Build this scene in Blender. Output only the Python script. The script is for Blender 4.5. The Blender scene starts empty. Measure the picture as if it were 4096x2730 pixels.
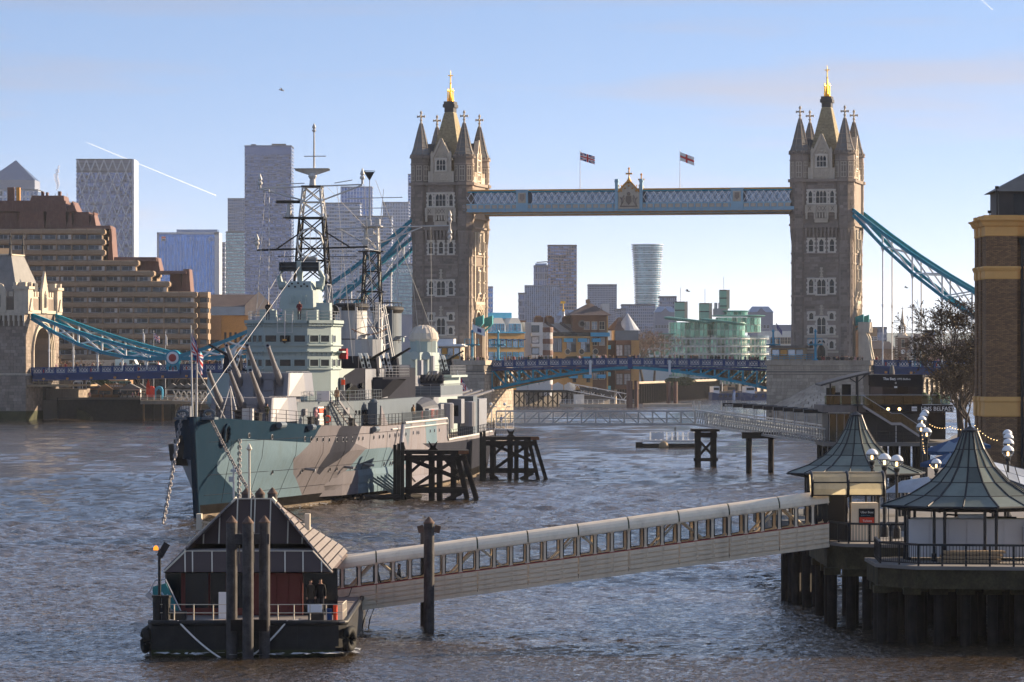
import bpy,bmesh,math,random
import numpy as np
from mathutils import Vector,Matrix
random.seed(7)
R=math.radians
F,HC,HY=16300.0,13.2,1445.0
def at(px,py,Y):
    return Vector(((px-2048)/F*Y,Y,HC-(py-HY)/F*Y))
def zat(py,Y):return HC-(py-HY)/F*Y
def xat(px,Y):return (px-2048)/F*Y
SC=bpy.context.scene
COL=SC.collection
# ------------------------------------------------------------------ camera, sky, sun, exposure
cam=bpy.data.objects.new('camera',bpy.data.cameras.new('camera'));COL.objects.link(cam)
cam.location=(0,0,HC);cam.rotation_euler=(R(90),0,0)
cam.data.sensor_width=36;cam.data.lens=F/4096*36;cam.data.shift_y=80/4096
cam.data.clip_start=1;cam.data.clip_end=40000
SC.camera=cam
SUN_AZ,SUN_EL=R(63),R(18);SKY_LOW,SKY_TOP,HAZE=.045,1.05,.000036
w=bpy.data.worlds.new('World');SC.world=w;w.use_nodes=True
nt=w.node_tree;nt.nodes.clear()
def N(t,**k):
    n=nt.nodes.new(t)
    for a,b in k.items():setattr(n,a,b)
    return n
out=N('ShaderNodeOutputWorld');bg=N('ShaderNodeBackground');bg.inputs[1].default_value=0.103
sky=N('ShaderNodeTexSky',sky_type='NISHITA',sun_disc=False,sun_elevation=SUN_EL,sun_rotation=SUN_AZ,air_density=1.0,dust_density=0.3,ozone_density=3.0,altitude=0)
tc=N('ShaderNodeTexCoord')
sx=N('ShaderNodeSeparateXYZ');nt.links.new(tc.outputs['Generated'],sx.inputs[0])
def mth(op,a,b=None):
    n=N('ShaderNodeMath',operation=op)
    for i,v in enumerate((a,b)):
        if v is None:continue
        if isinstance(v,(int,float)):n.inputs[i].default_value=v
        else:nt.links.new(v,n.inputs[i])
    return n.outputs[0]
hz_=mth('MULTIPLY',mth('SUBTRACT',1.0,mth('EXPONENT',mth('MULTIPLY',mth('MAXIMUM',sx.outputs[2],0.0),-6.5))),SKY_TOP)
hx=N('ShaderNodeCombineXYZ');nt.links.new(sx.outputs[0],hx.inputs[0]);nt.links.new(sx.outputs[1],hx.inputs[1])
hn=N('ShaderNodeVectorMath',operation='NORMALIZE');nt.links.new(hx.outputs[0],hn.inputs[0])
hv=N('ShaderNodeCombineXYZ');nt.links.new(mth('ADD',hz_,SKY_LOW),hv.inputs[2])
nrm=N('ShaderNodeVectorMath',operation='ADD');nt.links.new(hn.outputs[0],nrm.inputs[0]);nt.links.new(hv.outputs[0],nrm.inputs[1])
nr2=N('ShaderNodeVectorMath',operation='NORMALIZE');nt.links.new(nrm.outputs[0],nr2.inputs[0]);nt.links.new(nr2.outputs[0],sky.inputs[0])
mp2=N('ShaderNodeMapping');mp2.inputs['Scale'].default_value=(3.2,3.2,30);mp2.inputs['Rotation'].default_value=(0,R(4),0);nt.links.new(tc.outputs['Generated'],mp2.inputs[0])
no=N('ShaderNodeTexNoise');no.inputs['Scale'].default_value=1.7;no.inputs['Detail'].default_value=7;no.inputs['Roughness'].default_value=.55;nt.links.new(mp2.outputs[0],no.inputs[0])
rp=N('ShaderNodeValToRGB');rp.color_ramp.elements[0].position=.40;rp.color_ramp.elements[1].position=.68;nt.links.new(no.outputs[0],rp.inputs[0])
bw=N('ShaderNodeRGBToBW');nt.links.new(sky.outputs[0],bw.inputs[0])
cl=N('ShaderNodeVectorMath',operation='SCALE');cl.inputs[0].default_value=(1.12,1.0,1.04);nt.links.new(bw.outputs[0],cl.inputs['Scale'])
mm=N('ShaderNodeMath',operation='MULTIPLY');mm.inputs[1].default_value=.75;nt.links.new(rp.outputs[0],mm.inputs[0])
mx=N('ShaderNodeMix',data_type='RGBA');low=mth('MULTIPLY',mth('EXPONENT',mth('MULTIPLY',mth('MAXIMUM',sx.outputs[2],0.0),-24.0)),.72);nt.links.new(mth('MAXIMUM',mm.outputs[0],low),mx.inputs[0]);nt.links.new(sky.outputs[0],mx.inputs[6]);nt.links.new(cl.outputs[0],mx.inputs[7])
hs=N('ShaderNodeHueSaturation');hs.inputs['Saturation'].default_value=.93;nt.links.new(mx.outputs[2],hs.inputs['Color'])
nt.links.new(hs.outputs[0],bg.inputs[0]);nt.links.new(bg.outputs[0],out.inputs[0])
sun=bpy.data.objects.new('sun',bpy.data.lights.new('sun','SUN'));COL.objects.link(sun)
sun.data.energy=4.4;sun.data.angle=R(.5);sun.data.color=(1,.79,.54)
sdir=Vector((math.sin(SUN_AZ)*math.cos(SUN_EL),math.cos(SUN_AZ)*math.cos(SUN_EL),math.sin(SUN_EL)))
sun.rotation_euler=sdir.to_track_quat('Z','Y').to_euler()
sun.location=(200,100,200)
SC.view_settings.view_transform='Standard';SC.view_settings.look='None'
SC.view_settings.exposure=1.4;SC.view_settings.gamma=1.0;SC.view_settings.use_curve_mapping=False
SC.cycles.max_bounces=6;SC.cycles.transparent_max_bounces=16;SC.cycles.volume_bounces=0
SC.cycles.use_denoising=True
# ------------------------------------------------------------------ materials
MATS={}
def M(name,col,rough=.65,metal=0.,var=.18,scale=.6,bump=0.,rnd=0.,streak=0.,objcol=False,spec=.22,dark=None,grime=0.,emit=None,bscale=6.,fine=0.):
    m=bpy.data.materials.new(name);m.use_nodes=True;t=m.node_tree;nd=t.nodes;L=t.links.new
    b=nd['Principled BSDF'];b.inputs['Roughness'].default_value=rough;b.inputs['Metallic'].default_value=metal
    b.inputs['Specular IOR Level'].default_value=spec
    geo=nd.new('ShaderNodeNewGeometry')
    if objcol:
        oi0=nd.new('ShaderNodeObjectInfo');cur=oi0.outputs['Color']
    else:
        rgb=nd.new('ShaderNodeRGB');rgb.outputs[0].default_value=(*col,1);cur=rgb.outputs[0]
    def noise(sc,det,vec=None,rgh=.6):
        n=nd.new('ShaderNodeTexNoise');n.inputs['Scale'].default_value=sc;n.inputs['Detail'].default_value=det;n.inputs['Roughness'].default_value=rgh
        L(vec or geo.outputs['Position'],n.inputs['Vector']);return n.outputs[0]
    def math_(op,a,b_=None,c=None):
        n=nd.new('ShaderNodeMath');n.operation=op
        for i,v in enumerate((a,b_,c)):
            if v is None:continue
            if isinstance(v,(int,float)):n.inputs[i].default_value=v
            else:L(v,n.inputs[i])
        return n.outputs[0]
    def scale_by(color,fac):
        n=nd.new('ShaderNodeVectorMath');n.operation='SCALE';L(color,n.inputs[0]);L(fac,n.inputs['Scale']);return n.outputs[0]
    if var:
        cur=scale_by(cur,math_('MULTIPLY_ADD',math_('SUBTRACT',noise(scale,5),.5),var*4,1.0))
    if fine:
        cur=scale_by(cur,math_('MULTIPLY_ADD',math_('SUBTRACT',noise(scale*9,3),.5),fine*4,1.0))
    if rnd:
        oi=nd.new('ShaderNodeObjectInfo')
        r=math_('FRACT',math_('ADD',oi.outputs['Random'],geo.outputs['Random Per Island']))
        cur=scale_by(cur,math_('MULTIPLY_ADD',math_('SUBTRACT',r,.5),rnd*2,1.0))
    if streak or grime:
        mpn=nd.new('ShaderNodeMapping');mpn.inputs['Scale'].default_value=(1.6,1.6,.12);L(geo.outputs['Position'],mpn.inputs[0])
        s=noise(1.0,5,mpn.outputs[0],.65)
        rmp=nd.new('ShaderNodeValToRGB');rmp.color_ramp.elements[0].position=.5;rmp.color_ramp.elements[1].position=.75;L(s,rmp.inputs[0])
        mixn=nd.new('ShaderNodeMix');mixn.data_type='RGBA';L(math_('MULTIPLY',rmp.outputs[0],max(streak,grime)),mixn.inputs[0]);L(cur,mixn.inputs[6])
        d=dark or tuple(c*.35 for c in col);mixn.inputs[7].default_value=(*d,1);cur=mixn.outputs[2]
    L(cur,b.inputs['Base Color'])
    if bump:
        bn=nd.new('ShaderNodeBump');bn.inputs['Strength'].default_value=bump;bn.inputs['Distance'].default_value=.05
        L(noise(bscale,4),bn.inputs['Height']);L(bn.outputs[0],b.inputs['Normal'])
    if emit:
        b.inputs['Emission Color'].default_value=(*emit[0],1);b.inputs['Emission Strength'].default_value=emit[1]
    MATS[name]=m;return m
def MG(name,tint=(.8,.9,.88),gloss=.12,alpha=.8):
    """thin clear pane: tinted see-through with a mirror share"""
    m=bpy.data.materials.new(name);m.use_nodes=True;t=m.node_tree;nd=t.nodes;L=t.links.new
    nd.remove(nd['Principled BSDF']);o=nd['Material Output']
    tr=nd.new('ShaderNodeBsdfTransparent');tr.inputs[0].default_value=(*[c*alpha for c in tint],1)
    gl=nd.new('ShaderNodeBsdfGlossy');gl.inputs['Roughness'].default_value=.06;gl.inputs[0].default_value=(.9,.95,1,1)
    lw=nd.new('ShaderNodeLayerWeight');lw.inputs[0].default_value=.25
    ma=nd.new('ShaderNodeMath');ma.operation='MULTIPLY_ADD';L(lw.outputs['Fresnel'],ma.inputs[0]);ma.inputs[1].default_value=.8;ma.inputs[2].default_value=gloss
    mi=nd.new('ShaderNodeMixShader');L(ma.outputs[0],mi.inputs[0]);L(tr.outputs[0],mi.inputs[1]);L(gl.outputs[0],mi.inputs[2]);L(mi.outputs[0],o.inputs[0])
    MATS[name]=m;return m

M('stone',(0.265,0.215,0.180),.85,var=.16,scale=.35,rnd=.26,streak=.3,dark=(.15,.13,.12),fine=.1)
M('stone_ground',(.17,.15,.135),.9,var=.15,scale=.4)
M('stone_pier',(.40,.335,.27),.85,var=.18,scale=.3,rnd=.2,streak=.4,dark=(.14,.12,.1),fine=.1)
M('stone_light',(.52,.445,.355),.8,var=.15,scale=.8,streak=.25,dark=(.2,.17,.15))
M('stone_trim',(.66,.59,.50),.8,var=.12,scale=.8)
M('stone_algae',(.045,.05,.02),.8,var=.5,scale=.5)
M('slate',(.16,.155,.15),.6,var=.2,scale=.8,rnd=.25)
M('roof_stone',(.30,.25,.155),.7,var=.2,scale=.8,rnd=.2)
M('slate_dark',(.06,.058,.06),.6,var=.2)
M('gold',(.95,.55,.08),.35,metal=.9,var=.05)
M('black_iron',(.012,.012,.013),.45,var=.1)
M('bridge_blue',(0.040,0.270,0.420),.4,var=.1,fine=.05)
M('bridge_pale',(0.270,0.440,0.550),.45,var=.1)
M('bridge_navy',(0.015,0.055,0.180),.5,spec=.1,var=.12)
M('chain_blue',(0.008,0.270,0.390),.5,spec=.1,var=.15)
M('white_paint',(.74,.74,.74),.45,var=.08,streak=.12,dark=(.35,.3,.26))
M('cream_paint',(0.860,0.710,0.520),.5,var=.07,streak=.4,dark=(.33,.25,.17))
M('red_paint',(.35,.03,.03),.4,var=.1)
M('lattice_white',(.70,.68,.68),.5,var=.1)
M('tan_steel',(.35,.25,.15),.6,var=.2)
M('orange_gilt',(.55,.27,.06),.45,metal=.3,var=.15)
M('window_dark',(.012,.014,.018),.12,var=.3,scale=.8,rnd=.4)
M('pane_sky',(.16,.19,.24),.12,metal=.55,var=.2,rnd=.55)
M('concrete',(0.290,0.215,0.150),.85,var=.1,scale=.3,fine=.08,streak=.3,dark=(.13,.095,.07))
M('copper_brown',(.155,.08,.062),.6,var=.2,scale=1.2,streak=.35,dark=(.28,.2,.17))
M('curtain',(.42,.42,.43),.5,var=.35,scale=1.5,rnd=.5)
M('hotel_glass',(.035,.045,.06),.1,var=.8,scale=.5,rnd=.6,metal=.2)

M('ship_teal',(0.014,0.031,0.052),.6,spec=.0,var=.12,scale=.25,fine=.05,streak=.2,dark=(.03,.045,.05))
M('ship_aqua',(0.118,0.175,0.215),.6,spec=.03,var=.09,scale=.25,fine=.05,streak=.3,dark=(.09,.10,.09))
M('ship_brown',(0.135,0.127,0.140),.6,spec=.0,var=.1,scale=.25,fine=.05,streak=.35,dark=(.09,.07,.06))
M('ship_dark',(0.032,0.034,0.045),.6,spec=.0,var=.12,scale=.25,fine=.05,streak=.2,dark=(.06,.05,.05))
M('ship_pale',(0.200,0.190,0.210),.6,spec=.03,var=.1,scale=.25,fine=.05,streak=.45,dark=(.13,.085,.055))
M('ship_boot',(.012,.011,.011),.7,spec=.0,var=.3)
M('ship_weed',(.13,.10,.07),.8,var=.5,scale=.8)
M('ship_green',(0.320,0.385,0.375),.5,var=.08,scale=.4,streak=.25,dark=(.3,.33,.28))
M('ship_grey',(0.230,0.240,0.270),.42,var=.1,scale=.4,streak=.3,dark=(.22,.2,.19))
M('ship_bluegrey',(0.100,0.125,0.150),.45,var=.12,scale=.4,streak=.25,dark=(.06,.06,.065))
M('turret_grey',(0.185,0.187,0.210),.38,var=.09,scale=.4,fine=.04,streak=.2,dark=(.28,.25,.24))
M('gun_steel',(0.240,0.235,0.250),.35,var=.1)
M('ship_white',(0.500,0.500,0.490),.45,var=.1,streak=.4,dark=(.36,.2,.11))
M('funnel_cap',(.03,.027,.026),.6,var=.2)
M('canvas',(.55,.49,.42),.8,var=.1)
M('canvas_dark',(.05,.055,.07),.6,var=.2)
M('deck_wood',(.16,.13,.11),.8,var=.2)
M('bracket_teal',(.03,.24,.26),.5,var=.1)
M('chain_steel',(0.260,0.240,0.235),.5,metal=.3,var=.25,scale=4,streak=.0)
M('rust',(.20,.09,.045),.8,var=.4,scale=2)

M('timber_black',(.016,.013,.012),.8,spec=.2,var=.6,scale=1.5,fine=.2)
M('timber_wet',(.02,.02,.016),.5,var=.6,scale=1.5)
M('pile_steel',(.055,.05,.05),.55,var=.6,scale=2.5,fine=.25)
M('pile_cap',(.12,.075,.055),.7,var=.5,scale=4)
M('barge_black',(.022,.021,.021),.5,var=.5,scale=1.8,fine=.2)
M('mesh_dark',(0.070,0.047,0.043),.65,var=.1,scale=1)
M('strip_cream',(.62,.55,.44),.5,var=.1)
M('red_panel',(.155,.04,.035),.5,var=.12)
M('roof_felt',(.20,.175,.165),.8,var=.2,scale=1.5)
M('tyre',(.012,.012,.012),.75,var=.3)
M('rope',(0.800,0.780,0.740),.8,var=.15,scale=8)
M('teal_paint',(.03,.20,.23),.5,var=.1)
M('grey_metal',(.40,.41,.43),.4,metal=.5,var=.12)
M('dark_metal',(.02,.021,.024),.4,var=.15)
M('conc_algae',(0.060,0.050,0.028),.9,var=.6,scale=.9,fine=.3,streak=.5,dark=(.03,.028,.02))
M('paving',(.20,.185,.17),.85,var=.15)
M('box_white',(.62,.60,.60),.45,var=.05)
M('brick_dark',(.17,.10,.055),.85,var=.12,scale=.5)
M('ochre_stone',(0.700,0.400,0.140),.7,var=.1,scale=.5,streak=.12,dark=(.34,.2,.09))
M('sign_black',(.008,.009,.014),.35,var=.1)
M('globe_white',(.78,.78,.78),.35,var=.06)
M('sign_white',(.8,.8,.8),.5,var=0)
M('sign_red',(.62,.06,.03),.5,var=0)
M('sign_cyan',(.1,.35,.5),.5,var=0)
M('life_orange',(.75,.07,.02),.5,var=.05)
M('skin',(.45,.27,.19),.6,var=.05)
M('hair',(.03,.02,.015),.6,var=.1)
M('coat',(.1,.1,.1),.8,objcol=True,var=.1,scale=4)
M('trousers',(.02,.022,.03),.8,var=.1)
M('leaf_brown',(.10,.065,.025),.8,var=.3,scale=2,rnd=.5)
M('bark',(.065,.05,.04),.9,var=.3,scale=2)
M('twig',(.05,.036,.028),.9,var=.3,scale=2)
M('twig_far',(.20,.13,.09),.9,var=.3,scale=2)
M('hedge',(.05,.075,.03),.8,var=.4,scale=1.5,rnd=.3)
M('earth',(.16,.14,.12),.9,var=.2,scale=.05)
M('asphalt',(.05,.05,.05),.9,var=.1)
M('flag_red',(.55,.02,.03),.7,var=.05)
M('flag_white',(.78,.78,.78),.7,var=.05)
M('flag_blue',(.015,.03,.17),.7,var=.05)
M('lamp_glow',(1,.6,.2),.5,var=0,emit=((1,.62,.25),2.2))
M('amber',(.9,.25,.03),.4,var=0,emit=((1,.3,.02),.6))
MG('clear_glass',(.96,.98,.98),.03,.97);MG('green_glass',(.6,.78,.72),.05,.8);MG('globe_glass',(.92,.95,1),.06,.95)
def Mpane(name,col,trans=.35):
    m=M(name,col,.3,var=.14,scale=1.6,rnd=.3,spec=.25,streak=.3,dark=tuple(c*.6 for c in col))
    nd=m.node_tree.nodes;L=m.node_tree.links.new;b=nd['Principled BSDF']
    t=nd.new('ShaderNodeBsdfTranslucent');mi=nd.new('ShaderNodeMixShader');mi.inputs[0].default_value=trans
    L(b.inputs['Base Color'].links[0].from_socket,t.inputs[0]);L(b.outputs[0],mi.inputs[1]);L(t.outputs[0],mi.inputs[2]);L(mi.outputs[0],nd['Material Output'].inputs[0])
Mpane('kiosk_glass',(0.290,0.325,0.290),.5);Mpane('awning_glass',(.60,.53,.36),.5);Mpane('awning_white',(.55,.60,.68),.3)
# ------------------------------------------------------------------ mesh builder
class MB:
    def __init__(s):s.v=[];s.f=[];s.m=[];s.p=[]
    def add(s,vs,fs,m=0):
        o=len(s.v);s.p.append((o,len(s.f)));s.v.extend(tuple(v)for v in vs)
        for f in fs:s.f.append(tuple(i+o for i in f));s.m.append(m)
        return s
    def bx(s,x0,x1,y0,y1,z0,z1,m=0):
        return s.add([(x0,y0,z0),(x1,y0,z0),(x1,y1,z0),(x0,y1,z0),(x0,y0,z1),(x1,y0,z1),(x1,y1,z1),(x0,y1,z1)],
                     [(0,3,2,1),(4,5,6,7),(0,1,5,4),(1,2,6,5),(2,3,7,6),(3,0,4,7)],m)
    def box(s,c,d,rz=0,m=0):
        cs,sn=math.cos(rz),math.sin(rz);vs=[]
        for z in (-1,1):
            for x,y in ((-1,-1),(1,-1),(1,1),(-1,1)):
                a,b=x*d[0]/2,y*d[1]/2
                vs.append((c[0]+a*cs-b*sn,c[1]+a*sn+b*cs,c[2]+z*d[2]/2))
        return s.add(vs,[(0,3,2,1),(4,5,6,7),(0,1,5,4),(1,2,6,5),(2,3,7,6),(3,0,4,7)],m)
    def beam(s,p,q,w,h=None,up=(0,0,1),m=0):
        p,q=Vector(p),Vector(q);h=h or w;d=(q-p)
        if d.length<1e-6:return s
        d.normalize();up=Vector(up)
        if abs(d.dot(up))>.98:up=Vector((0,1,0))if abs(d.y)<.9 else Vector((1,0,0))
        a=d.cross(up).normalized();b=a.cross(d)
        vs=[]
        for e in (p,q):
            for i,j in ((-1,-1),(1,-1),(1,1),(-1,1)):vs.append(e+a*(i*w/2)+b*(j*h/2))
        return s.add(vs,[(0,3,2,1),(4,5,6,7),(0,1,5,4),(1,2,6,5),(2,3,7,6),(3,0,4,7)],m)
    def tube(s,p,q,r0,r1=None,n=8,m=0,caps=True):
        p,q=Vector(p),Vector(q);r1=r0 if r1 is None else r1;d=(q-p)
        if d.length<1e-6:return s
        d.normalize();up=Vector((0,0,1))if abs(d.z)<.95 else Vector((1,0,0))
        a=d.cross(up).normalized();b=a.cross(d);vs=[]
        for e,r in ((p,r0),(q,r1)):
            for i in range(n):
                t=2*math.pi*i/n;vs.append(e+a*(math.cos(t)*r)+b*(math.sin(t)*r))
        fs=[(i,(i+1)% n,n+(i+1)% n,n+i)for i in range(n)]
        if caps:fs+=[tuple(range(n-1,-1,-1)),tuple(range(n,2*n))]
        return s.add(vs,fs,m)
    def path(s,pts,r,n=6,m=0):
        pts=[Vector(p)for p in pts]
        rings=[]
        for i,p in enumerate(pts):
            d=(pts[min(i+1,len(pts)-1)]-pts[max(i-1,0)]).normalized()
            up=Vector((0,0,1))if abs(d.z)<.95 else Vector((1,0,0))
            a=d.cross(up).normalized();b=a.cross(d);rr=r[i]if isinstance(r,(list,tuple))else r
            rings.append([p+a*(math.cos(2*math.pi*k/n)*rr)+b*(math.sin(2*math.pi*k/n)*rr)for k in range(n)])
        return s.loft(rings,m=m)
    def loft(s,rings,m=0,closed=True,cap0=True,cap1=True):
        n=len(rings[0]);vs=[v for r in rings for v in r];fs=[]
        for i in range(len(rings)-1):
            for j in range(n if closed else n-1):
                k=(j+1)% n;fs.append((i*n+j,i*n+k,(i+1)*n+k,(i+1)*n+j))
        if closed and cap0:fs.append(tuple(range(n-1,-1,-1)))
        if closed and cap1:fs.append(tuple((len(rings)-1)*n+j for j in range(n)))
        return s.add(vs,fs,m)
    def prism(s,poly,z0,z1,m=0,top=None):
        top=top or poly;n=len(poly)
        return s.loft([[(x,y,z0)for x,y in poly],[(x,y,z1)for x,y in top]],m)
    def extr(s,poly,vec,m=0):
        vec=Vector(vec);return s.loft([[Vector(p)for p in poly],[Vector(p)+vec for p in poly]],m)
    def quad(s,*p,m=0):return s.add(p,[tuple(range(len(p)))],m)
    def ring(s,cx,cy,r,n,z,ph=0):return [(cx+r*math.cos(ph+2*math.pi*i/n),cy+r*math.sin(ph+2*math.pi*i/n),z)for i in range(n)]
    def lathe(s,c,prof,n=12,m=0,ph=0):
        return s.loft([s.ring(c[0],c[1],max(r,.001),n,c[2]+z,ph)for r,z in prof],m)
    def sphere(s,c,r,n=12,k=8,m=0,z0=-1,z1=1):
        a0,a1=math.asin(z0),math.asin(z1)
        return s.lathe(c,[(r*math.cos(a0+(a1-a0)*i/k),r*math.sin(a0+(a1-a0)*i/k))for i in range(k+1)],n,m)
    def mesh(s,name,mats,smooth=False):
        me=bpy.data.meshes.new(name);me.from_pydata(s.v,[],s.f)
        if isinstance(mats,str):mats=[mats]
        for a in mats:me.materials.append(MATS[a])
        if len(mats)>1:me.polygons.foreach_set('material_index',s.m)
        if smooth:me.polygons.foreach_set('use_smooth',[True]*len(s.f))
        me.update();return me
    def each(s,name,mats,parent=None,smooth=False):
        P=s.p+[(len(s.v),len(s.f))];r=[]
        for (v0,f0),(v1,f1)in zip(P[:-1],P[1:]):
            k=MB();k.v=s.v[v0:v1];k.f=[tuple(i-v0 for i in f)for f in s.f[f0:f1]];k.m=s.m[f0:f1];r.append(k.build(name,mats,parent,smooth=smooth))
        return r
    def build(s,name,mats,parent=None,loc=None,rz=0,smooth=False,kind=None):
        return put(name,s.mesh(name,mats,smooth),parent,loc,rz,kind)
def put(name,me,parent=None,loc=None,rz=0,kind=None,scale=None,rot=None):
    o=bpy.data.objects.new(name,me);COL.objects.link(o)
    if parent:o.parent=parent
    if loc is not None:o.location=loc
    if rz:o.rotation_euler=(0,0,rz)
    if rot is not None:o.rotation_euler=rot
    if scale is not None:o.scale=scale if hasattr(scale,'__len__')else (scale,)*3
    if kind:o['kind']=kind
    return o
def tag(o,label,cat,group=None):
    o['label']=label;o['category']=cat
    if group:o['group']=group
    return o
def thing(name,label,cat,loc=(0,0,0),rz=0,group=None):
    return tag(put(name,None,None,loc,rz),label,cat,group)
def children(o):return [c for c in COL.objects if c.parent==o]
def copy_tree(root,kids,loc,rz=0,label=None,group=None,scale=None):
    """kids: list of (object, [sub objects])"""
    r=root.copy();COL.objects.link(r);r.location=loc;r.rotation_euler=(0,0,rz)
    if scale:r.scale=(scale,)*3
    if label:r['label']=label
    if group:r['group']=group
    for k,subs in kids:
        c=k.copy();COL.objects.link(c);c.parent=r
        for d in subs:
            e=d.copy();COL.objects.link(e);e.parent=c
    return r
def text(name,body,size,mat,parent,loc,rot=(R(90),0,0),align='LEFT',depth=.01,bold=0.,sx=1.):
    cu=bpy.data.curves.new(name,'FONT');cu.body=body;cu.size=size;cu.align_x=align;cu.extrude=depth;cu.offset=bold;cu.resolution_u=2
    tmp=bpy.data.objects.new(name,cu);COL.objects.link(tmp)
    dg=bpy.context.evaluated_depsgraph_get();me=bpy.data.meshes.new_from_object(tmp.evaluated_get(dg))
    bpy.data.objects.remove(tmp);me.materials.clear();me.materials.append(MATS[mat])
    return put(name,me,parent,loc,0,None,(sx,1,1),rot)
# ------------------------------------------------------------------ river and banks
def water_material():
    m=bpy.data.materials.new('river_water');m.use_nodes=True;t=m.node_tree;nd=t.nodes;L=t.links.new
    b=nd['Principled BSDF'];b.inputs['Roughness'].default_value=.06;b.inputs['IOR'].default_value=1.33
    geo=nd.new('ShaderNodeNewGeometry')
    n0=nd.new('ShaderNodeTexNoise');n0.inputs['Scale'].default_value=.05;n0.inputs['Detail'].default_value=3;L(geo.outputs['Position'],n0.inputs[0])
    r=nd.new('ShaderNodeValToRGB');r.color_ramp.elements[0].color=(.036,.025,.015,1);r.color_ramp.elements[1].color=(.075,.053,.033,1);L(n0.outputs[0],r.inputs[0]);L(r.outputs[0],b.inputs['Base Color'])
    hs=[]
    for sc,st in (((1.0,.55,1),.55),((3.6,2.2,1),.38),((.26,.14,1),.9)):
        mp=nd.new('ShaderNodeMapping');mp.inputs['Scale'].default_value=sc;L(geo.outputs['Position'],mp.inputs[0])
        n=nd.new('ShaderNodeTexNoise');n.inputs['Scale'].default_value=1;n.inputs['Detail'].default_value=4;n.inputs['Roughness'].default_value=.55;n.inputs['Distortion'].default_value=.6;L(mp.outputs[0],n.inputs[0])
        q=nd.new('ShaderNodeMath');q.operation='MULTIPLY';q.inputs[1].default_value=st;L(n.outputs[0],q.inputs[0]);hs.append(q.outputs[0])
    a1=nd.new('ShaderNodeMath');L(hs[0],a1.inputs[0]);L(hs[1],a1.inputs[1]);a2=nd.new('ShaderNodeMath');L(a1.outputs[0],a2.inputs[0]);L(hs[2],a2.inputs[1])
    sl=nd.new('ShaderNodeMapping');sl.inputs['Scale'].default_value=(.035,.014,1);L(geo.outputs['Position'],sl.inputs[0]);ns=nd.new('ShaderNodeTexNoise');ns.inputs['Scale'].default_value=1;ns.inputs['Detail'].default_value=4;ns.inputs['Distortion'].default_value=1;L(sl.outputs[0],ns.inputs[0]);mr=nd.new('ShaderNodeMapRange');mr.inputs[1].default_value=.36;mr.inputs[2].default_value=.6;mr.inputs[3].default_value=.3;mr.inputs[4].default_value=.9;L(ns.outputs[0],mr.inputs[0])
    bp=nd.new('ShaderNodeBump');L(mr.outputs[0],bp.inputs['Strength']);bp.inputs['Distance'].default_value=.75;L(a2.outputs[0],bp.inputs['Height']);L(bp.outputs[0],b.inputs['Normal'])
    MATS['river_water']=m
water_material()
def river():
    rng=np.random.default_rng(3)
    ys=[135.]
    while ys[-1]<1350:ys.append(ys[-1]+.0000076*ys[-1]**2)
    ys=np.array(ys);xs=np.linspace(-1,1,560)
    X=np.outer(.16*ys,xs);Y=np.repeat(ys[:,None],xs.size,1);sp=.0000076*Y*Y
    Z=np.zeros_like(X)
    for i in range(170):
        lam=.55*60**rng.random();k=2*math.pi/lam;th=rng.normal(R(80),R(36));q=lam/sp
        wt=np.clip((q-1.7)/1.6,0,1)*np.clip((6.5-q)/3,0,1)
        th_=th;ph=(X*math.cos(th)+Y*math.sin(th))*k+rng.random()*6.28+.6*np.sin((X*.35*math.sin(th)+Y*.5)/lam+i)
        Z+=wt*.0125*lam**.93*(np.sin(ph)+.28*np.cos(2*ph))
    g=.7+.3*np.sin(X*.05+1.7*np.sin(Y*.021))*np.sin(Y*.037+.4*np.sin(X*.04))
    Z*=g*np.clip(1.55-Y/480,.3,1)
    fade=np.minimum(1,np.minimum((1-np.abs(xs))[None,:]*12,np.minimum((Y-ys[0])/6,(ys[-1]-Y)/150)));Z*=fade
    nr,nc=X.shape
    co=np.stack([X,Y,Z],-1).reshape(-1,3)
    idx=np.arange(nr*nc).reshape(nr,nc)
    q=np.stack([idx[:-1,:-1],idx[:-1,1:],idx[1:,1:],idx[1:,:-1]],-1).reshape(-1,4)

    B=9000.;e=len(co);y0,y1=ys[0],ys[-1];a,b=.16*y0,.16*y1
    extra=np.array([(-B,-200,0),(B,-200,0),(B,y0,0),(-B,y0,0),(-B,y1,0),(B,y1,0),(B,B,0),(-B,B,0)])
    co=np.vstack([co,extra])
    bl,br,tl,tr=idx[0,0],idx[0,-1],idx[-1,0],idx[-1,-1]
    q=np.vstack([q,[(e,e+1,e+2,e+3),(e+3,bl,tl,e+4),(br,e+2,e+5,tr),(e+4,e+5,e+6,e+7)]])
    me=bpy.data.meshes.new('river');me.vertices.add(len(co));me.vertices.foreach_set('co',co.ravel())
    me.loops.add(q.size);me.loops.foreach_set('vertex_index',q.ravel().astype(np.int32))
    me.polygons.add(len(q));me.polygons.foreach_set('loop_start',np.arange(0,q.size,4,dtype=np.int32))
    me.polygons.foreach_set('use_smooth',np.ones(len(q),bool));me.update(calc_edges=True);me.materials.append(MATS['river_water'])
    put('river',me,kind='structure')
river()
NB=[(-3000,905),(-99,905),(-76,915),(-45,935),(-12,1190),(31,1240),(75,1484),(120,1560),(220,1750),(420,1950),(5000,2300),(9000,12000),(-9000,12000)]
SB=[(44,-60),(32,190),(26,236),(29,300),(34,345),(49.5,462),(56,520),(72,620),(112,780),(152,850),(180,1000),(260,1500),(520,2050),(5000,2350),(5000,-60)]
mb=MB();mb.prism(NB,-3,4.6);mb.build('ground','earth',kind='structure')
mb=MB();mb.prism([(x,y)for x,y in SB],-3,3.55);mb.build('quay_ground','paving',kind='structure')

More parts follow.
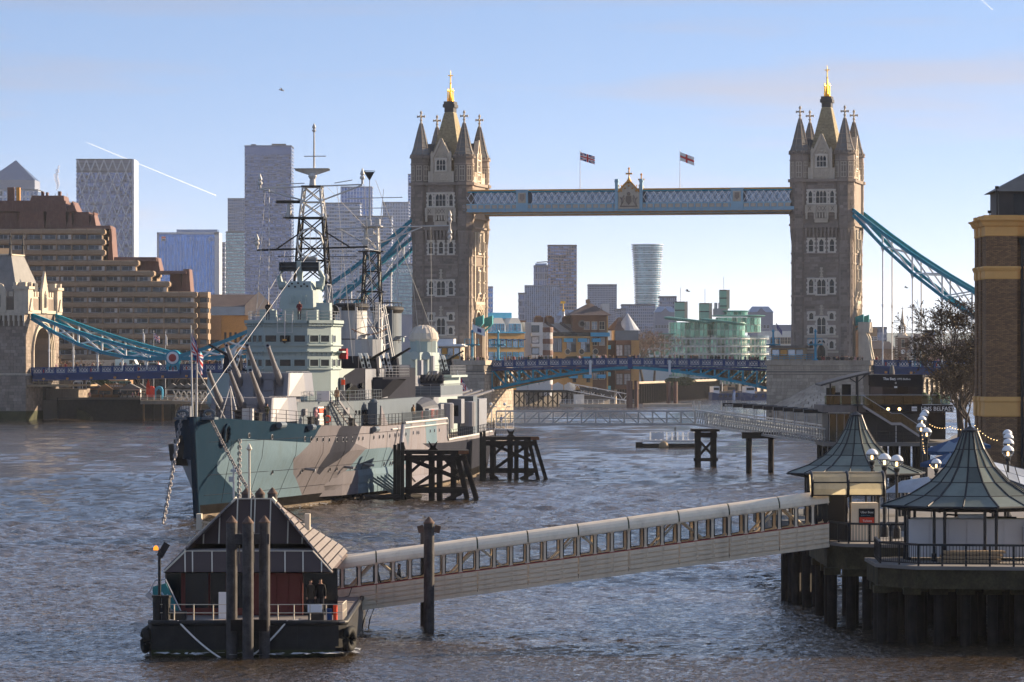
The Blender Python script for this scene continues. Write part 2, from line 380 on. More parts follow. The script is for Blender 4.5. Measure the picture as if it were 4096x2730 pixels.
def river_wall(name,label,pts,z1,mats,step,tw,cap=.5):
    t=thing(name,label,'river wall',(0,0,0))
    m=MB();c=MB();tm=[]
    for (a,b)in zip(pts[:-1],pts[1:]):
        A,B=Vector((*a,0)),Vector((*b,0));d=(B-A);L=d.length;d.normalize();n=Vector((d.y,-d.x,0))
        m.beam(A+n*.3+Vector((0,0,(z1-1)/2)),B+n*.3+Vector((0,0,(z1-1)/2)),.6,z1+1)
        c.beam(A+n*.4+Vector((0,0,z1+cap/2)),B+n*.4+Vector((0,0,z1+cap/2)),.8,cap)
        s=step/2
        while tw and s<L:tm.append(A+d*s+n*.8);s+=step
    m.build('wall_face',mats[0],t);c.build('coping',mats[1],t)
    if tw:
        k=MB();k.bx(-tw/2,tw/2,-tw/2,tw/2,-1,z1-.2);me=k.mesh('fender_timber',mats[2])
        for p in tm[:300]:put('fender_timber',me,t,p)
    return t
river_wall('river_wall','dark wet quay wall below the market stalls beside the bridge abutment',[(-101,904.5),(-76,914.5),(-45,934.5)],4.6,('timber_wet','stone_ground','timber_wet'),0,0)
river_wall('river_wall','tan quay wall with dark vertical fender timbers behind the moored boats',[(31,1239.5),(75,1483.5),(120,1559.5),(220,1749)],6.2,('stone_light','stone_pier','timber_black'),5.2,.9)
river_wall('river_wall','shaded quay wall below the brick warehouses behind the raised road bridge',[(-45,936),(-12,1189.5),(31,1238.5)],5.6,('stone_ground','stone_pier','timber_black'),0,0)if False else None

def foam(name,label,pts,spread,n,seed):
    r=random.Random(seed);m=MB()
    for i in range(n):
        a,b=r.choice(list(zip(pts[:-1],pts[1:])));k=r.random();x,y=a[0]+(b[0]-a[0])*k+r.gauss(0,spread),a[1]+(b[1]-a[1])*k+r.gauss(0,spread*1.6);s=r.uniform(.05,.22);q=[(x+s*1.8*math.cos(t)*r.uniform(.5,1.2),y+s*math.sin(t)*r.uniform(.5,1.2),.16+r.uniform(0,.06))for t in (0,1.05,2.1,3.14,4.2,5.25)];m.add(q,[(0,1,2,3,4,5)])
    o=m.build(name,'foam_white',kind='stuff');o['label']=label
M('foam_white',(.55,.55,.55),.6,var=.3,scale=3)
foam('foam','flecks of foam along the landing stage waterline',[(-16.2,181.7),(-8,181.6),(-7.2,184)],.3,130,1)
foam('foam','flecks of foam round the warship bow',[(-26.4,341),(-19,366),(-12,397)],.7,110,2)
# ------------------------------------------------------------------ the bascule bridge
TH=R(12);UD=Vector((math.cos(TH),-math.sin(TH),0));WD=Vector((math.sin(TH),math.cos(TH),0))
L0=Vector((-15.31,876,0));R0=Vector((65.2,859,0));SPAN=(R0-L0).length
def br(u,w_,z):
    return L0+UD*u+WD*w_+Vector((0,0,z))
BRZ=-TH
def arch_pts(w,h,spring,n=6):
    pts=[(-w/2,0),(w/2,0)];rise=h-spring
    for i in range(n+1):
        t=i/n;pts.append((w/2*(1-t**1.6),spring+rise*math.sin(t*math.pi/2)))
    for i in range(n-1,-1,-1):
        t=i/n;pts.append((-w/2*(1-t**1.6),spring+rise*math.sin(t*math.pi/2)))
    return pts
def gothic_window(parent,P,Nrm,Rt,w,h,lights=1,frame=.32,mull=True,quoin=True,arch=True):
    """P: sill centre on the wall plane; Nrm outward; Rt right. window > pane, mullion"""
    P,Nrm,Rt=Vector(P),Vector(Nrm),Vector(Rt);Z=Vector((0,0,1));f=MB()
    def V(x,z,d):return P+Rt*x+Z*z+Nrm*d
    pr=.16
    def bar(x0,x1,z0,z1,d0=-.05,d1=pr):
        f.add([V(x0,z0,d0),V(x1,z0,d0),V(x1,z0,d1),V(x0,z0,d1),V(x0,z1,d0),V(x1,z1,d0),V(x1,z1,d1),V(x0,z1,d1)],[(0,1,2,3),(4,7,6,5),(3,2,6,7),(1,5,6,2),(0,3,7,4),(0,4,5,1)])
    bar(-w/2-frame,-w/2,-.1,h+frame*.4);bar(w/2,w/2+frame,-.1,h+frame*.4)
    bar(-w/2-frame-.12,w/2+frame+.12,h,h+frame,-.05,pr+.1);bar(-w/2-frame-.1,w/2+frame+.1,-frame*.9,0,-.05,pr+.14)
    if quoin:
        k=0;z=.1
        while z<h-.3:
            if k % 2==0:
                for s in (-1,1):bar(min(s*(w/2+frame),s*(w/2+frame+.2)),max(s*(w/2+frame),s*(w/2+frame+.2)),z,z+.42,-.05,pr*.8)
            z+=.46;k+=1
    lw=w/lights
    for i in range(1,lights):bar(-w/2+lw*i-.06,-w/2+lw*i+.06,0,h,-.05,.08)
    if mull:bar(-w/2,w/2,h*.5-.06,h*.5+.06,-.05,.07)
    if arch:
        for i in range(lights):
            cx=-w/2+lw*(i+.5)
            for s in (-1,1):
                f.add([V(cx+s*lw/2,h,.04),V(cx+s*lw*.05,h,.04),V(cx+s*lw*.3,h-.28*min(1,h/2.5),.04),V(cx+s*lw/2,h-.62*min(1,h/2.5),.04)],[(0,1,2,3)if s<0 else (3,2,1,0)])
    fo=f.build('window','stone_trim',parent)
    for i in range(lights):
        for zz0,zz1 in ((0,h*.5-.06),(h*.5+.06,h))if mull else ((0,h),):
            g=MB();x0=-w/2+lw*i+(.06 if i else 0);x1=-w/2+lw*(i+1)-(.06 if i<lights-1 else 0)
            g.quad(V(x0,zz0,.02),V(x1,zz0,.02),V(x1,zz1,.02),V(x0,zz1,.02));g.build('pane','window_dark',fo)
    return fo
def stone_field(parent,faces,count,mat='stone',course=.62,seed=1,depth=.05):
    """faces: list of (origin, right, normal, width, z0, z1, skip rects (x0,x1,z0,z1), prio). Proud ashlar blocks with open joints:
    the first `count` (largest in view) are parts of their own, the rest one part."""
    rnd=random.Random(seed);rest=MB();n=0
    for (O,Rt,Nr,wd,z0,z1,skips,own)in faces:
        O,Rt,Nr=Vector(O),Vector(Rt),Vector(Nr);rows=max(1,round((z1-z0)/course));ch=(z1-z0)/rows
        for r in range(rows):
            za,zb=z0+r*ch+.02,z0+(r+1)*ch-.02;x=-wd/2;first=True
            while x<wd/2-.05:
                bw=rnd.choice((.75,1.0,1.25,1.5))*(.6 if first and r % 2 else 1);x1=min(x+bw,wd/2)
                if wd/2-x1<.35:x1=wd/2
                a,b=x+.018,x1-.018;first=False;x=x1
                if any(a<s[1]and b>s[0]and za<s[3]and zb>s[2]for s in skips):continue
                d=depth*rnd.uniform(.6,1.4);t=MB()if (own and n<count)else rest
                p=[O+Rt*a+Vector((0,0,za)),O+Rt*b+Vector((0,0,za)),O+Rt*b+Vector((0,0,zb)),O+Rt*a+Vector((0,0,zb))]
                e=.012;q=[O+Rt*(a+e)+Vector((0,0,za+e))+Nr*d,O+Rt*(b-e)+Vector((0,0,za+e))+Nr*d,O+Rt*(b-e)+Vector((0,0,zb-e))+Nr*d,O+Rt*(a+e)+Vector((0,0,zb-e))+Nr*d]
                t.add(p+q,[(4,5,6,7),(0,1,5,4),(1,2,6,5),(2,3,7,6),(3,0,4,7)])
                if t is not rest:t.build('stone',mat,parent);n+=1
    if rest.f:rest.build('ashlar',mat,parent,kind='stuff')
WT,DT,RT,RU=12.95,18.7,1.72,2.02
def octa(cx,cy,ap):
    r=ap/math.cos(math.pi/8);return [(cx+r*math.cos(math.pi/8+math.pi/4*i),cy+r*math.sin(math.pi/8+math.pi/4*i))for i in range(8)]
def bridge_tower(base,label):
    """local frame: x along the bridge, y away from the viewer, front wall at y=0, z absolute"""
    t=thing('bridge_tower',label,'bridge tower',base,BRZ,'stone towers of the bascule bridge')
    hx=WT/2;cx,cy0,cy1=hx-RT,RT,DT-RT;zb,zc,zt=12.6,41.95,51.3
    wall=MB()
    pw,ph,ps=8.6,24.2,19.6
    y0,y1=.28,DT-.28;x0,x1=-hx+.28,hx-.28;ym=DT/2
    wall.bx(x0,x1,y0,ym-pw/2,zb,26);wall.bx(x0,x1,ym+pw/2,y1,zb,26);wall.bx(x0,x1,y0,y1,26,zt)
    ap=arch_pts(pw,ph-zb,ps-zb)[2:]
    for i in range(len(ap)-1):
        (a,za),(b,zb2)=ap[i],ap[i+1]
        wall.add([(x0,ym+a,zb+za),(x0,ym+b,zb+zb2),(x0,ym+b,26),(x0,ym+a,26),(x1,ym+a,zb+za),(x1,ym+b,zb+zb2),(x1,ym+b,26),(x1,ym+a,26)],[(0,1,2,3),(7,6,5,4),(0,4,5,1)])
    wall.build('wall','stone',t)
    for s in (-1,1):
        m=MB()
        for k,(gr,dp)in enumerate(((.0,.12),(.45,.32),(.9,.5))):
            o=arch_pts(pw+2*gr,ph-zb+gr*1.3,ps-zb)[2:];i_=arch_pts(pw+2*gr-.5,ph-zb+gr*1.3-.35,ps-zb)[2:]
            X=s*(hx-.28);D=s*dp
            for i in range(len(o)-1):
                m.add([(X,ym+o[i][0],zb+o[i][1]),(X,ym+o[i+1][0],zb+o[i+1][1]),(X,ym+i_[i+1][0],zb+i_[i+1][1]),(X,ym+i_[i][0],zb+i_[i][1]),
                       (X+D,ym+o[i][0],zb+o[i][1]),(X+D,ym+o[i+1][0],zb+o[i+1][1]),(X+D,ym+i_[i+1][0],zb+i_[i+1][1]),(X+D,ym+i_[i][0],zb+i_[i][1])],
                      [(4,5,6,7),(0,1,5,4),(2,3,7,6)])
            for sg in (-1,1):
                yy=ym+sg*(pw/2+gr-.1);m.bx(min(X,X+D),max(X,X+D),yy-.18,yy+.18,zb,ps)
        m.build('portal_arch','stone_light',t)
    for X in (-cx,cx):
        for Y in (cy0,cy1):
            m=MB();m.prism(octa(X,Y,RT),zb,38.6);m.loft([[(a,b,38.6)for a,b in octa(X,Y,RT)],[(a,b,41.2)for a,b in octa(X,Y,RU)]])
            m.prism(octa(X,Y,RU),41.2,57.0)
            o=m.build('turret','stone',t)
            d=MB()
            for z,e,hgt in ((14.0,.22,.5),(25.0,.17,.34),(26.9,.17,.34),(33.9,.17,.34),(35.9,.17,.34)):d.prism(octa(X,Y,RT+e),z-hgt/2,z+hgt/2)
            for z,e,hgt in ((41.95,.24,.42),(44.05,.2,.34),(51.3,.42,.62),(55.6,.14,.25),(57.05,.3,.42)):d.prism(octa(X,Y,RU+e),z-hgt/2,z+hgt/2)
            d.each('string_course','stone',o)
            for k in range(8):
                a=math.pi/4*k;nx,ny=math.cos(a),math.sin(a);tx,ty=-ny,nx
                if nx<-.8 and X>0 or nx>.8 and X<0 or ny>.8 and Y==cy0 or ny<-.8 and Y==cy1:pass
                c=MB();rr=RU+.02
                for s2 in (-.42,.42):
                    px,py=X+nx*rr+tx*s2,Y+ny*rr+ty*s2;wd=.3
                    c.add([(px-tx*wd,py-ty*wd,40.9),(px+tx*wd,py+ty*wd,40.9),(X+nx*(RT+.1)+tx*s2,Y+ny*(RT+.1)+ty*s2,38.0),(px-tx*wd-nx*.3,py-ty*wd-ny*.3,40.9),(px+tx*wd-nx*.3,py+ty*wd-ny*.3,40.9)],[(0,1,2),(0,2,3),(1,4,2),(0,3,4,1)])
                c.build('corbel','stone',o,kind='stuff')
                g=MB();px,py=X+nx*(RU+.03),Y+ny*(RU+.03)
                for s2 in (-.55,0,.55):g.beam((px+tx*s2,py+ty*s2,52),(px+tx*s2,py+ty*s2,55.2),.12,.12,(nx,ny,0))
                for zz in (52.0,53.0,54.5,55.2):g.beam((px-tx*.6,py-ty*.6,zz),(px+tx*.6,py+ty*.6,zz),.14,.14)
                g.build('tracery_panel','stone_light',o,kind='stuff')
            cr=MB();rr=RU+.2
            for k in range(24):
                a=2*math.pi*k/24;cr.box((X+rr*math.cos(a),Y+rr*math.sin(a),57.45),(.34,.3,.4),a)
            cr.build('battlement','stone',o,kind='stuff')
            s=MB();cone=[(RU+.12,57.3),(1.55,59.0),(1.15,60.8),(.72,62.7),(.3,64.3),(.22,64.5)]
            s.loft([[(X+r/math.cos(math.pi/8)*math.cos(math.pi/8+math.pi/4*i),Y+r/math.cos(math.pi/8)*math.sin(math.pi/8+math.pi/4*i),z)for i in range(8)]for r,z in cone])
            so=s.build('spirelet','slate',t)
            rb=MB()
            for i in range(8):
                a=math.pi/8+math.pi/4*i
                rb.path([(X+r/math.cos(math.pi/8)*math.cos(a),Y+r/math.cos(math.pi/8)*math.sin(a),z)for r,z in cone],.07,4)
            for z,r in ((58.2,1.85),(59.2,1.55),(60.2,1.3),(61.2,1.08),(62.2,.86),(63.2,.6)):rb.prism(octa(X,Y,r+.02),z-.05,z+.05)
            rb.build('rib','stone',so,kind='stuff')
            f=MB();f.lathe((X,Y,64.3),[(.34,0),(.36,.2),(.2,.3),(.2,.7),(.34,.8),(.3,.95),(.17,1.05),(.17,2.2),(.28,2.3),(.28,2.55),(.05,2.9)],8)
            f.bx(X-.8,X+.8,Y-.13,Y+.13,65.75,66.08);f.bx(X-.13,X+.13,Y-.8,Y+.8,65.75,66.08)
            for sx,sy in ((1,0),(-1,0),(0,1),(0,-1)):f.box((X+sx*.78,Y+sy*.78,65.9),(.22,.22,.5))
            f.build('cross','stone_light',t)

    for z,e,hgt in ((14.0,.3,.5),(25.0,.2,.34),(26.9,.2,.34),(33.9,.2,.34),(35.9,.2,.34),(41.95,.5,.42),(44.05,.45,.34),(51.3,.75,.62)):
        m=MB();a=cx-.6
        gap=pw/2+1.6 if z<26 else 0
        m.bx(-a,a,-e+.28,.28,z-hgt/2,z+hgt/2);m.bx(-a,a,DT-.28,DT-.28+e,z-hgt/2,z+hgt/2)
        for s in (-1,1):
            X=s*(hx-.28);xx=sorted((X,X+s*e))
            if gap:
                m.bx(*xx,cy0+.6,ym-gap,z-hgt/2,z+hgt/2);m.bx(*xx,ym+gap,cy1-.6,z-hgt/2,z+hgt/2)
            else:m.bx(*xx,cy0+.6,cy1-.6,z-hgt/2,z+hgt/2)
        m.each('string_course','stone',t)

    m=MB();a=cx-RU+.05;m.bx(-a,a,-.02,.3,44.2,51.0);m.bx(-a,a,DT-.3,DT+.02,44.2,51)
    for s in (-1,1):m.bx(*sorted((s*(hx-.3),s*(hx+.02))),cy0+1.9,cy1-1.9,44.2,51)
    m.each('upper_wall','stone',t)
    m=MB()
    for i in range(9):m.bx(-3.2+.8*i-.22,-3.2+.8*i+.22,-.35,.3,39.9,41.3);m.bx(-3.2+.8*i-.17,-3.2+.8*i+.17,-.15,.3,39.2,39.9)
    m.bx(-3.7,3.7,-.38,.28,41.3,41.75);m.bx(-3.7,3.7,-.2,.28,40.5,40.75);m.build('corbel_table','stone',t,kind='stuff')

    Fn,Fr=Vector((0,-1,0)),Vector((1,0,0));sk=[]
    def win(x,z,w_,h,li=1,**k):
        P=(x,.28 if z<44 else-.02,z);sk.append((x-w_/2-.55,x+w_/2+.55,z-.35,z+h+.4));return gothic_window(t,P,Fn,Fr,w_,h,li,**k)
    for x in (-2.22,0,2.22):win(x,36.3,.9,2.6)
    win(-2.2,27.5,.92,2.95);win(0,27.3,1.75,3.1,2);win(2.2,27.5,.92,2.95)
    for x in (-2.15,2.15):
        win(x,22.0,.85,1.35,mull=False);win(x,19.0,.85,1.45,mull=False);win(x,15.9,.85,1.5,mull=False)
    win(0,18.9,1.75,3.5,2);win(0,15.9,1.6,1.7,2,mull=False)
    win(-2.3,46.5,.75,2.6);win(0,46.5,2.15,2.6,3);win(2.3,46.5,.75,2.6)
    m=MB()
    m.bx(-3.6,3.6,.1,.28,18.15,18.6);m.bx(-3.6,3.6,.06,.28,14.9,15.35);m.each('band','stone_light',t);sk.append((-3.6,3.6,18,18.7));sk.append((-3.6,3.6,14.8,15.4))
    for z in (30.8,22.9):
        m=MB();m.add([(-.5,.1,z),(.5,.1,z),(0,.05,z+.8)],[(0,1,2)]);m.bx(-.16,.16,.02,.26,z+.3,z+2.1);m.bx(-.42,.42,.0,.26,z+1.2,z+1.45);m.bx(-.3,.3,.0,.26,z+.55,z+.8);m.bx(-.28,.28,-.02,.26,z+1.75,z+2.15);m.build('finial','stone_light',t)
        sk.append((-.5,.5,z-.3,z+2.2))
    m=MB()
    m.bx(-3.3,3.3,-.55,-.02,45.95,46.15);m.bx(-3.3,3.3,-.55,-.02,44.55,44.75);m.bx(-3.2,3.2,-.42,-.06,44.75,45.95)
    for x in (-3.1,-1.35,1.35,3.1):m.bx(x-.28,x+.28,-.62,-.02,44.4,46.1);m.bx(x-.2,x+.2,-.5,-.02,43.1,44.4)
    for x in (-.9,-.3,.3,.9):m.bx(x-.16,x+.16,-.55,-.02,43.4,44.5)
    m.bx(-1.4,1.4,-.3,-.02,42.4,43.3);m.build('balcony','stone_light',t,kind='stuff');sk.append((-3.4,3.4,42.3,46.2))
    m=MB()
    for x in (-2.4,-.7,0,.7,2.4):
        for s in (-1,1):m.beam((x-.3*s,-.44,44.9),(x+.3*s,-.44,45.85),.1,.1,(0,1,0))
    m.build('balcony_tracery','stone',t,kind='stuff')

    def dormer(rot):
        Mx=Matrix.Translation((0,DT/2,0))@ Matrix.Rotation(rot,4,'Z');hd=DT/2 if rot in (0,math.pi)else hx
        def V(x,y,z):return Mx @ Vector((x,-hd+y,z))
        m=MB();a=2.15
        prof=[(-a,51.6),(a,51.6),(a,55.3),(a-.35,55.9),(a-.35,57.0),(0,60.9),(-a+.35,57.0),(-a+.35,55.9),(-a,55.3)]
        m.extr([V(x,.3,z)for x,z in prof],Mx.to_3x3()@ Vector((0,.8,0)))
        for s in (-1,1):
            m.beam(V(s*1.9,.2,56.9),V(0,.2,61.0),.35,.5);m.extr([V(s*2.0-.28,0,51.6),V(s*2.0+.28,0,51.6),V(s*2.0+.28,0,57.6),V(s*2.0,0,58.4),V(s*2.0-.28,0,57.6)],Mx.to_3x3()@ Vector((0,.8,0)))
        o=m.build('dormer','stone_light',t)
        r=MB();r.extr([V(-1.9,1.1,56.6),V(1.9,1.1,56.6),V(0,1.1,60.4)],Mx.to_3x3()@ Vector((0,hd-2.2 if hd>8 else 3.4,0)));r.build('dormer_roof','slate_dark',o)
        gothic_window(o,V(0,.28,54.2),Mx.to_3x3()@ Vector((0,-1,0)),Mx.to_3x3()@ Vector((1,0,0)),1.95,2.3,3,.3,quoin=False)
        h=MB()
        for k in range(9):
            A0,A1=math.pi*k/9,math.pi*(k+1)/9;h.beam(V(1.15*math.cos(A0),.2,56.9+1.3*math.sin(A0)),V(1.15*math.cos(A1),.2,56.9+1.3*math.sin(A1)),.16,.2)
        for k in range(5):h.sphere(V(-.7+.35*k,.25,57.2+.25*(k % 2)),.17,6,4)
        h.build('carving','stone_light',o,kind='stuff')
        p=MB();p.extr([V(-1.7,.1,52),V(1.7,.1,52),V(1.7,.1,53.7),V(-1.7,.1,53.7)],Mx.to_3x3()@ Vector((0,.25,0)))
        for k in range(4):
            x=-1.2+.8*k
            for s in (-1,1):p.beam(V(x-.28,.06,52.85),V(x,.06,52.85+s*.55),.09,.09);p.beam(V(x+.28,.06,52.85),V(x,.06,52.85+s*.55),.09,.09)
        p.build('carved_panel','stone_light',o,kind='stuff')
        q=MB();b=(cx if rot in (0,math.pi)else DT/2-RT)-RU+.1
        for s in (-1,1):
            x_=2.3
            q.extr([V(s*2.2,.1,51.6),V(s*b,.1,51.6),V(s*b,.1,53.0),V(s*2.2,.1,53.0)][::s],Mx.to_3x3()@ Vector((0,.5,0)))
            while x_<b-.2:
                q.extr([V(s*x_,.1,53.0),V(s*min(x_+.62,b),.1,53.0),V(s*min(x_+.62,b),.1,54.0),V(s*x_,.1,54.0)][::s],Mx.to_3x3()@ Vector((0,.5,0)));x_+=1.25
        q.each('merlon','stone_light',t)
    for r in (0,math.pi/2,math.pi,-math.pi/2):dormer(r)

    m=MB();hw,hd,a,b=hx-2.6,DT/2-3.2,.95,1.5;zz=((52.0,1),(56.5,.83),(61,.55),(65.6,.2))
    m.loft([[(-(a+(hw-a)*k),ym-(b+(hd-b)*k),z),(a+(hw-a)*k,ym-(b+(hd-b)*k),z),(a+(hw-a)*k,ym+(b+(hd-b)*k),z),(-(a+(hw-a)*k),ym+(b+(hd-b)*k),z)]for z,k in ((52,1),(58,.66),(67.2,0))])
    ro=m.build('roof','roof_stone',t)
    sl=MB();rr=random.Random(5)
    for k in range(44):
        z=52.4+k*.335;f_=1-(z-52)/6*.34 if z<58 else .66*(1-(z-58)/9.2);A,B=a+(hw-a)*f_+.03,b+(hd-b)*f_+.03
        for (p,q)in (((-A,ym-B),(A,ym-B)),((A,ym-B),(A,ym+B)),((A,ym+B),(-A,ym+B)),((-A,ym+B),(-A,ym-B))):
            n_=9
            for i in range(n_):
                s0,s1=i/n_,(i+.96)/n_;sl.beam((p[0]+(q[0]-p[0])*s0,p[1]+(q[1]-p[1])*s0,z),(p[0]+(q[0]-p[0])*s1,p[1]+(q[1]-p[1])*s1,z),.05*rr.uniform(.6,1.3),.28)
    sl.build('slate_courses','roof_stone',t,kind='stuff')
    m=MB();m.bx(-1.0,1.0,ym-1.55,ym+1.55,67.2,68.2);m.bx(-1.3,1.3,ym-1.85,ym+1.85,68.2,68.9);m.bx(-1.12,1.12,ym-1.7,ym+1.7,68.9,69.5);m.build('lead_cap','slate_dark',t)
    g=MB();g.lathe((0,ym,69.4),[(.6,0),(.36,.9),(.24,2.4),(.15,4.0),(.24,4.1),(.11,4.3),(.1,5.4),(.2,5.5),(.09,5.7),(.07,6.3),(.02,6.9)],8)
    for X,Y in ((-.48,-.6),(.48,-.6),(-.48,.6),(.48,.6)):g.lathe((X,ym+Y,69.4),[(.18,0),(.12,1.2),(.09,2.2),(.17,2.4),(.07,2.7),(.02,3.1)],6)
    g.bx(-.55,.55,ym-.08,ym+.08,75.1,75.3);g.bx(-.08,.08,ym-.55,ym+.55,75.1,75.3);g.build('gilded_finial','gold',t)

    m=MB();o=arch_pts(2.6,3.6,1.9);m.extr([(x,.2,zb+1+z)for x,z in o],(0,-.25,0));d=m.build('door_surround','stone_light',t)
    m=MB();o=arch_pts(1.7,3.0,1.6);m.extr([(x,-.04,zb+1+z)for x,z in o],(0,-.06,0));m.build('door','window_dark',d);sk.append((-1.5,1.5,12,17.0))

    for s in (-1,1):
        X=s*(hx-.28)
        for yy,tag_ in ((ym-2.6,0),(ym+2.6,1)):
            m=MB();pts=[(0,0),(0,1.6),(.7,1.25),(.7,.35)]
            for z0,z1 in ((27.3,33.5),(36.2,41.0)):
                m.prism([(X+s*a_,yy-.8+b_)for a_,b_ in (pts if s>0 else pts[::-1])],z0,z1)
            m.loft([[(X,yy-.2,32.2 if 0 else 25.6),(X+s*.05,yy-.2,25.6),(X+s*.05,yy+.2,25.6),(X,yy+.2,25.6)],[(X,yy-.8,27.3),(X+s*.7,yy-.45,27.3),(X+s*.7,yy+.45,27.3),(X,yy+.8,27.3)]])
            b_=m.build('oriel','stone_light',t)
            for z0 in (28,30.6,37):gothic_window(b_,(X+s*.71,yy,z0),(s,0,0),(0,s,0),.55,1.9,1,.12,quoin=False,arch=False)
        gothic_window(t,(X,ym,28),(s,0,0),(0,s,0),2.4,4.6,3,.35,quoin=False)
        gothic_window(t,(X,ym,36.6),(s,0,0),(0,s,0),3.0,3.8,3,.4,quoin=False)
        m=MB()
        for y_ in (ym-4.4,ym+4.4):m.bx(*sorted((X,X+s*.35)),y_-.35,y_+.35,25.3,41)
        for k in range(12):m.bx(*sorted((X,X+s*.5)),ym-4.2+.76*k-.2,ym-4.2+.76*k+.2,24.3,25.4)
        m.bx(*sorted((X,X+s*.55)),ym-4.5,ym+4.5,25.4,26.0);m.each('pilaster','stone_light',t)
        if s>0:
            for y_ in (ym-4.7,ym+4.6):
                a_=MB();a_.extr([(X+.5,y_-.6,20.6),(X+.5,y_+.6,20.6),(X+2.2,y_+.6,21.2),(X+2.2,y_-.6,21.2)],(0,0,1.9));a_.extr([(X+.5,y_-.5,19.6),(X+.5,y_+.5,19.6),(X+2.0,y_+.5,21.0),(X+2.0,y_-.5,21.0)],(0,0,.3));a_.build('bracket','bracket_teal',t)

    fcs=[((0,.28,0),Fr,Fn,2*(cx-RT+.62),z0,z1,sk,True)for z0,z1 in ((14.3,24.8),(25.2,26.7),(27.1,33.7),(34.1,35.7),(36.1,41.7))]
    fcs+=[((0,-.02,0),Fr,Fn,2*(cx-RU+.1),44.25,50.9,sk,True),((0,.02,0),Fr,Fn,2*(cx-RU+.1),42.2,43.9,sk,True)]
    for X in (-cx,cx):
        for Y in (cy0,cy1):
            for k in range(8):
                a=math.pi/4*k;n_=Vector((math.cos(a),math.sin(a),0));rt=Vector((-n_.y,n_.x,0));wl=2*RT*math.tan(math.pi/8)-.06;wu=2*RU*math.tan(math.pi/8)-.06
                if X<0 and n_.x>.5 or X>0 and n_.x<-.5 or Y==cy0 and n_.y>.5 or Y==cy1 and n_.y<-.5:continue
                front=n_.y<-.5 and Y==cy0
                for z0,z1 in ((14.3,24.8),(25.2,26.7),(27.1,33.7),(34.1,35.7),(36.1,38.4)):fcs.append(((X+n_.x*RT,Y+n_.y*RT,0),rt,n_,wl,z0,z1,[],front))
                for z0,z1 in ((42.2,43.85),(44.25,50.9)):fcs.append(((X+n_.x*RU,Y+n_.y*RU,0),rt,n_,wu,z0,z1,[],front))
    for s in (-1,1):
        for y_ in (cy0+2.2,cy1-2.2):fcs.append(((s*(hx-.28),y_,0),(0,s,0),(s,0,0),1.3,14.3,24.6,[],False))
    stone_field(t,fcs,300,seed=11)
    return t
bridge_tower(L0,'tall gothic stone tower with gold finial right behind the warship funnels')
bridge_tower(R0,'tall gothic stone tower with gold finial at right end of the high walkway')

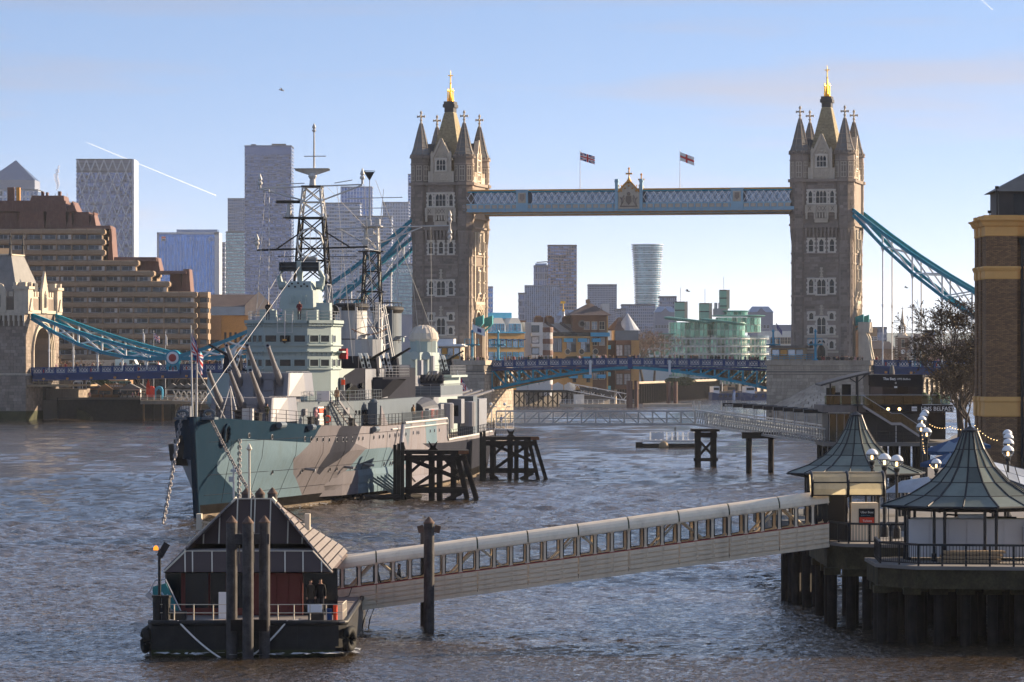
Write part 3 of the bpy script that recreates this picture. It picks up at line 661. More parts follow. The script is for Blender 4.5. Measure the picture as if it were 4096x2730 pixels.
# ------------------------------------------------------------------ piers
def pier(u,label,kiosk):
    t=thing('bridge_pier',label,'bridge pier',br(u,0,0),BRZ,'granite piers of the bascule bridge')
    hw=10.75;y0,y1=-5.5,24.2;m=MB()
    m.bx(-hw,hw,y0,y1,-4,12.3);m.build('pier_body','stone_ground',t)
    m=MB();m.bx(-hw-.35,hw+.35,y0-.35,y1+.35,12.35,13.35);m.bx(-hw-.25,hw+.25,y0-.25,y1+.25,10.4,10.8);m.bx(-hw-.15,hw+.15,y0-.15,y1+.15,11.1,11.3);m.build('parapet','stone_pier',t)
    c=MB();n=13
    for sgn,yb in ((-1,y0),(1,y1)):
        def rng_(r,z):return [(r*math.cos(math.pi*i/n),yb+sgn*.95*r*math.sin(math.pi*i/n),z)for i in range(n+1)]
        c.loft([rng_(9.6,-4),rng_(9.6,3.6)],closed=False)
    c.each('cutwater','stone_pier',t)
    rest=MB();rr=random.Random(3);cnt=0
    for k in range(9):
        r0_,r1_=9.8*(1-k/9),9.8*(1-(k+1)/9);z0,z1=3.6+k*.56,3.6+(k+1)*.56
        nn=max(4,16-k)
        for i in range(nn):
            a0,a1=math.pi*i/nn+.012,math.pi*(i+1)/nn-.012;e=rr.uniform(0,.06)
            s_=MB();P=[]
            for r_,z in ((r0_+.1,z0+e),(max(r1_,.15),z1+.1+e)):
                for a in (a0,a1):P.append((r_*math.cos(a),y0-.95*r_*math.sin(a),z))
            for r_,z in ((r0_+.1,z0-.22),(max(r1_,.15),z1-.2)):
                for a in (a0,a1):P.append((r_*math.cos(a),y0-.95*r_*math.sin(a),z))
            s_.add(P,[(0,1,3,2),(4,6,7,5),(0,4,5,1),(2,3,7,6),(0,2,6,4),(1,5,7,3)]);s_.build('cap_slab','stone_pier',t)
    fc=[((0,y0,0),(1,0,0),(0,-1,0),2*hw,.2,10.3,[(-9.7,9.7,-1,3.4)],True),((0,y0,0),(1,0,0),(0,-1,0),2*hw,11.35,12.3,[],True)]
    for s in (-1,1):fc.append(((s*hw,(y0+y1)/2,0),(0,s,0),(s,0,0),y1-y0,.2,10.3,[],False))
    for i in range(n):
        a=math.pi*(i+.5)/n;p=Vector((9.6*math.cos(a)*math.cos(math.pi/n/2),y0-.95*9.6*math.sin(a)*math.cos(math.pi/n/2),0));A=Vector((9.6*math.cos(math.pi*i/n),-.95*9.6*math.sin(math.pi*i/n),0));B=Vector((9.6*math.cos(math.pi*(i+1)/n),-.95*9.6*math.sin(math.pi*(i+1)/n),0));d=(A-B).normalized();nn=Vector((-d.y,d.x,0));nn=nn if nn.y<0 else-nn
        fc.append(((A.x/2+B.x/2,y0+A.y/2+B.y/2,0),d,nn,(A-B).length,.2,3.4,[],True))
    stone_field(t,fc,300,'stone_pier',.72,5,.07)
    m=MB();m.bx(-hw-.05,hw+.05,y0-.12,y1+.12,-3,1.2);m.build('algae_band','stone_algae',t)
    r=MB()
    for x0_,x1_,y_ in ((-hw,-1 if kiosk<0 else 3,y0+.3),):
        k=0;x=x0_
        while x<x1_:r.bx(x-.04,x+.04,y_-.04,y_+.04,13.3,14.6);x+=1.2
        for z in (14.55,14.1,13.7):r.bx(x0_,x1_,y_-.035,y_+.035,z-.04,z+.04)
    r.build('handrail','bridge_blue',t,kind='stuff')
    return t
pier(0,'granite river pier behind the ship stern carrying the left bridge tower',1)
pier(SPAN,'granite river pier with stepped conical cutwater under the right bridge tower',-1)

def cabin(u,w_,label,wd,dp,h,col,roofc):
    t=thing('control_cabin',label,'cabin',br(u,w_,13.35),BRZ)
    m=MB();m.bx(-wd/2,wd/2,0,dp,0,h);m.build('wall',col,t)
    m=MB();m.bx(-wd/2-.5,wd/2+.5,-.5,dp+.5,h,h+.28);m.bx(-wd/2-.3,wd/2+.3,-.3,dp+.3,h+.28,h+.5);m.build('roof',roofc,t)
    n=4
    for i in range(n):
        x0=-wd/2+.2+i*(wd-.3)/n;m=MB();m.bx(x0,x0+(wd-.3)/n-.15,-.05,.02,.9,h-.3);f=m.build('window','black_iron',t)
        m=MB();m.bx(x0+.06,x0+(wd-.3)/n-.21,-.07,-.04,1.0,h-.4);m.build('pane','pane_sky' if i != 1 else 'orange_gilt',f)
    return t
cabin(SPAN-6.4,-4.9,'low brown control cabin with lit window on the right bridge pier',7.0,4,2.6,'tan_steel','stone_ground')
cb=cabin(2.6,-4.6,'round-fronted cabin with yellow panels at the foot of left bridge tower',5.6,4,3.0,'stone_light','white_paint')
m=MB();m.bx(.9,2.5,-.06,0,.3,2.7);m.build('yellow_panel','orange_gilt',cb)
m=MB();m.bx(-2.6,1.2,.4,2.6,3.5,4.6)
m.build('roof_plant','white_paint',cb)

def signal_post(u,w_,label):
    t=thing('lamp_pillar',label,'lamp post',br(u,w_,13.0),BRZ,'blue iron pillars on the bridge piers')
    m=MB();m.lathe((0,0,0),[(.55,0),(.55,.5),(.3,.7),(.26,3.2),(.42,3.4),(.5,3.7),(.24,3.9),(.2,6.2),(.34,6.4),(.1,6.9)],8);m.build('post','bridge_blue',t)
    m=MB();m.bx(-1.5,1.5,-.1,.1,3.5,3.7);m.bx(-1.5,1.5,-.7,.7,3.7,3.8)
    for x in (-1.5,-.5,.5,1.5):m.bx(x-.05,x+.05,-.7,-.6,3.8,4.9)
    m.bx(-1.5,1.5,-.7,-.62,4.85,4.95);m.build('platform','bridge_blue',t)
signal_post(7.7,-3.5,'tall blue iron pillar with platform beside the left tower portal')
signal_post(12.2,2.0,'tall blue iron pillar in front of the yellow warehouse')
signal_post(SPAN-9.6,-4.2,'tall blue iron pillar at the left corner of the right pier')
signal_post(SPAN-.6,-4.6,'tall blue iron lamp pillar before the right tower door')

t=thing('portal_buttress','stone gate piers with blue doors beside the right bridge tower portal','gate',br(SPAN+8.4,0,12.6),BRZ)
for y in (1.5,5.2):
    m=MB();m.bx(-.7,.9,y,y+1.2,0,8.6);m.extr([(.9,y,0),(2.4,y,0),(1.6,y,3.6),(1.4,y,5.5),(.9,y,6.5)],(0,1.2,0));m.build('stone_pier','stone_light',t)
m=MB();m.bx(-.5,.5,2.7,5.2,0,6.4);m.build('door','bridge_blue',t)
m=MB();m.bx(-.8,1.6,1.3,6.6,6.6,8.8);m.build('lintel','stone_light',t)

# ------------------------------------------------------------------ parapets, spans and bascules
def parapet(parent,a,b,ztop,wy,hgt=1.5,pitch=2.55,toward=-1):
    """a,b: u range; ztop(u). panel posts, fretwork panels, rails (children of the span)"""
    n=max(1,round((b-a)/pitch));p=(b-a)/n
    rl=MB();
    for i in range(n):
        u0,u1=a+i*p,a+(i+1)*p;z0,z1=ztop(u0),ztop(u1)
        rl.beam((u0,wy,z0),(u1,wy,z1),.5,.16);rl.beam((u0,wy,z0-hgt+.12),(u1,wy,z1-hgt+.12),.4,.3);rl.beam((u0,wy,z0-.35),(u1,wy,z1-.35),.22,.12)
        post=MB();post.bx(u0-.3,u0+.3,wy-.22,wy+.22,z0-hgt,z0+.1);post.build('parapet_post','bridge_navy',parent)
        pn=MB();um,zm=(u0+u1)/2,(z0+z1)/2-.72;h,wd=.42,p-.72;y=wy+toward*.05
        for s in (-1,1):
            pn.beam((um-wd/2,y,zm+s*h),(um+wd/2,y,zm+s*h),   .06,.1)
            pn.beam((um+s*wd/2,y,zm-h),(um+s*wd/2,y,zm+h),.06,.08,(0,1,0))
        k=3
        for i_ in range(k):
            x0,x1=um-wd/2+wd*i_/k,um-wd/2+wd*(i_+1)/k
            pn.beam((x0,y,zm-h),(x1,y,zm+h),.06,.13,(0,1,0));pn.beam((x0,y,zm+h),(x1,y,zm-h),.06,.13,(0,1,0));pn.box(((x0+x1)/2,y,zm),(.32,.07,.32))
        pn.build('fretwork_panel','lattice_white',parent)
    rl.build('parapet_rail','bridge_navy',parent)
    bk=MB()
    for i in range(n):
        u0,u1=a+i*p,a+(i+1)*p;bk.beam((u0,wy+.1,(ztop(u0)-.7)),(u1,wy+.1,(ztop(u1)-.7)),.06,1.2)
    bk.build('parapet_backing','bridge_navy',parent)
def rail_only(parent,a,b,ztop,wy):
    rl=MB();n=16
    for i in range(n):
        u0,u1=a+(b-a)*i/n,a+(b-a)*(i+1)/n;rl.beam((u0,wy,ztop(u0)-.7),(u1,wy,ztop(u1)-.7),.3,1.4)
    rl.build('far_parapet','bridge_navy',parent)
W0,W1=1.6,17.1
def bascule(u0,u1,label):
    """leaf from pivot u0 to tip u1"""
    t=thing('bascule_leaf',label,'bridge span',br(0,0,0),BRZ,'two lifting leaves of the bridge')
    sg=1 if u1>u0 else-1;mid=SPAN/2
    def zt(u):return 13.75-.5*((u-mid)/30)**2
    def zb(u):
        k=abs(u-u1)/abs(u1-u0);return 11.9-4.6*k**1.55-.1
    a,b=min(u0,u1),max(u0,u1)
    parapet(t,a,b,zt,W0-.3);rail_only(t,a,b,zt,W1+.3)
    d=MB();n=10
    for i in range(n):
        ua,ub=u0+(u1-u0)*i/n,u0+(u1-u0)*(i+1)/n
        d.add([(ua,W0,zt(ua)-1.2),(ub,W0,zt(ub)-1.2),(ub,W1,zt(ub)-1.2),(ua,W1,zt(ua)-1.2),(ua,W0,zt(ua)-.85),(ub,W0,zt(ub)-.85),(ub,W1,zt(ub)-.85),(ua,W1,zt(ua)-.85)],[(0,1,2,3),(4,5,6,7),(0,1,5,4),(2,3,7,6)])
    d.build('deck','tan_steel',t)
    for wi,wy in enumerate((W0,6.6,12.0,W1)):
        mat='chain_blue' if wi in (0,3)else 'tan_steel'
        for i in range(n):
            ua,ub=u0+(u1-u0)*i/n,u0+(u1-u0)*(i+1)/n
            if wi==0:
                m=MB();m.beam((ua,wy,zb(ua)),(ub,wy,zb(ub)),.55,.6);m.build('lower_chord',mat,t)
                m=MB();m.beam((ua,wy-.02,zt(ua)-1.9),(ub,wy-.02,zt(ub)-1.9),.45,.55);m.build('upper_chord','bridge_navy',t)
            else:
                if i==0:acc=MB()
                acc.beam((ua,wy,zb(ua)),(ub,wy,zb(ub)),.5,.5)
            za,zd=zb(ua),zt(ua)-1.7
            if zd-za>.7:
                m=MB()if wi==0 else acc;m.beam((ua,wy,za),(ua,wy,zd),.38,.38,(0,1,0))
                if wi==0:m.build('truss_post',mat,t)
            if zt(ub)-1.7-zb(ua)>.9:
                m=MB()if wi==0 else acc;m.beam((ua,wy+.03,zt(ua)-1.8),(ub,wy+.03,zb(ub)),.36,.34,(0,1,0))
                if wi==0:m.build('truss_diagonal',mat,t)
        if wi:acc.build('inner_girder',mat,t)
    x=MB()
    for i in range(0,n+1):
        u=u0+(u1-u0)*i/n
        if zt(u)-zb(u)>2.2:x.beam((u,W0,zb(u)),(u,W1,zb(u)),.3,.3);x.beam((u,W0,zb(u)+.2),(u,6.6,zt(u)-1.8),.2,.2);x.beam((u,6.6,zb(u)+.2),(u,12,zt(u)-1.8),.2,.2)
    x.build('cross_bracing','tan_steel',t)
    ns=MB();ns.bx(u1-sg*.1-.25,u1-sg*.1+.25,W0-.55,W0-.1,11.6,14.0);ns.build('nose_post','bridge_navy',t)
    wp=MB();uu=u0+(u1-u0)*.72;wp.bx(uu-.25,uu+.25,W0-.75,W0-.6,10.3,13.4);wp.build('white_board','white_paint',t)
    return t
bascule(10.9,SPAN/2-.15,'left lifting bridge leaf with arched blue truss in front of brick warehouses')
bascule(SPAN-10.9,SPAN/2+.15,'right lifting bridge leaf with arched blue truss before the green glass flats')
def side_span(a,b,za,zb_,label):
    t=thing('suspended_span',label,'bridge span',br(0,0,0),BRZ,'suspended approach spans of the bridge')
    def zt(u):return za+(zb_-za)*(u-a)/(b-a)
    parapet(t,a,b,zt,W0-.4,1.5,2.6);rail_only(t,a,b,zt,W1+.4)
    d=MB();d.extr([(a,W0-.2,zt(a)-1.2),(b,W0-.2,zt(b)-1.2),(b,W0-.2,zt(b)-.85),(a,W0-.2,zt(a)-.85)],(0,W1-W0+.4,0));d.build('deck','asphalt',t)
    for wy in (W0-.1,W1+.1):
        g=MB();g.beam((a,wy,zt(a)-2.25),(b,wy,zt(b)-2.25),.35,1.3);g.beam((a,wy-.2,zt(a)-2.8),(b,wy-.2,zt(b)-2.8),.8,.22);g.beam((a,wy-.25,zt(a)-1.65),(b,wy-.25,zt(b)-1.65),.7,.25);g.build('edge_girder','bridge_navy',t)
    n=int((b-a)/5.3)
    for i in range(n):
        u=a+(i+.5)*(b-a)/n;g=MB();g.bx(u-.25,u+.25,W0-.75,W0-.45,zt(u)-2.75,zt(u)-2.3);g.build('gilt_boss','orange_gilt',t)
        g=MB();g.bx(u-.2,u+.2,W0,W1,zt(u)-2.7,zt(u)-1.6);g.build('cross_girder','bridge_navy',t)
        if i % 2==0:g=MB();g.bx(u-.14,u+.14,W0-.68,W0-.62,zt(u)-1.1,zt(u)-.4);g.build('red_shield','red_paint',t)
    return t
sp=side_span(-92.5,-10.9,11.7,13.4,'blue suspended road deck left of the warship, crowded with pedestrians')
side_span(SPAN+10.9,SPAN+96,13.4,11.8,'blue suspended road deck right of the right tower behind the bare tree')

m=MB();m.bx(-61.6,-58.6,W0-1.0,W0-.2,10.3,12.6);m.build('arms_housing','bridge_navy',sp)
m=MB();m.bx(-61.2,-59.0,W0-1.06,W0-1.0,11.0,12.4);pn=m.build('arms_panel','lattice_white',sp)
m=MB();m.bx(-60.25,-59.95,W0-1.1,W0-1.05,11.1,12.0);m.bx(-60.5,-59.7,W0-1.1,W0-1.05,11.5,11.75);m.build('red_cross','red_paint',pn)
m=MB()
for s in (-1,1):m.box((-60.1+s*.7,W0-1.08,11.6),(.35,.05,.8));m.box((-60.1+s*.5,W0-1.08,12.1),(.3,.05,.3))
m.build('supporters','black_iron',pn)
# ------------------------------------------------------------------ suspension chains
def chain(wy,pts_up,pts_lo,label,hang,deck,roundel=None):
    """upper and lower chord through points (u, z), N shaped web, hangers to the deck"""
    t=thing('suspension_chain',label,'suspension chain',br(0,0,0),BRZ,'blue suspension chains of the bridge')
    n=len(pts_up)-1
    for nm,pts,hh in (('upper_chord',pts_up,.75),('lower_chord',pts_lo,.7)):
        m=MB()
        for i in range(n):
            m.beam((pts[i][0],wy,pts[i][1]),(pts[i+1][0],wy,pts[i+1][1]),.7,hh)
            m.beam((pts[i][0],wy-.1,pts[i][1]+hh*.42),(pts[i+1][0],wy-.1,pts[i+1][1]+hh*.42),1.0,.14)
            m.beam((pts[i][0],wy-.1,pts[i][1]-hh*.42),(pts[i+1][0],wy-.1,pts[i+1][1]-hh*.42),1.0,.14)
        m.build(nm,'chain_blue',t)
    for i in range(1,n):
        if pts_up[i][1]-pts_lo[i][1]<.9:continue
        m=MB();m.beam((pts_lo[i][0],wy,pts_lo[i][1]),(pts_up[i][0],wy,pts_up[i][1]),.38,.3,(0,1,0));m.build('web_post','white_paint',t)
    for i in range(n):
        if max(pts_up[i][1]-pts_lo[i][1],pts_up[i+1][1]-pts_lo[i+1][1])<1.0:continue
        m=MB();m.beam((pts_up[i][0],wy,pts_up[i][1]),(pts_lo[i+1][0],wy,pts_lo[i+1][1]),.34,.3,(0,1,0));m.beam((pts_lo[i][0],wy,pts_lo[i][1]),(pts_up[i+1][0],wy,pts_up[i+1][1]),.3,.26,(0,1,0));m.build('web_diagonal','white_paint',t)
    for u in hang:
        z=np.interp(u,[p[0]for p in sorted(pts_lo)],[p[1]for p in sorted(pts_lo)])
        if z-deck(u)<.5:continue
        m=MB();m.tube((u,wy,deck(u)),(u,wy,z),.15,n=8);m.tube((u,wy,z-1.1),(u,wy,z-.2),.18,.45,8);m.tube((u,wy,(z+deck(u))/2-.3),(u,wy,(z+deck(u))/2+.3),.24,n=8);m.build('hanger','white_paint',t)
    if roundel is not None:
        u,z=roundel
        for r_,d_,mt in ((1.75,.5,'chain_blue'),(1.35,.62,'white_paint'),(.85,.72,'red_paint')):
            m=MB();m.tube((u,wy-d_,z),(u,wy+d_,z),r_,n=24);m.build('roundel',mt,t)
        m=MB();m.bx(u-1.5,u+1.5,wy-.4,wy+.4,z-2.6,z-1.2);m.build('pin_housing','chain_blue',t)
    return t
def curve(a,b,sag,n=8):
    return [(a[0]+(b[0]-a[0])*i/n,a[1]+(b[1]-a[1])*i/n-4*sag*(i/n)*(1-i/n))for i in range(n+1)]
PIN=(-60.1,13.9)
ldk=lambda u:11.7+(u+92.5)/81.6*1.7-1.0
rdk=lambda u:13.4-(u-SPAN-10.9)/85*1.6-1.0
for wy,nm in ((.9,'near'),(17.8,'far')):
    chain(wy,curve((-92.6,23.4),PIN,.75,6),curve((-92.6,22.6),PIN,3.1,6),'short blue %s chain rising left to the arched stone abutment' % nm,[-88.5+5.6*i for i in range(6)],ldk,PIN)
    chain(wy,curve(PIN,(-6.6,43.6),4.2,9),curve(PIN,(-6.6,42.2),8.6,9),'long blue %s chain climbing behind the warship masts to left tower' % nm,[-54.6+5.6*i for i in range(9)],ldk)
    chain(wy,curve((SPAN+6.6,45.0),(SPAN+63,15.2),4.0,9),curve((SPAN+6.6,44.0),(SPAN+63,15.2),8.6,9),'blue %s chain falling from the right tower towards the brick building' % nm,[SPAN+12.9+6.25*i for i in range(8)],rdk)
# ------------------------------------------------------------------ high level walkways
def walkway(wy0,wy1,label,front):
    t=thing('high_walkway',label,'walkway',br(0,0,0),BRZ,'two high walkways between the bridge towers')
    a,b=(5.2 if front else 6.2),SPAN-6.35;zb,zt=45.9,49.6
    m=MB();m.bx(a-(.9 if front else 0),b+.6,wy0-.25,wy1+.25,zb-.7,zb);m.build('floor_girder','bridge_pale',t)
    m=MB();m.bx(a,b,wy0-.1,wy1+.1,zb-1.05,zb-.7);m.build('soffit','tan_steel',t)
    m=MB();m.bx(a,b,wy0-.12,wy1+.12,zt-.28,zt);m.build('top_chord','chain_blue',t)
    m=MB();m.bx(a,b,wy0-.2,wy1+.2,zt,zt+.16);m.bx(a,b,wy0+.4,wy1-.4,zt+.16,zt+.34);m.build('roof','orange_gilt',t)
    m=MB();m.bx(a,b,(wy0+wy1)/2-.06,(wy0+wy1)/2+.06,zb,zt-.3);m.build('glazing','pane_sky',t)
    mid=SPAN/2;panels=[(17.9,2.6),(mid,5.6),(SPAN-17.9,2.6)]
    n=48;p=(b-a)/n;y=wy0-.28
    for i in range(n):
        u0,u1=a+i*p,a+(i+1)*p
        if front:
            q=MB();q.bx(u0+.2,u1-.2,y-.06,y+.05,zb-.02,zb+.72);q.build('lower_panel','stone_light',t)
            q=MB();q.bx(u0-.16,u0+.16,y-.14,y+.05,zb-.75,zb+.95);q.build('panel_post','bridge_pale',t)
        if any(abs((u0+u1)/2-c)<h/2+.2 for c,h in panels):continue
        for s in (1,-1):
            q=MB();q.beam((u0,wy0-(.1 if s>0 else .16),zb+1.0 if s>0 else zt-.3),(u1,wy0-(.1 if s>0 else .16),zt-.3 if s>0 else zb+1.0),.12,.27,(0,1,0));q.build('lattice_bar','lattice_white',t)if front else None
    for sgn,yy in ((1,wy1+.1),):
        q=MB()
        for i in range(n):
            u0,u1=a+i*p,a+(i+1)*p;q.beam((u0,yy,zb+1),(u1,yy,zt-.3),.2,.1,(0,1,0));q.beam((u0,yy+.06,zt-.3),(u1,yy+.06,zb+1),.2,.1,(0,1,0))
        q.build('far_lattice','lattice_white',t,kind='stuff')
    m=MB();m.bx(a,b,y-.08,y+.1,zb+.74,zb+1.0);m.bx(a,b,y-.1,y+.1,zb-.78,zb-.6);m.build('rail','bridge_pale',t)
    if front:
        g=MB()
        for i in range(n):g.box((a+(i+.5)*p,y-.02,zb-.86),(.3,.2,.18))
        g.build('gilt_studs','orange_gilt',t,kind='stuff')
        for c,h in ((17.9,2.6),(SPAN-17.9,2.6)):
            m=MB();m.bx(c-h/2,c+h/2,y-.18,y+.1,zb-.6,zt+.05);m.bx(c-h/2-.1,c+h/2+.1,y-.24,y+.1,zt-.02,zt+.2);o=m.build('pylon_panel','bridge_pale',t)
            m=MB();m.bx(c-.85,c+.85,y-.22,y-.17,zb+1.1,zt-.4);m.build('panel_field','stone_light',o)
            m=MB();m.extr([(c-.45,y-.22,zb+3.0),(c+.45,y-.22,zb+3.0),(c+.5,y-.22,zb+2.0),(c,y-.22,zb+1.4),(c-.5,y-.22,zb+2.0)],(0,-.12,0));m.build('shield','stone',o)
        c=mid
        m=MB()
        for s in (-1,1):
            m.bx(c+s*2.65-.32,c+s*2.65+.32,y-.4,y+.4,zb-.7,zt+1.7);m.bx(c+s*2.65-.45,c+s*2.65+.45,y-.5,y+.5,zt+1.7,zt+1.95);m.bx(c+s*2.65-.36,c+s*2.65+.36,y-.42,y+.42,zt+1.95,zt+2.35)
        m.each('pylon','bridge_pale',t)
        og=[(c-2.3,zb-.3),(c+2.3,zb-.3),(c+2.3,zt-.4)]+[(c+2.3-2.3*k/8,zt-.4+2.5*(k/8)**1.7+.55*math.sin(k/8*math.pi))for k in range(1,8)]+[(c,zt+2.1)]+[(c-2.3+2.3*k/8,zt-.4+2.5*(k/8)**1.7+.55*math.sin(k/8*math.pi))for k in range(7,0,-1)]+[(c-2.3,zt-.4)]
        m=MB();m.extr([(a_,y-.3,b_)for a_,b_ in og],(0,.35,0));o=m.build('arms_field','stone_light',t)
        m=MB()
        for i in range(2,len(og)-1):m.beam((og[i][0],y-.36,og[i][1]),(og[i+1][0],y-.36,og[i+1][1]),.3,.34)
        for k in range(5):m.sphere((c-1.6+.8*k,y-.38,zt-.2+1.1*(1-abs(k-2)/2.)),.22,6,4)
        m.build('ogee_moulding','orange_gilt',o)
        m=MB();m.extr([(c-.55,y-.33,zb+2.4),(c+.55,y-.33,zb+2.4),(c+.6,y-.33,zb+1.3),(c,y-.33,zb+.5),(c-.6,y-.33,zb+1.3)],(0,-.15,0));m.sphere((c,y-.35,zb+2.9),.4,8,5)
        for s in (-1,1):m.path([(c+s*1.7,y-.36,zb+.3),(c+s*1.3,y-.38,zb+1.2),(c+s*1.2,y-.38,zb+2.0),(c+s*1.0,y-.36,zb+2.6)],[.14,.3,.26,.16],6);m.path([(c+s*1.2,y-.38,zb+1.9),(c+s*.8,y-.38,zb+1.8)],.12,5);m.path([(c+s*1.4,y-.38,zb+1.5),(c+s*1.85,y-.36,zb+2.2)],.14,5)
        m.bx(c-1.9,c+1.9,y-.4,y-.28,zb+.1,zb+.35);m.build('coat_of_arms','stone',o)
        m=MB()
        for k in range(9):
            if k != 4:x=c-2.2+.55*k;m.lathe((x,y,zt+.3),[(.06,0),(.06,.5),(.15,.6),(.02,.85)],6)
        m.bx(c-2.3,c+2.3,y-.08,y+.08,zt+.2,zt+.35);m.build('cresting','orange_gilt',t,kind='stuff')
    if True:
        c=mid+(0 if front else .0)
        m=MB();z=zt+(2.0 if front else 1.4);m.sphere((c,wy0-.28,z-.2),.55,8,5);m.lathe((c,wy0-.28,z),[(.5,0),(.2,.5),(.14,.9),(.14,2.4),(.28,2.5),(.03,2.9)],8);m.bx(c-.7,c+.7,wy0-.4,wy0-.16,z+1.3,z+1.65);m.build('cross','orange_gilt',t)
    return t
walkway(.1,3.8,'nearer high level walkway with white lattice and carved coat of arms',True)
walkway(14.9,18.6,'farther high level walkway mostly hidden, its gilt cross showing',False)
# ------------------------------------------------------------------ north abutment tower
def abutment():
    t=thing('abutment_tower','squat battlemented stone gatehouse with big pointed arch at far left','gatehouse',br(-93,-2,0),BRZ)
    D,Wd=23.4,16.0;x1=0;x0=-Wd;ym=D/2;zc=24.0;pw=12.4
    m=MB();m.bx(x0,x1,0,D,-4,10.2);m.build('plinth','stone_ground',t)
    m=MB();m.bx(x0,x1,.3,ym-pw/2,10.2,zc+3);m.bx(x0,x1,ym+pw/2,D-.3,10.2,zc+3);m.bx(x0,x1,ym-pw/2,ym+pw/2,21.0,zc+3)
    ap=arch_pts(pw,10.3,5.0)[2:]
    for i in range(len(ap)-1):
        (a,za),(b,zb)=ap[i],ap[i+1];B=10.6
        m.add([(x0,ym+a,B+za),(x0,ym+b,B+zb),(x0,ym+b,21.2),(x0,ym+a,21.2),(x1,ym+a,B+za),(x1,ym+b,B+zb),(x1,ym+b,21.2),(x1,ym+a,21.2)],[(0,1,2,3),(7,6,5,4),(0,4,5,1)])
    m.build('wall','stone',t)
    for k,(gr,dp)in enumerate(((0,.12),(.55,.3),(1.1,.5))):
        o=arch_pts(pw+2*gr,10.3+gr,5.0)[2:];i_=arch_pts(pw+2*gr-.6,10.0+gr,5.0)[2:];q=MB()
        for i in range(len(o)-1):
            q.add([(x1,ym+o[i][0],10.6+o[i][1]),(x1,ym+o[i+1][0],10.6+o[i+1][1]),(x1,ym+i_[i+1][0],10.6+i_[i+1][1]),(x1,ym+i_[i][0],10.6+i_[i][1]),(x1+dp,ym+o[i][0],10.6+o[i][1]),(x1+dp,ym+o[i+1][0],10.6+o[i+1][1]),(x1+dp,ym+i_[i+1][0],10.6+i_[i+1][1]),(x1+dp,ym+i_[i][0],10.6+i_[i][1])],[(4,5,6,7),(0,1,5,4),(2,3,7,6)])
        for s in (-1,1):y=ym+s*(pw/2+gr-.15);q.bx(x1,x1+dp,y-.25,y+.25,10.6,15.6)
        q.build('portal_arch','stone_light',t)
    m=MB();m.bx(x0-.4,x1+.4,-.4+.3,D+.1,zc-.3,zc+.4);m.bx(x0-.3,x1+.3,0,D,10.0,10.5);m.each('string_course','stone_light',t)
    m=MB()
    for i in range(14):m.bx(x0+.5+i*1.15,x0+1.0+i*1.15,-.5,.3,22.0,23.7)
    for i in range(14):m.bx(x0+.6+i*1.15,x0+.9+i*1.15,-.25,.3,20.9,22.0)
    m.bx(x0,x1,-.45,.3,23.2,23.7);m.build('corbel_table','stone_light',t,kind='stuff')
    for y in (1.6,D-1.6):
        m=MB();m.bx(x1-2.6,x1+.7,y-1.65,y+1.65,23.6,29.2);m.bx(x1-2.9,x1+1.0,y-1.95,y+1.95,29.0,29.6)
        for a in (-1.6,-.5,.6):m.bx(x1-1+a-.1,x1-1+a+.6,y-1.95,y+1.95,29.6,30.5)if a !=-.5 else m.bx(x1-2.9,x1+1,y-.35,y+.35,29.6,30.5)
        m.build('bartizan','stone_light',t)
        k=MB();k.extr([(x1-.4,y-1.3,24.2),(x1-.4,y+1.3,24.2),(x1-.4,y,27.0)],(1.4,0,0));k.build('chain_hood','stone_light',t)
    m=MB();m.bx(x0-.4,x0+2.4,.3,3.5,23.6,29.0);m.bx(x0-.6,x0+2.7,0,3.8,29,29.9);m.build('bartizan','stone',t)
    for (a0,a1,b0,b1)in ((x0+2,x1-2.6,.3,.9),(x1-.9,x1-.1,3.2,D-3.2)):
        m=MB();m.bx(a0,a1,b0,b1,24.3,27.4);m.build('parapet','stone_light' if b1>2 else 'stone',t);m=MB();along=a1-a0 if a1-a0>b1-b0 else b1-b0;s=0
        while s<along-.9:
            (m.bx(a0+s,a0+s+.9,b0-.1,b1+.1,27.4,28.5)if a1-a0>b1-b0 else m.bx(a0-.1,a1+.1,b0+s,b0+s+.9,27.4,28.5));s+=1.7
        m.each('merlon','stone_light',t)

    for kind in (0,1):
        m=MB();P=(lambda a,z,d:(x1+.15+d,ym+a,z))if kind==0 else (lambda a,z,d:(x0+9.5+a,.1-d,z))
        m.extr([P(-2.1,23.8,0),P(2.1,23.8,0),P(2.1,28.6,0),P(1.4,30,0),P(0,33.2 if kind==0 else 30.6,0),P(-1.4,30,0),P(-2.1,28.6,0)],(.5,0,0)if kind==0 else (0,-.5,0))
        g=m.build('gable','stone_light',t);m=MB()
        m.extr([P(-.9,25,.52),P(.9,25,.52),P(.9,27.6,.52),P(0,28.8,.52),P(-.9,27.6,.52)],(.08,0,0)if kind==0 else (0,-.08,0));m.build('niche','stone_ground',g)
        m=MB();m.path([P(0,25.2,.65),P(0,26.4,.7),P(0,27.2,.68),P(0,27.5,.66),P(0,27.9,.66)],[.45,.4,.3,.14,.22],7);m.build('statue','stone_light',g)
    m=MB();rx0,rx1,ry0,ry1=x0+3,x1-2.6,2.6,D-2.6
    m.loft([[(rx0,ry0,26.8),(rx1,ry0,26.8),(rx1,ry1,26.8),(rx0,ry1,26.8)],[(rx0+1.6,ym-4.3,36.6),(rx1-3.2,ym-4.3,36.6),(rx1-3.2,ym+4.3,36.6),(rx0+1.6,ym+4.3,36.6)]]);m.build('roof','slate',t)
    m=MB();m.bx(rx0+1.4,rx1-3.0,ym-4.5,ym+4.5,36.6,36.9);m.build('ridge_cresting','stone_light',t)
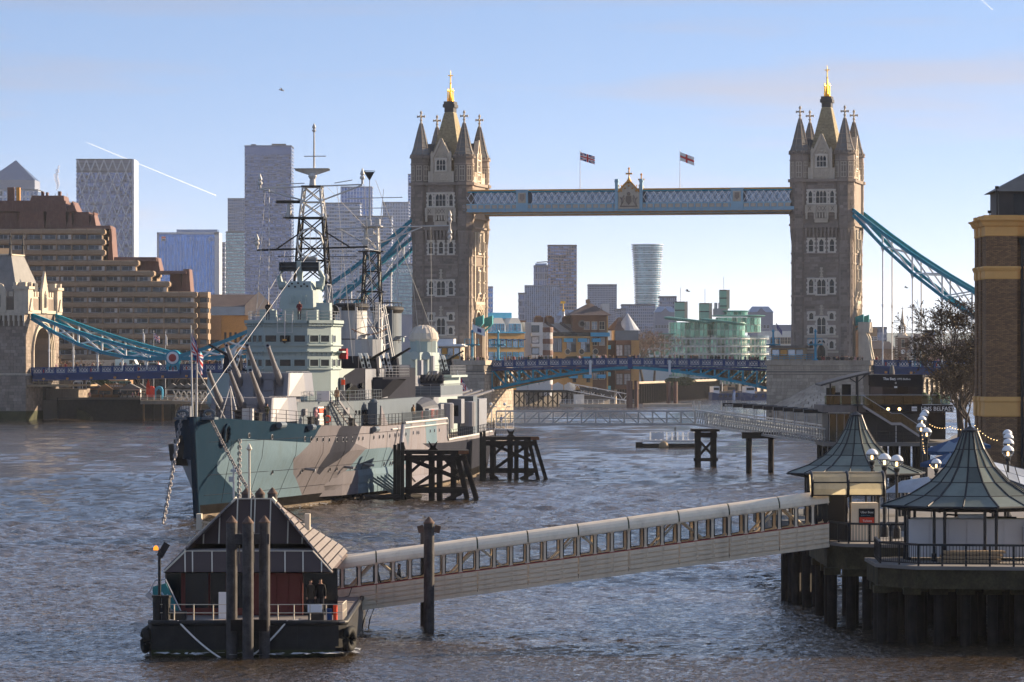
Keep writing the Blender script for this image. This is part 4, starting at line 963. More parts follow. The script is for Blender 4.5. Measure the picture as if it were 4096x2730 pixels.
    for yy in (ym-4.3,ym+4.3):
        m=MB();m.lathe((rx1-3.4,yy,36.6),[(.45,0),(.3,.8),(.24,2.2),(.42,2.5),(.2,2.8),(.16,4.0),(.4,4.2),(.1,4.6),(.04,5.4)],7);m.build('roof_finial','slate_dark',t)
    m=MB();m.bx(x1-3.0,x1-2.2,ym+1,ym+3.4,27,30.5);m.build('hatch','slate_dark',t)

    m=MB();m.bx(x1-.1,x1+7.5,D*.62,D-.5,-3,7.0);m.build('passage_pier','stone_pier',t)
    m=MB();m.bx(x1-.1,x1+9.5,1,D-1.5,7.6,8.0)
    for k in range(8):m.bx(x1+.2+k*1.2,x1+.3+k*1.2,1.0,1.1,8,9.1)
    m.bx(x1,x1+9.5,1.0,1.08,9.0,9.1);m.bx(x1,x1+9.5,1.0,1.08,8.5,8.58);m.build('footway','tan_steel',t)
    m=MB();m.bx(x0-.1,x1+.15,-.2,D*.5,-4,2.2);m.bx(x1,x1+7.6,D*.6,D-.4,-4,2.6);m.extr([(x1+7.6,D*.6,-2),(x1+11,D*.6,-2),(x1+10.2,D*.6,.8),(x1+8.6,D*.6,2.2),(x1+7.6,D*.6,2.2)],(0,6,0));m.each('algae_band','stone_algae',t)
    sk=[(-9,-4,2,4)]
    stone_field(t,[((-Wd/2,0,0),(1,0,0),(0,-1,0),Wd,2.3,9.9,[],True),((-Wd/2,.3,0),(1,0,0),(0,-1,0),Wd,10.6,20.8,[],True),((-Wd/2,.3,0),(1,0,0),(0,-1,0),Wd,24.5,27.2,[(-2,5,20,30)],False),((0,ym,0),(0,1,0),(1,0,0),D-.6,10.6,23.5,[(-7.9,7.9,0,22)],False),((0,D*.25,0),(0,1,0),(1,0,0),D*.5,2.3,9.9,[],False),((7.5,D*.8,0),(0,1,0),(1,0,0),D*.33,2.7,6.9,[],False)],300,course=.72,seed=9)
    return t
abutment()
# ------------------------------------------------------------------ the warship (local: x to port, y aft from the stem, z up)
SA=R(6.05);S0=Vector((-26.4,341.5,0))
SX=Vector((math.cos(SA),-math.sin(SA),0));SY=Vector((math.sin(SA),math.cos(SA),0))
def sw(x,y,z):return S0+SX*x+SY*y+Vector((0,0,z))
ship=thing('warship','moored grey camouflaged cruiser with twin triple gun turrets and lattice masts','warship',S0,-SA)
_s=[0,5,10,15,22.5,36,56,80,95,120,150,172,183,187]
_tw=[.06,.85,1.7,2.55,3.65,5.4,8.2,9.5,9.65,9.4,7.6,4.2,1.4,.1]
_tk=[.2,1.75,3.0,4.3,5.85,7.7,9.15,9.65,9.7,9.55,8.6,6.4,4.0,.6]
_td=[.35,2.2,3.4,4.6,6.05,7.9,9.2,9.65,9.7,9.6,8.8,7.0,4.8,.8]
_zs=[0,10,25,45,60,93,93.01,187];_zd=[8.56,8.1,7.45,7.0,6.95,6.95,4.65,4.9]
def zdk(s):return float(np.interp(s,_zs,_zd))
def half(s,z):
    zd=7.6 if s>60 else zdk(s);zk=4.9;a,b,c=(float(np.interp(s,_s,q))for q in (_tw,_tk,_td))
    if z<0:return a*(1+z*.06)
    if z<zk:k=z/zk;return a+(b-a)*(k**1.15)
    return b+(c-b)*min(1,(z-zk)/max(.1,zd-zk))
def hullp(s,z,side=1):return Vector((side*half(s,z),s-2.2*(max(z,0)/8.56)*max(0,1-s/30),z))
def hull_uv(px,py):
    lo,hi=0.,150.;z=4.
    for _ in range(40):
        s=(lo+hi)/2
        for _ in range(4):
            p=sw(*hullp(s,z));z=zat(py,p.y)
        p=sw(*hullp(s,z));q=2048+F*p.x/p.y
        if q<px:lo=s
        else:hi=s
    return s,z
def inpoly(x,y,P):
    r=False;j=len(P)-1
    for i in range(len(P)):
        if (P[i][1]>y)!= (P[j][1]>y)and x<(P[j][0]-P[i][0])*(y-P[i][1])/(P[j][1]-P[i][1])+P[i][0]:r=not r
        j=i
    return r
CAMO=[
 ('ship_pale',[(1447,1700),(1800,1600),(2000,1600),(2000,1990),(1650,1990),(1461,1798),(1397,1806),(1421,1774)]),
 ('ship_brown',[(1288,1690),(1369,1690),(1447,1690),(1421,1774),(1480,1800),(1455,1812),(1373,1895),(1330,1960),(1310,2000),(1205,2000),(1195,1944),(1173,1896),(1173,1836),(1241,1772),(1265,1738)]),
 ('ship_aqua',[(969,1756),(927,1782),(886,1820),(868,1855),(870,1887),(905,1925),(966,1995),(990,2030),(1215,2000),(1195,1944),(1173,1896),(1173,1836),(1241,1772)]),
 ('ship_dark',[(1367,1690),(1447,1690),(1421,1774),(1397,1806),(1352,1842),(1300,1874),(1278,1900),(1266,1893),(1275,1870),(1320,1804)]),
 ('ship_aqua',[(1461,1798),(1560,1790),(1690,1880),(1720,1985),(1310,2000),(1330,1960),(1373,1895)]),
 ('ship_bluegrey',[(1605,1680),(1645,1680),(1631,1790)]),
 ('ship_aqua',[(1700,1680),(1745,1680),(1748,1775),(1706,1775)]),
 ('ship_dark',[(1800,1770),(1990,1740),(1990,1990),(1830,1990),(1800,1850),(1690,1775)]),
]
def hull():
    cam_sz=[(m,[hull_uv(*p)for p in P])for m,P in CAMO]
    names=['ship_teal','ship_aqua','ship_brown','ship_dark','ship_pale','ship_bluegrey','ship_boot','ship_weed']
    bm=bmesh.new();ss=list(np.linspace(0,30,25))+list(np.linspace(31.5,93,42))+list(np.linspace(95,187,36));zz=[-1.2,0,.3,1.1,2.0,2.9,3.9,4.9,6.0,7.0,8.56]
    V=[[bm.verts.new((s,z,0))for z in zz]for s in ss]
    for i in range(len(ss)-1):
        for j in range(len(zz)-1):bm.faces.new((V[i][j],V[i+1][j],V[i+1][j+1],V[i][j+1]))
    for m,P in cam_sz:
        for a,b in zip(P,P[1:]+P[:1]):
            d=Vector((b[0]-a[0],b[1]-a[1],0))
            if d.length<.05:continue
            x0,x1=min(a[0],b[0])-2,max(a[0],b[0])+2
            fs=[f for f in bm.faces if x0-2<f.calc_center_median().x<x1+2]
            geo=set(fs)| {e for f in fs for e in f.edges}| {v for f in fs for v in f.verts}
            bmesh.ops.bisect_plane(bm,geom=list(geo),plane_co=(a[0],a[1],0),plane_no=(d.y,-d.x,0),dist=1e-4)
    for f in bm.faces:
        c=f.calc_center_median();k=0
        for m,P in cam_sz:
            if inpoly(c.x,c.y,P):k=names.index(m)
        if c.x>100 and k==0:k=3
        if c.y<1.1:k=6
        if c.y<.3:k=7
        f.material_index=k
    out=[]
    for v in bm.verts:
        s,z=v.co.x,v.co.y;zd=zdk(s);z2=min(z,zd)if z<8.5 else zd
        v.co=hullp(s,z2)
    bmesh.ops.remove_doubles(bm,verts=bm.verts,dist=.0008)
    bmesh.ops.dissolve_degenerate(bm,dist=.0005,edges=bm.edges)
    for f in bm.faces:f.smooth=True

    me=bpy.data.meshes.new('hull');bm.normal_update();bm.to_mesh(me);bm.free()
    for n in names:me.materials.append(MATS[n])
    put('hull',me,ship)['label']='port hull side in teal, aqua, brown and charcoal camouflage'
    m=MB();ss2=list(np.linspace(0,30,16))+list(np.linspace(36,187,24));z2=[-1.2,0,.3,1.1,2.5,4.9,6.2,9]
    m.loft([[hullp(s,min(z,zdk(s)),-1)for z in z2]for s in ss2],closed=False)
    n=len(z2)-1
    m.m=[(7 if i % n<2 else 6 if i % n==2 else 5 if i % n<5 and i//n<14 else 0)for i in range(len(m.f))]  # blue-grey low on the starboard bow paints in the light there
    m.build('hull',names,ship,smooth=True)
    m=MB()
    pts=[(0,-2.2*(z/8.56),z)for z in np.linspace(-1,8.5,8)];m.path(pts,.3,8);m.build('stem_bar','ship_teal',ship,smooth=True)
    for a,b,nm in ((0,93,'forecastle_deck'),(93,187,'quarterdeck')):
        m=MB();sl=np.linspace(a+(.001 if a else 0),b,40)
        L=[hullp(s,zdk(max(a+.02,min(s,b-.02))))for s in sl]
        m.loft([[p,Vector((-p.x,p.y,p.z))]for p in L],closed=False);m.build(nm,'deck_wood',ship)
    m=MB();m.bx(-9.6,9.6,92.9,93.0,4.6,6.95);m.build('break_bulkhead','ship_grey',ship)
hull()

def belt():
    for nm,z0,z1,o0,o1,mats in (('armour_belt',1.75,2.95,.62,.1,0),('armour_belt',.75,1.75,.95,.55,0)):
        for a,b,mt in ((33,42.5,'ship_brown'),(42.5,62,'ship_aqua'),(62,92,'ship_pale')):
            m=MB();sl=np.linspace(a,b,8);rings=[]
            for s in sl:
                k=min(1,max(0,(s-33)/4))
                P0,P1=hullp(s,z0),hullp(s,z1)
                rings.append([hullp(s,z0-.1)-Vector((.3,0,0)),P0+Vector((o0*k+.03,0,0)),P0+Vector((o0*k+.03,0,(z1-z0)*.55)),P1+Vector((o1*k+.02,0,0)),P1-Vector((.3,0,0))])
            m.loft(rings);m.build(nm,mt,ship)
belt()
for z,a,b in ((6.4,2,60),(3.6,2,58),(1.9,1.5,33)):
    m=MB();m.path([hullp(q,z)+Vector((.01,0,0))for q in np.linspace(a,b,24)],.022,4);m.build('plate_seam','ship_dark',ship)
for q in (5.5,12,19.5,27,34,44,52):
    m=MB();m.path([hullp(q+.1*k,z)+Vector((.01,0,0))for k,z in enumerate((1.2,3,4.9,6.4))],.016,4);m.build('plate_seam','ship_dark',ship)

def portholes():
    me=MB();me.tube((-.06,0,0),(.05,0,0),.17,n=10);mh=me.mesh('porthole','window_dark')
    mr=MB();mr.tube((-.06,0,0),(.035,0,0),.24,n=10);mrim=mr.mesh('porthole_rim','ship_grey')
    row=[(996,1742),(1088,1748),(1219,1756),(1244,1757),(1267,1758),(1291,1759),(1316,1760),(1346,1759),(1371,1759),(1385,1758),(1409,1757),(1434,1754),(1450,1754),(1494,1750),(1517,1748),(1532,1746),(1558,1744),(1579,1741),(1594,1740),(1607,1739),(1615,1738),(1623,1737),(1652,1732),(1667,1731),(1674,1731),(1720,1725),(1737,1723),(1756,1721),(1089,1888),(1206,1882),(1259,1880),(1318,1878),(1346,1876),(1405,1870),(1423,1868),(1476,1862),(1535,1855),(1560,1853),(1569,1852)]
    for px,py in row:
        s,z=hull_uv(px,py);p=hullp(s,z);d=hullp(s+.5,z)-p;a=math.atan2(d.x,d.y)
        o=put('porthole',mrim,ship,p,-a);put('pane',mh,o,(.02,0,0))
    for px,py in ((1220,1876),(1375,1868),(1455,1858)):
        s,z=hull_uv(px,py);p=hullp(s,z);m=MB();m.tube(p,p+Vector((1.0,-.3,-.1)),.12,n=8);m.build('boom_stub','ship_grey',ship)

    s,z=hull_uv(900,1740);p=hullp(s,z);m=MB()
    ring=[];nrm=Vector((.93,-.3,-.1)).normalized();a_=Vector((.3,.93,0)).normalized();b_=nrm.cross(a_)
    m.path([p+nrm*.18+a_*(.5*math.cos(t))+b_*(.85*math.sin(t))for t in np.linspace(0,2*math.pi,19)],.15,6);o=m.build('hawse_pipe','ship_teal',ship,smooth=True)
    m=MB();m.add([p+nrm*.12+a_*(.48*math.cos(t))+b_*(.8*math.sin(t))for t in np.linspace(0,2*math.pi,17)[:-1]],[tuple(range(16))]);m.build('hawse_hole','window_dark',o)

    m=MB();q=hullp(4.5,5.6,-1)+Vector((-.25,-.3,0));m.beam(q+Vector((.1,0,1.3)),q+Vector((-.1,-.1,-.9)),.45,.4);m.beam(q+Vector((-.6,-.5,-.9)),q+Vector((.7,.4,-1.0)),.6,.6);m.beam(q+Vector((-.6,-.5,-.8)),q+Vector((-.75,-.5,.6)),.4,.35);m.beam(q+Vector((.6,.4,-.8)),q+Vector((.7,.4,.5)),.4,.35);m.beam(q+Vector((-.5,-.3,.8)),q+Vector((.5,.3,.9)),.35,.35);m.build('anchor','black_iron',ship)
    for px,py,w_ in ((1113,1690,.9),(1490,1710,.7),(1235,1695,.5)):
        s,z=hull_uv(px,py);p=hullp(s,zdk(s));m=MB();m.tube(p+Vector((.25,-w_*1.2,-.25)),p+Vector((.35,w_*1.2,-.25)),.28,n=10);m.build('fender_roller','ship_bluegrey',ship)
    for x in (-1.1,1.15):
        m=MB();P=Vector((x,-.6,8.75))
        m.path([P+Vector((.45*math.cos(t),0,.3*math.sin(t)))for t in np.linspace(0,2*math.pi,13)],.14,6);m.build('fairlead','ship_bluegrey',ship)
    m=MB();m.bx(-1.7,1.75,-1.4,0.4,8.3,8.5);m.build('fairlead_base','ship_bluegrey',ship)
    for s in (13,26,40,52):
        m=MB();p=hullp(s,zdk(s));
        for dy in (-.45,.45):m.tube((p.x-.9,p.y+dy,p.z),(p.x-.9,p.y+dy,p.z+.65),.24,n=10);m.tube((p.x-.9,p.y+dy,p.z+.65),(p.x-.9,p.y+dy,p.z+.75),.32,n=10)
        m.each('bollard','black_iron',ship)
portholes()
def rails(pts,name='guardrail',h=1.1,wires=3,step=2.2,mat='ship_dark',parent=None,r=.024):
    m=MB();pts=[Vector(p)for p in pts]
    for a,b in zip(pts[:-1],pts[1:]):
        n=max(1,round((b-a).length/step))
        for i in range(n):q=a.lerp(b,i/n);m.tube(q,q+Vector((0,0,h)),r*1.3,n=5)
        for k in range(wires):z=Vector((0,0,h*(k+1)/wires));m.tube(a+z,b+z,r*.8,n=4)
    m.tube(pts[-1],pts[-1]+Vector((0,0,h)),r*1.3,n=5)
    return m.build(name,mat,parent or ship,kind='stuff')
rails([hullp(s,zdk(s))-Vector((.25,0,0))for s in (1,4,8,13,20,28,36,45,54,62)])
rails([hullp(s,zdk(s),-1)+Vector((.25,0,0))for s in (1,4,8,13,20,28,36,45)])
rails([hullp(s,4.7)-Vector((.2,0,0))for s in (95,110,125,140,155,170)])

def gun_turret(y,z,train,label,elev=30,mat='turret_grey',flip=False):
    t=put('gun_turret',MB().mesh('x','turret_grey')if False else None,ship,(0,y,z),train+(math.pi if flip else 0));t['label']=label
    H=2.15;m=MB()
    plan=[(-2.75,.75),(2.75,.75),(3.7,4.2),(3.7,8.2),(2.6,9.4),(-2.6,9.4),(-3.7,8.2),(-3.7,4.2)];top=[(-2.5,1.35),(2.5,1.35),(3.45,4.3),(3.5,8.1),(2.5,9.2),(-2.5,9.2),(-3.5,8.1),(-3.45,4.3)]
    pl=[(x,yy-4.4)for x,yy in plan];tp=[(x,yy-4.4)for x,yy in top]
    m.prism(pl,0,H,top=tp);m.build('turret_house',mat,t)
    m=MB();m.lathe((0,0,-.6),[(3.1,0),(3.1,.6)],24);m.build('turret_ring',mat,t)
    for a,b in ((-2.75,-2.32),(-1.46,-.44),(.44,1.46),(2.32,2.75)):
        m=MB();f=-4.25
        m.add([(a,f,0),(b,f,0),(b,f+.9,0),(a,f+.9,0),(a,f+.55,H),(b,f+.55,H),(b,f+1.35,H),(a,f+1.35,H)],[(0,3,2,1),(4,5,6,7),(0,1,5,4),(1,2,6,5),(3,0,4,7)]);m.build('front_plate',mat,t)
    for x in (-1.89,0,1.89):
        e=R(elev);P=Vector((x,-3.0,1.15));d=Vector((0,-math.cos(e),math.sin(e)))
        m=MB();m.tube(P-d*.3,P+d*2.6,.36,.30,14);m.tube(P+d*2.6,P+d*3.0,.27,.25,14);m.tube(P+d*3.0,P+d*6.7,.235,.165,14);m.tube(P+d*6.7,P+d*7.0,.2,.2,14);g=m.build('gun_barrel','gun_steel' if x else 'turret_grey',t,smooth=False)
        m=MB();m.tube(P+d*7.0,P+d*7.02,.12,n=12);m.build('muzzle','window_dark',g)
        m=MB();m.sphere(P+d*.2,.44,10,6);m.build('mantlet','gun_steel',t)
    m=MB();m.add([(.55,-4.22,.62),(1.35,-4.22,.62),(1.35,-3.98,1.5),(.55,-3.98,1.5)],[(0,1,2,3)]);m.path([(.55,-4.28,.55),(1.36,-4.28,.55),(1.36,-3.99,1.6),(.55,-3.99,1.6),(.55,-4.28,.55)],.04,4);m.build('hatch',mat,t)
    rails([(-2.3,-2.6,H),(2.3,-2.6,H),(3.3,0,H),(3.3,3.4,H)],'roof_wire',.12,1,.8,'gun_steel',t,.03)
    return t
gun_turret(26.3,7.75,R(-2),'lower forward triple gun turret')
gun_turret(35.6,9.95,R(-2),'upper forward triple gun turret')

def house(name,plan,z0,z1,mat,parent=ship,lbl=None):
    m=MB();m.prism(plan,z0,z1);o=m.build(name,mat,parent)
    return o
def sym(p):return p+[(-x,y)for x,y in p[::-1]]
A=house('lower_deckhouse',sym([(3.2,33.2),(6.6,46),(7.3,60),(7.3,92)]),6.8,9.4,'ship_bluegrey')
B=house('middle_deckhouse',sym([(2.1,46.8),(6.0,57),(6.5,70),(6.5,92)]),9.4,12.5,'ship_dark')
C_=house('bridge_block',sym([(2.1,46.2),(4.05,48.2),(4.3,53.2)]),9.45,16.9,'ship_green')
house('mast_house',sym([(2.9,53),(2.9,62)]),12.4,16.9,'ship_green')

m=MB();pr=[(2.12,46.85,9.5),(3.55,50.6,9.5),(3.9,51.5,10.6),(4.55,53.2,11.8),(5.3,55.2,12.45),(2.12,46.85,12.45)]
m.extr([Vector(p)+Vector((.03,-.012,0))for p in pr],(.04,-.016,0));m.build('paint_panel','ship_green',B)
m=MB();m.extr([(6.04,57.2,9.5),(6.3,64,9.5),(6.52,69.8,9.5),(6.52,69.8,12.4),(6.3,64,12.4),(6.04,57.2,12.4)],(.05,0,0));m.build('paint_panel','ship_grey',B)
house('funnel_deckhouse',sym([(5.2,66),(5.6,84),(5.6,100)]),12.4,13.4,'ship_grey')if False else None
house('midship_deckhouse',sym([(5.0,92),(5.0,124)]),6.9,11.6,'ship_grey')
house('aft_deckhouse',sym([(3.6,124),(4.4,132),(4.4,150)]),4.6,11.3,'ship_green')
house('aft_upper_house',sym([(2.6,126),(2.6,144)]),11.3,14.2,'ship_green')
m=MB();m.bx(-5.2,5.4,133,149,11.3,11.55);m.build('aft_platform','ship_green',ship)

facets=[((-2.1,46.2),(2.1,46.2)),((2.1,46.2),(4.05,48.2)),((-4.05,48.2),(-2.1,46.2)),((4.05,48.2),(4.3,53.2))]
def rim(parent,path,z,h,over,mat,nm):
    m=MB()
    for a,b in zip(path[:-1],path[1:]):
        m.beam((a[0],a[1],z),(b[0],b[1],z),over*2,h)
    m.build(nm,mat,parent)
pth=[(-4.3,53.2),(-4.05,48.2),(-2.1,46.2),(2.1,46.2),(4.05,48.2),(4.3,53.2),(2.9,53.3)]
for z,h,o in ((16.95,.3,.28),(16.6,.08,.2),(14.72,.12,.2),(14.1,.1,.22),(12.45,.12,.2),(13.85,.06,.1)):rim(C_,pth,z,h,o,'ship_green','ledge')
m=MB()
for a,b in zip(pth[:-2],pth[1:-1]):
    a,b=Vector((*a,0)),Vector((*b,0));n=max(3,int((b-a).length/.55));d=(b-a).normalized();nn=Vector((d.y,-d.x,0))
    for i in range(n+1):
        p=a.lerp(b,i/n)
        for z in (16.72,13.98):m.add([p+Vector((0,0,z)),p+nn*.22+Vector((0,0,z)),p+Vector((0,0,z-.32)),p+d*.05+Vector((0,0,z)),p+d*.05+nn*.22+Vector((0,0,z)),p+d*.05+Vector((0,0,z-.32))],[(0,1,2),(5,4,3),(0,3,4,1),(1,4,5,2)])
m.build('gusset','ship_green',C_,kind='stuff')
def ship_window(a,b,k0,k1,z0,z1):
    a,b=Vector((*a,0)),Vector((*b,0));d=(b-a).normalized();nn=Vector((d.y,-d.x,0));p,q=a.lerp(b,k0),a.lerp(b,k1);f=MB()
    Z=Vector((0,0,1));e=.09
    for u,v in (((p,z0),(q,z0)),((p,z1),(q,z1)),((p,z0),(p,z1)),((q,z0),(q,z1))):
        f.beam(u[0]+nn*.03+Z*u[1],v[0]+nn*.03+Z*v[1],e,e,tuple(nn))
    o=f.build('window','ship_green',C_);g=MB();g.quad(p+nn*.035+Z*z0,q+nn*.035+Z*z0,q+nn*.035+Z*z1,p+nn*.035+Z*z1);g.build('pane','window_dark',o)
for z0,z1 in ((14.98,15.68),(12.68,13.38)):
    for k in range(3):ship_window(*facets[0],.03+k*.33,.03+k*.33+.27,z0,z1)
    for k in range(3):ship_window(*facets[2],.05+k*.32,.05+k*.32+.25,z0,z1)
    for k in range(2):ship_window(*facets[1],.08+k*.46,.08+k*.46+.38,z0,z1)
    ship_window(*facets[3],.1,.4,z0,z1);ship_window(*facets[3],.55,.85,z0,z1)if z0<14 else None

m=MB();m.bx(-.42,.42,45.86,45.94,16.1,17.9);m.bx(-.34,.34,45.84,45.96,16.2,17.8)if False else None
m=MB()
for x in (-1.3,1.3):m.tube((x*.55,45.7,15.9),(x*.55,45.7,17.6),.035,n=5)
for z in (15.9,17.6):m.tube((-.72,45.7,z),(.72,45.7,z),.035,n=5)
m.tube((0,45.7,15.2),(0,45.7,18.0),.07,n=6);m.build('lantern_frame','ship_white',C_)
m=MB();m.extr([(-.35,45.75,15.6),(.35,45.75,15.6),(.28,45.75,15.1),(0,45.75,14.85),(-.28,45.75,15.1)],(0,-.1,0));o=m.build('ship_badge','black_iron',C_)
m=MB();m.bx(-.2,.2,45.6,45.65,15.12,15.28);m.build('badge_emblem','orange_gilt',o)
m=MB();m.bx(4.25,4.95,52.2,53.3,13.4,14.4);m.bx(4.2,5.0,52.15,53.35,13.85,13.95);m.build('red_locker','red_paint',ship)
m=MB();m.bx(4.1,4.9,50,53,14.0,14.15);m.bx(-4.9,-4.1,50,53,14.0,14.15);m.each('bridge_wing','ship_green',C_)
m=MB();m.prism([(-8.6,52),(-4.2,50),(-4.4,66),(-8.6,66)],9.2,12.0);m.build('starboard_sponson','ship_green',ship)
m=MB();m.extr([(-4.9,49.8,9.2),(-8.8,52,9.2),(-8.8,58,9.2),(-4.9,58,9.2)],(1.6,0,-1.9));m.build('sponson_bracket','ship_green',ship)
rails([(-4.2,53,17.05),(-3.95,48.3,17.05),(-2,46.4,17.05),(2,46.4,17.05),(3.95,48.3,17.05),(4.2,53,17.05)],'bridge_rail',.9,3,1.2,'ship_grey')

D=put('director_tower',None,ship,(-.3,57.5,0))
m=MB();m.lathe((0,0,16.9),[(1.6,0),(1.5,1.0),(1.2,1.5)],16);m.build('pedestal','ship_green',D)
m=MB();m.prism([(-1.85,-1.9),(1.5,-1.9),(1.95,-1.2),(1.95,1.8),(-1.85,1.8)],18.3,20.1,top=[(-1.7,-1.5),(1.4,-1.5),(1.8,-.9),(1.8,1.6),(-1.7,1.6)]);hb=m.build('director_house','ship_green',D)
m=MB();m.prism([(-1.5,-1.3),(1.3,-1.3),(1.7,1.4),(-1.6,1.4)],20.1,21.0,top=[(-1.0,-.9),(1.0,-.9),(1.2,1.2),(-1.1,1.2)]);m.build('director_hood','ship_green',D)
for x in (-.75,.35):
    m=MB();m.path([(x,-2.0,19.6),(x-.02,-2.1,18.8),(x+.42,-2.1,18.8),(x+.42,-2.0,19.6)],.07,5);m.build('handle','ship_green',D)
m=MB()
for x,z in ((-1.0,20.5),(-.7,20.75),(-.4,20.45),(-.1,20.8),(.2,20.5),(.5,20.7),(.8,20.5)):m.box((x,-1.22,z),(.18,.12,.16))
m.build('sighting_port','window_dark',D,kind='stuff')
m=MB()
for s in (-1,1):m.tube((s*1.5,0,20.6),(s*2.15,0,20.6),.42,n=12);m.path([(s*2.0,0,20.6),(s*2.15,-.1,21.4),(s*1.85,-.2,22.0)],[.32,.26,.2],8)
m.each('range_finder_arm','ship_green',D)
m=MB()
for z in (22.0,22.42,22.85):m.bx(-2.05,1.85,-.75,.25,z-.03,z+.03)
m.bx(-2.05,1.85,.2,.27,22.0,22.85)
for x in (-2.05,-.1,1.85):m.bx(x-.03,x+.03,-.75,.25,22.0,22.85)
m.build('radar_antenna','ship_bluegrey',D);m=MB();m.beam((-.1,0,20.9),(-.1,0,22.1),.5,.5);m.bx(-.3,.15,-.9,-.75,21.9,23.0);m.build('antenna_mount','ship_green',D)

def lattice(parent,name,cx,cy,levels,mat,r,brace=True):
    """levels: list of (z, half width)"""
    L=MB();Bm=MB()
    for (z0,h0),(z1,h1)in zip(levels[:-1],levels[1:]):
        c0=[(cx+sx*h0,cy+sy*h0,z0)for sx,sy in ((-1,-1),(1,-1),(1,1),(-1,1))];c1=[(cx+sx*h1,cy+sy*h1,z1)for sx,sy in ((-1,-1),(1,-1),(1,1),(-1,1))]
        for i in range(4):
            L.tube(c0[i],c1[i],r,n=6);j=(i+1)% 4
            if brace:Bm.tube(c0[i],c1[j],r*.55,n=5);Bm.tube(c0[j],c1[i],r*.55,n=5)
            Bm.tube(c1[i],c1[j],r*.6,n=5)
    L.build(name+'_leg',mat,parent,kind='stuff');Bm.build(name+'_bracing',mat,parent,kind='stuff')
FM=put('foremast',None,ship,(-.25,64.5,0))
lattice(FM,'lower',0,0,[(12.5,2.2),(15.4,1.95),(18.3,1.75),(20.8,1.6)],'ship_grey',.12)
lattice(FM,'middle',0,0,[(20.8,1.6),(23.2,1.45),(25.4,1.3),(27.4,1.15)],'black_iron',.125)
lattice(FM,'upper',0,0,[(27.5,1.15),(29.0,1.0),(30.5,.85)],'ship_white',.11)
m=MB();m.bx(-2.75,1.3,-1.3,1.3,27.38,27.52);m.bx(-1.0,1.0,-1.0,1.0,30.5,30.65);m.each('mast_platform','black_iron',FM)
m=MB();m.tube((0,0,30.6),(0,0,31.6),.35,.25,10);m.lathe((0,0,31.3),[(.3,0),(.45,.3),(.3,.6)],10);m.build('radar_pedestal','ship_white',FM)
m=MB()
pts=[(x,-.25+.02*x*x,32.1)for x in np.linspace(-1.75,1.75,11)]
for (a,b)in zip(pts[:-1],pts[1:]):
    k0,k1=1-abs(a[0])/1.9,1-abs(b[0])/1.9
    m.add([(a[0],a[1],32.3),(b[0],b[1],32.3),(b[0],b[1]+.25,32.3-.62*k1-.1),(a[0],a[1]+.25,32.3-.62*k0-.1)],[(0,1,2,3)])
m.tube((-1.75,-.25,32.32),(1.75,-.25,32.32),.06,n=5);m.tube((-1.75,-.75,32.32),(1.75,-.75,32.32),.05,n=5);m.build('search_radar','ship_white',FM)
m=MB();m.tube((.1,.3,30.6),(.1,.3,36.2),.12,.07,8);m.lathe((.1,.3,36.0),[(.1,0),(.22,.15),(.1,.3),(.2,.5),(.02,.9)],8);m.tube((-.9,.3,33.6),(1.3,.3,33.6),.05,n=5);m.build('topmast','ship_white',FM)
m=MB();m.tube((-5.3,0,30.4),(-1.0,0,29.2),.09,n=6);m.tube((-5.1,0,30.42),(5.0,0,30.75),.08,n=6);m.tube((5.0,0,30.7),(1.0,0,29.2),.09,n=6);m.tube((-3.6,0,30.8),(-.8,0,30.9),.05,n=5);m.tube((2.2,0,30.9),(4.0,0,31.2),.05,n=5);m.build('upper_yard','ship_white',FM,kind='stuff')
m=MB();m.tube((-5.6,0,24.25),(5.5,0,24.55),.1,n=6);m.tube((-3.7,0,24.3),(-1.2,0,26.0),.08,n=6);m.tube((3.8,0,24.5),(1.2,0,26.1),.08,n=6);m.tube((-3.5,0,23.6),(-1.4,0,23.6),.04,n=5);m.tube((1.4,0,23.6),(4.5,0,23.6),.04,n=5);m.build('lower_yard','black_iron',FM,kind='stuff')
for x,z in ((-5.3,30.3),(5.0,30.8),(-5.6,24.3)):
    m=MB();m.lathe((x,0,z),[(.12,0),(.12,.4),(.26,.55),(.26,.7),(.12,.85),(.24,1.0),(.02,1.6)],8);m.build('yardarm_lamp','ship_white',FM)
m=MB()
m.path([(1.3*math.cos(t)-.05,-1.6,24.9+1.45*math.sin(t))for t in np.linspace(0,2*math.pi,13)],.1,5)
for k in (-.6,0,.6):m.tube((k,-1.6,23.6),(k,-1.6,26.2),.03,n=4)
m.build('loop_aerial','ship_white',FM)
m=MB();m.bx(-3.6,-1.1,-.4,.2,28.9,29.2);m.build('bar_radar','black_iron',FM)
m=MB();m.tube((-2.35,-.1,27.5),(-2.35,-.1,28.9),.28,.2,8)
for s in (-1,1):m.tube((-2.35+s*.45,-.1,27.5),(-2.35,-.1,28.4),.06,n=5)
m.build('bar_radar_mount','ship_white',FM)
m=MB()
for a in ((-1.3,-1.4,22.8),(1.5,-1.5,21.5)):m.sphere(a,.4,8,5)
m.bx(-1.0,.6,-1.5,-.6,22.6,23.5);m.build('searchlight','ship_grey',FM,kind='stuff')
MM=put('mainmast',None,ship,(0,105,0))
lattice(MM,'lower',0,0,[(11.6,1.35),(15.0,1.2),(18.6,1.05)],'ship_white',.13)
lattice(MM,'middle',0,0,[(18.6,1.05),(20.8,.95),(23.0,.85),(25.2,.78)],'black_iron',.11)
lattice(MM,'upper',0,0,[(25.2,.75),(26.8,.7),(27.9,.65)],'ship_white',.11)
m=MB();m.bx(-1.4,1.4,-1.0,1.0,25.12,25.25);m.bx(-1.5,1.5,-.9,.9,20.7,20.8);m.each('mast_platform','black_iron',MM)
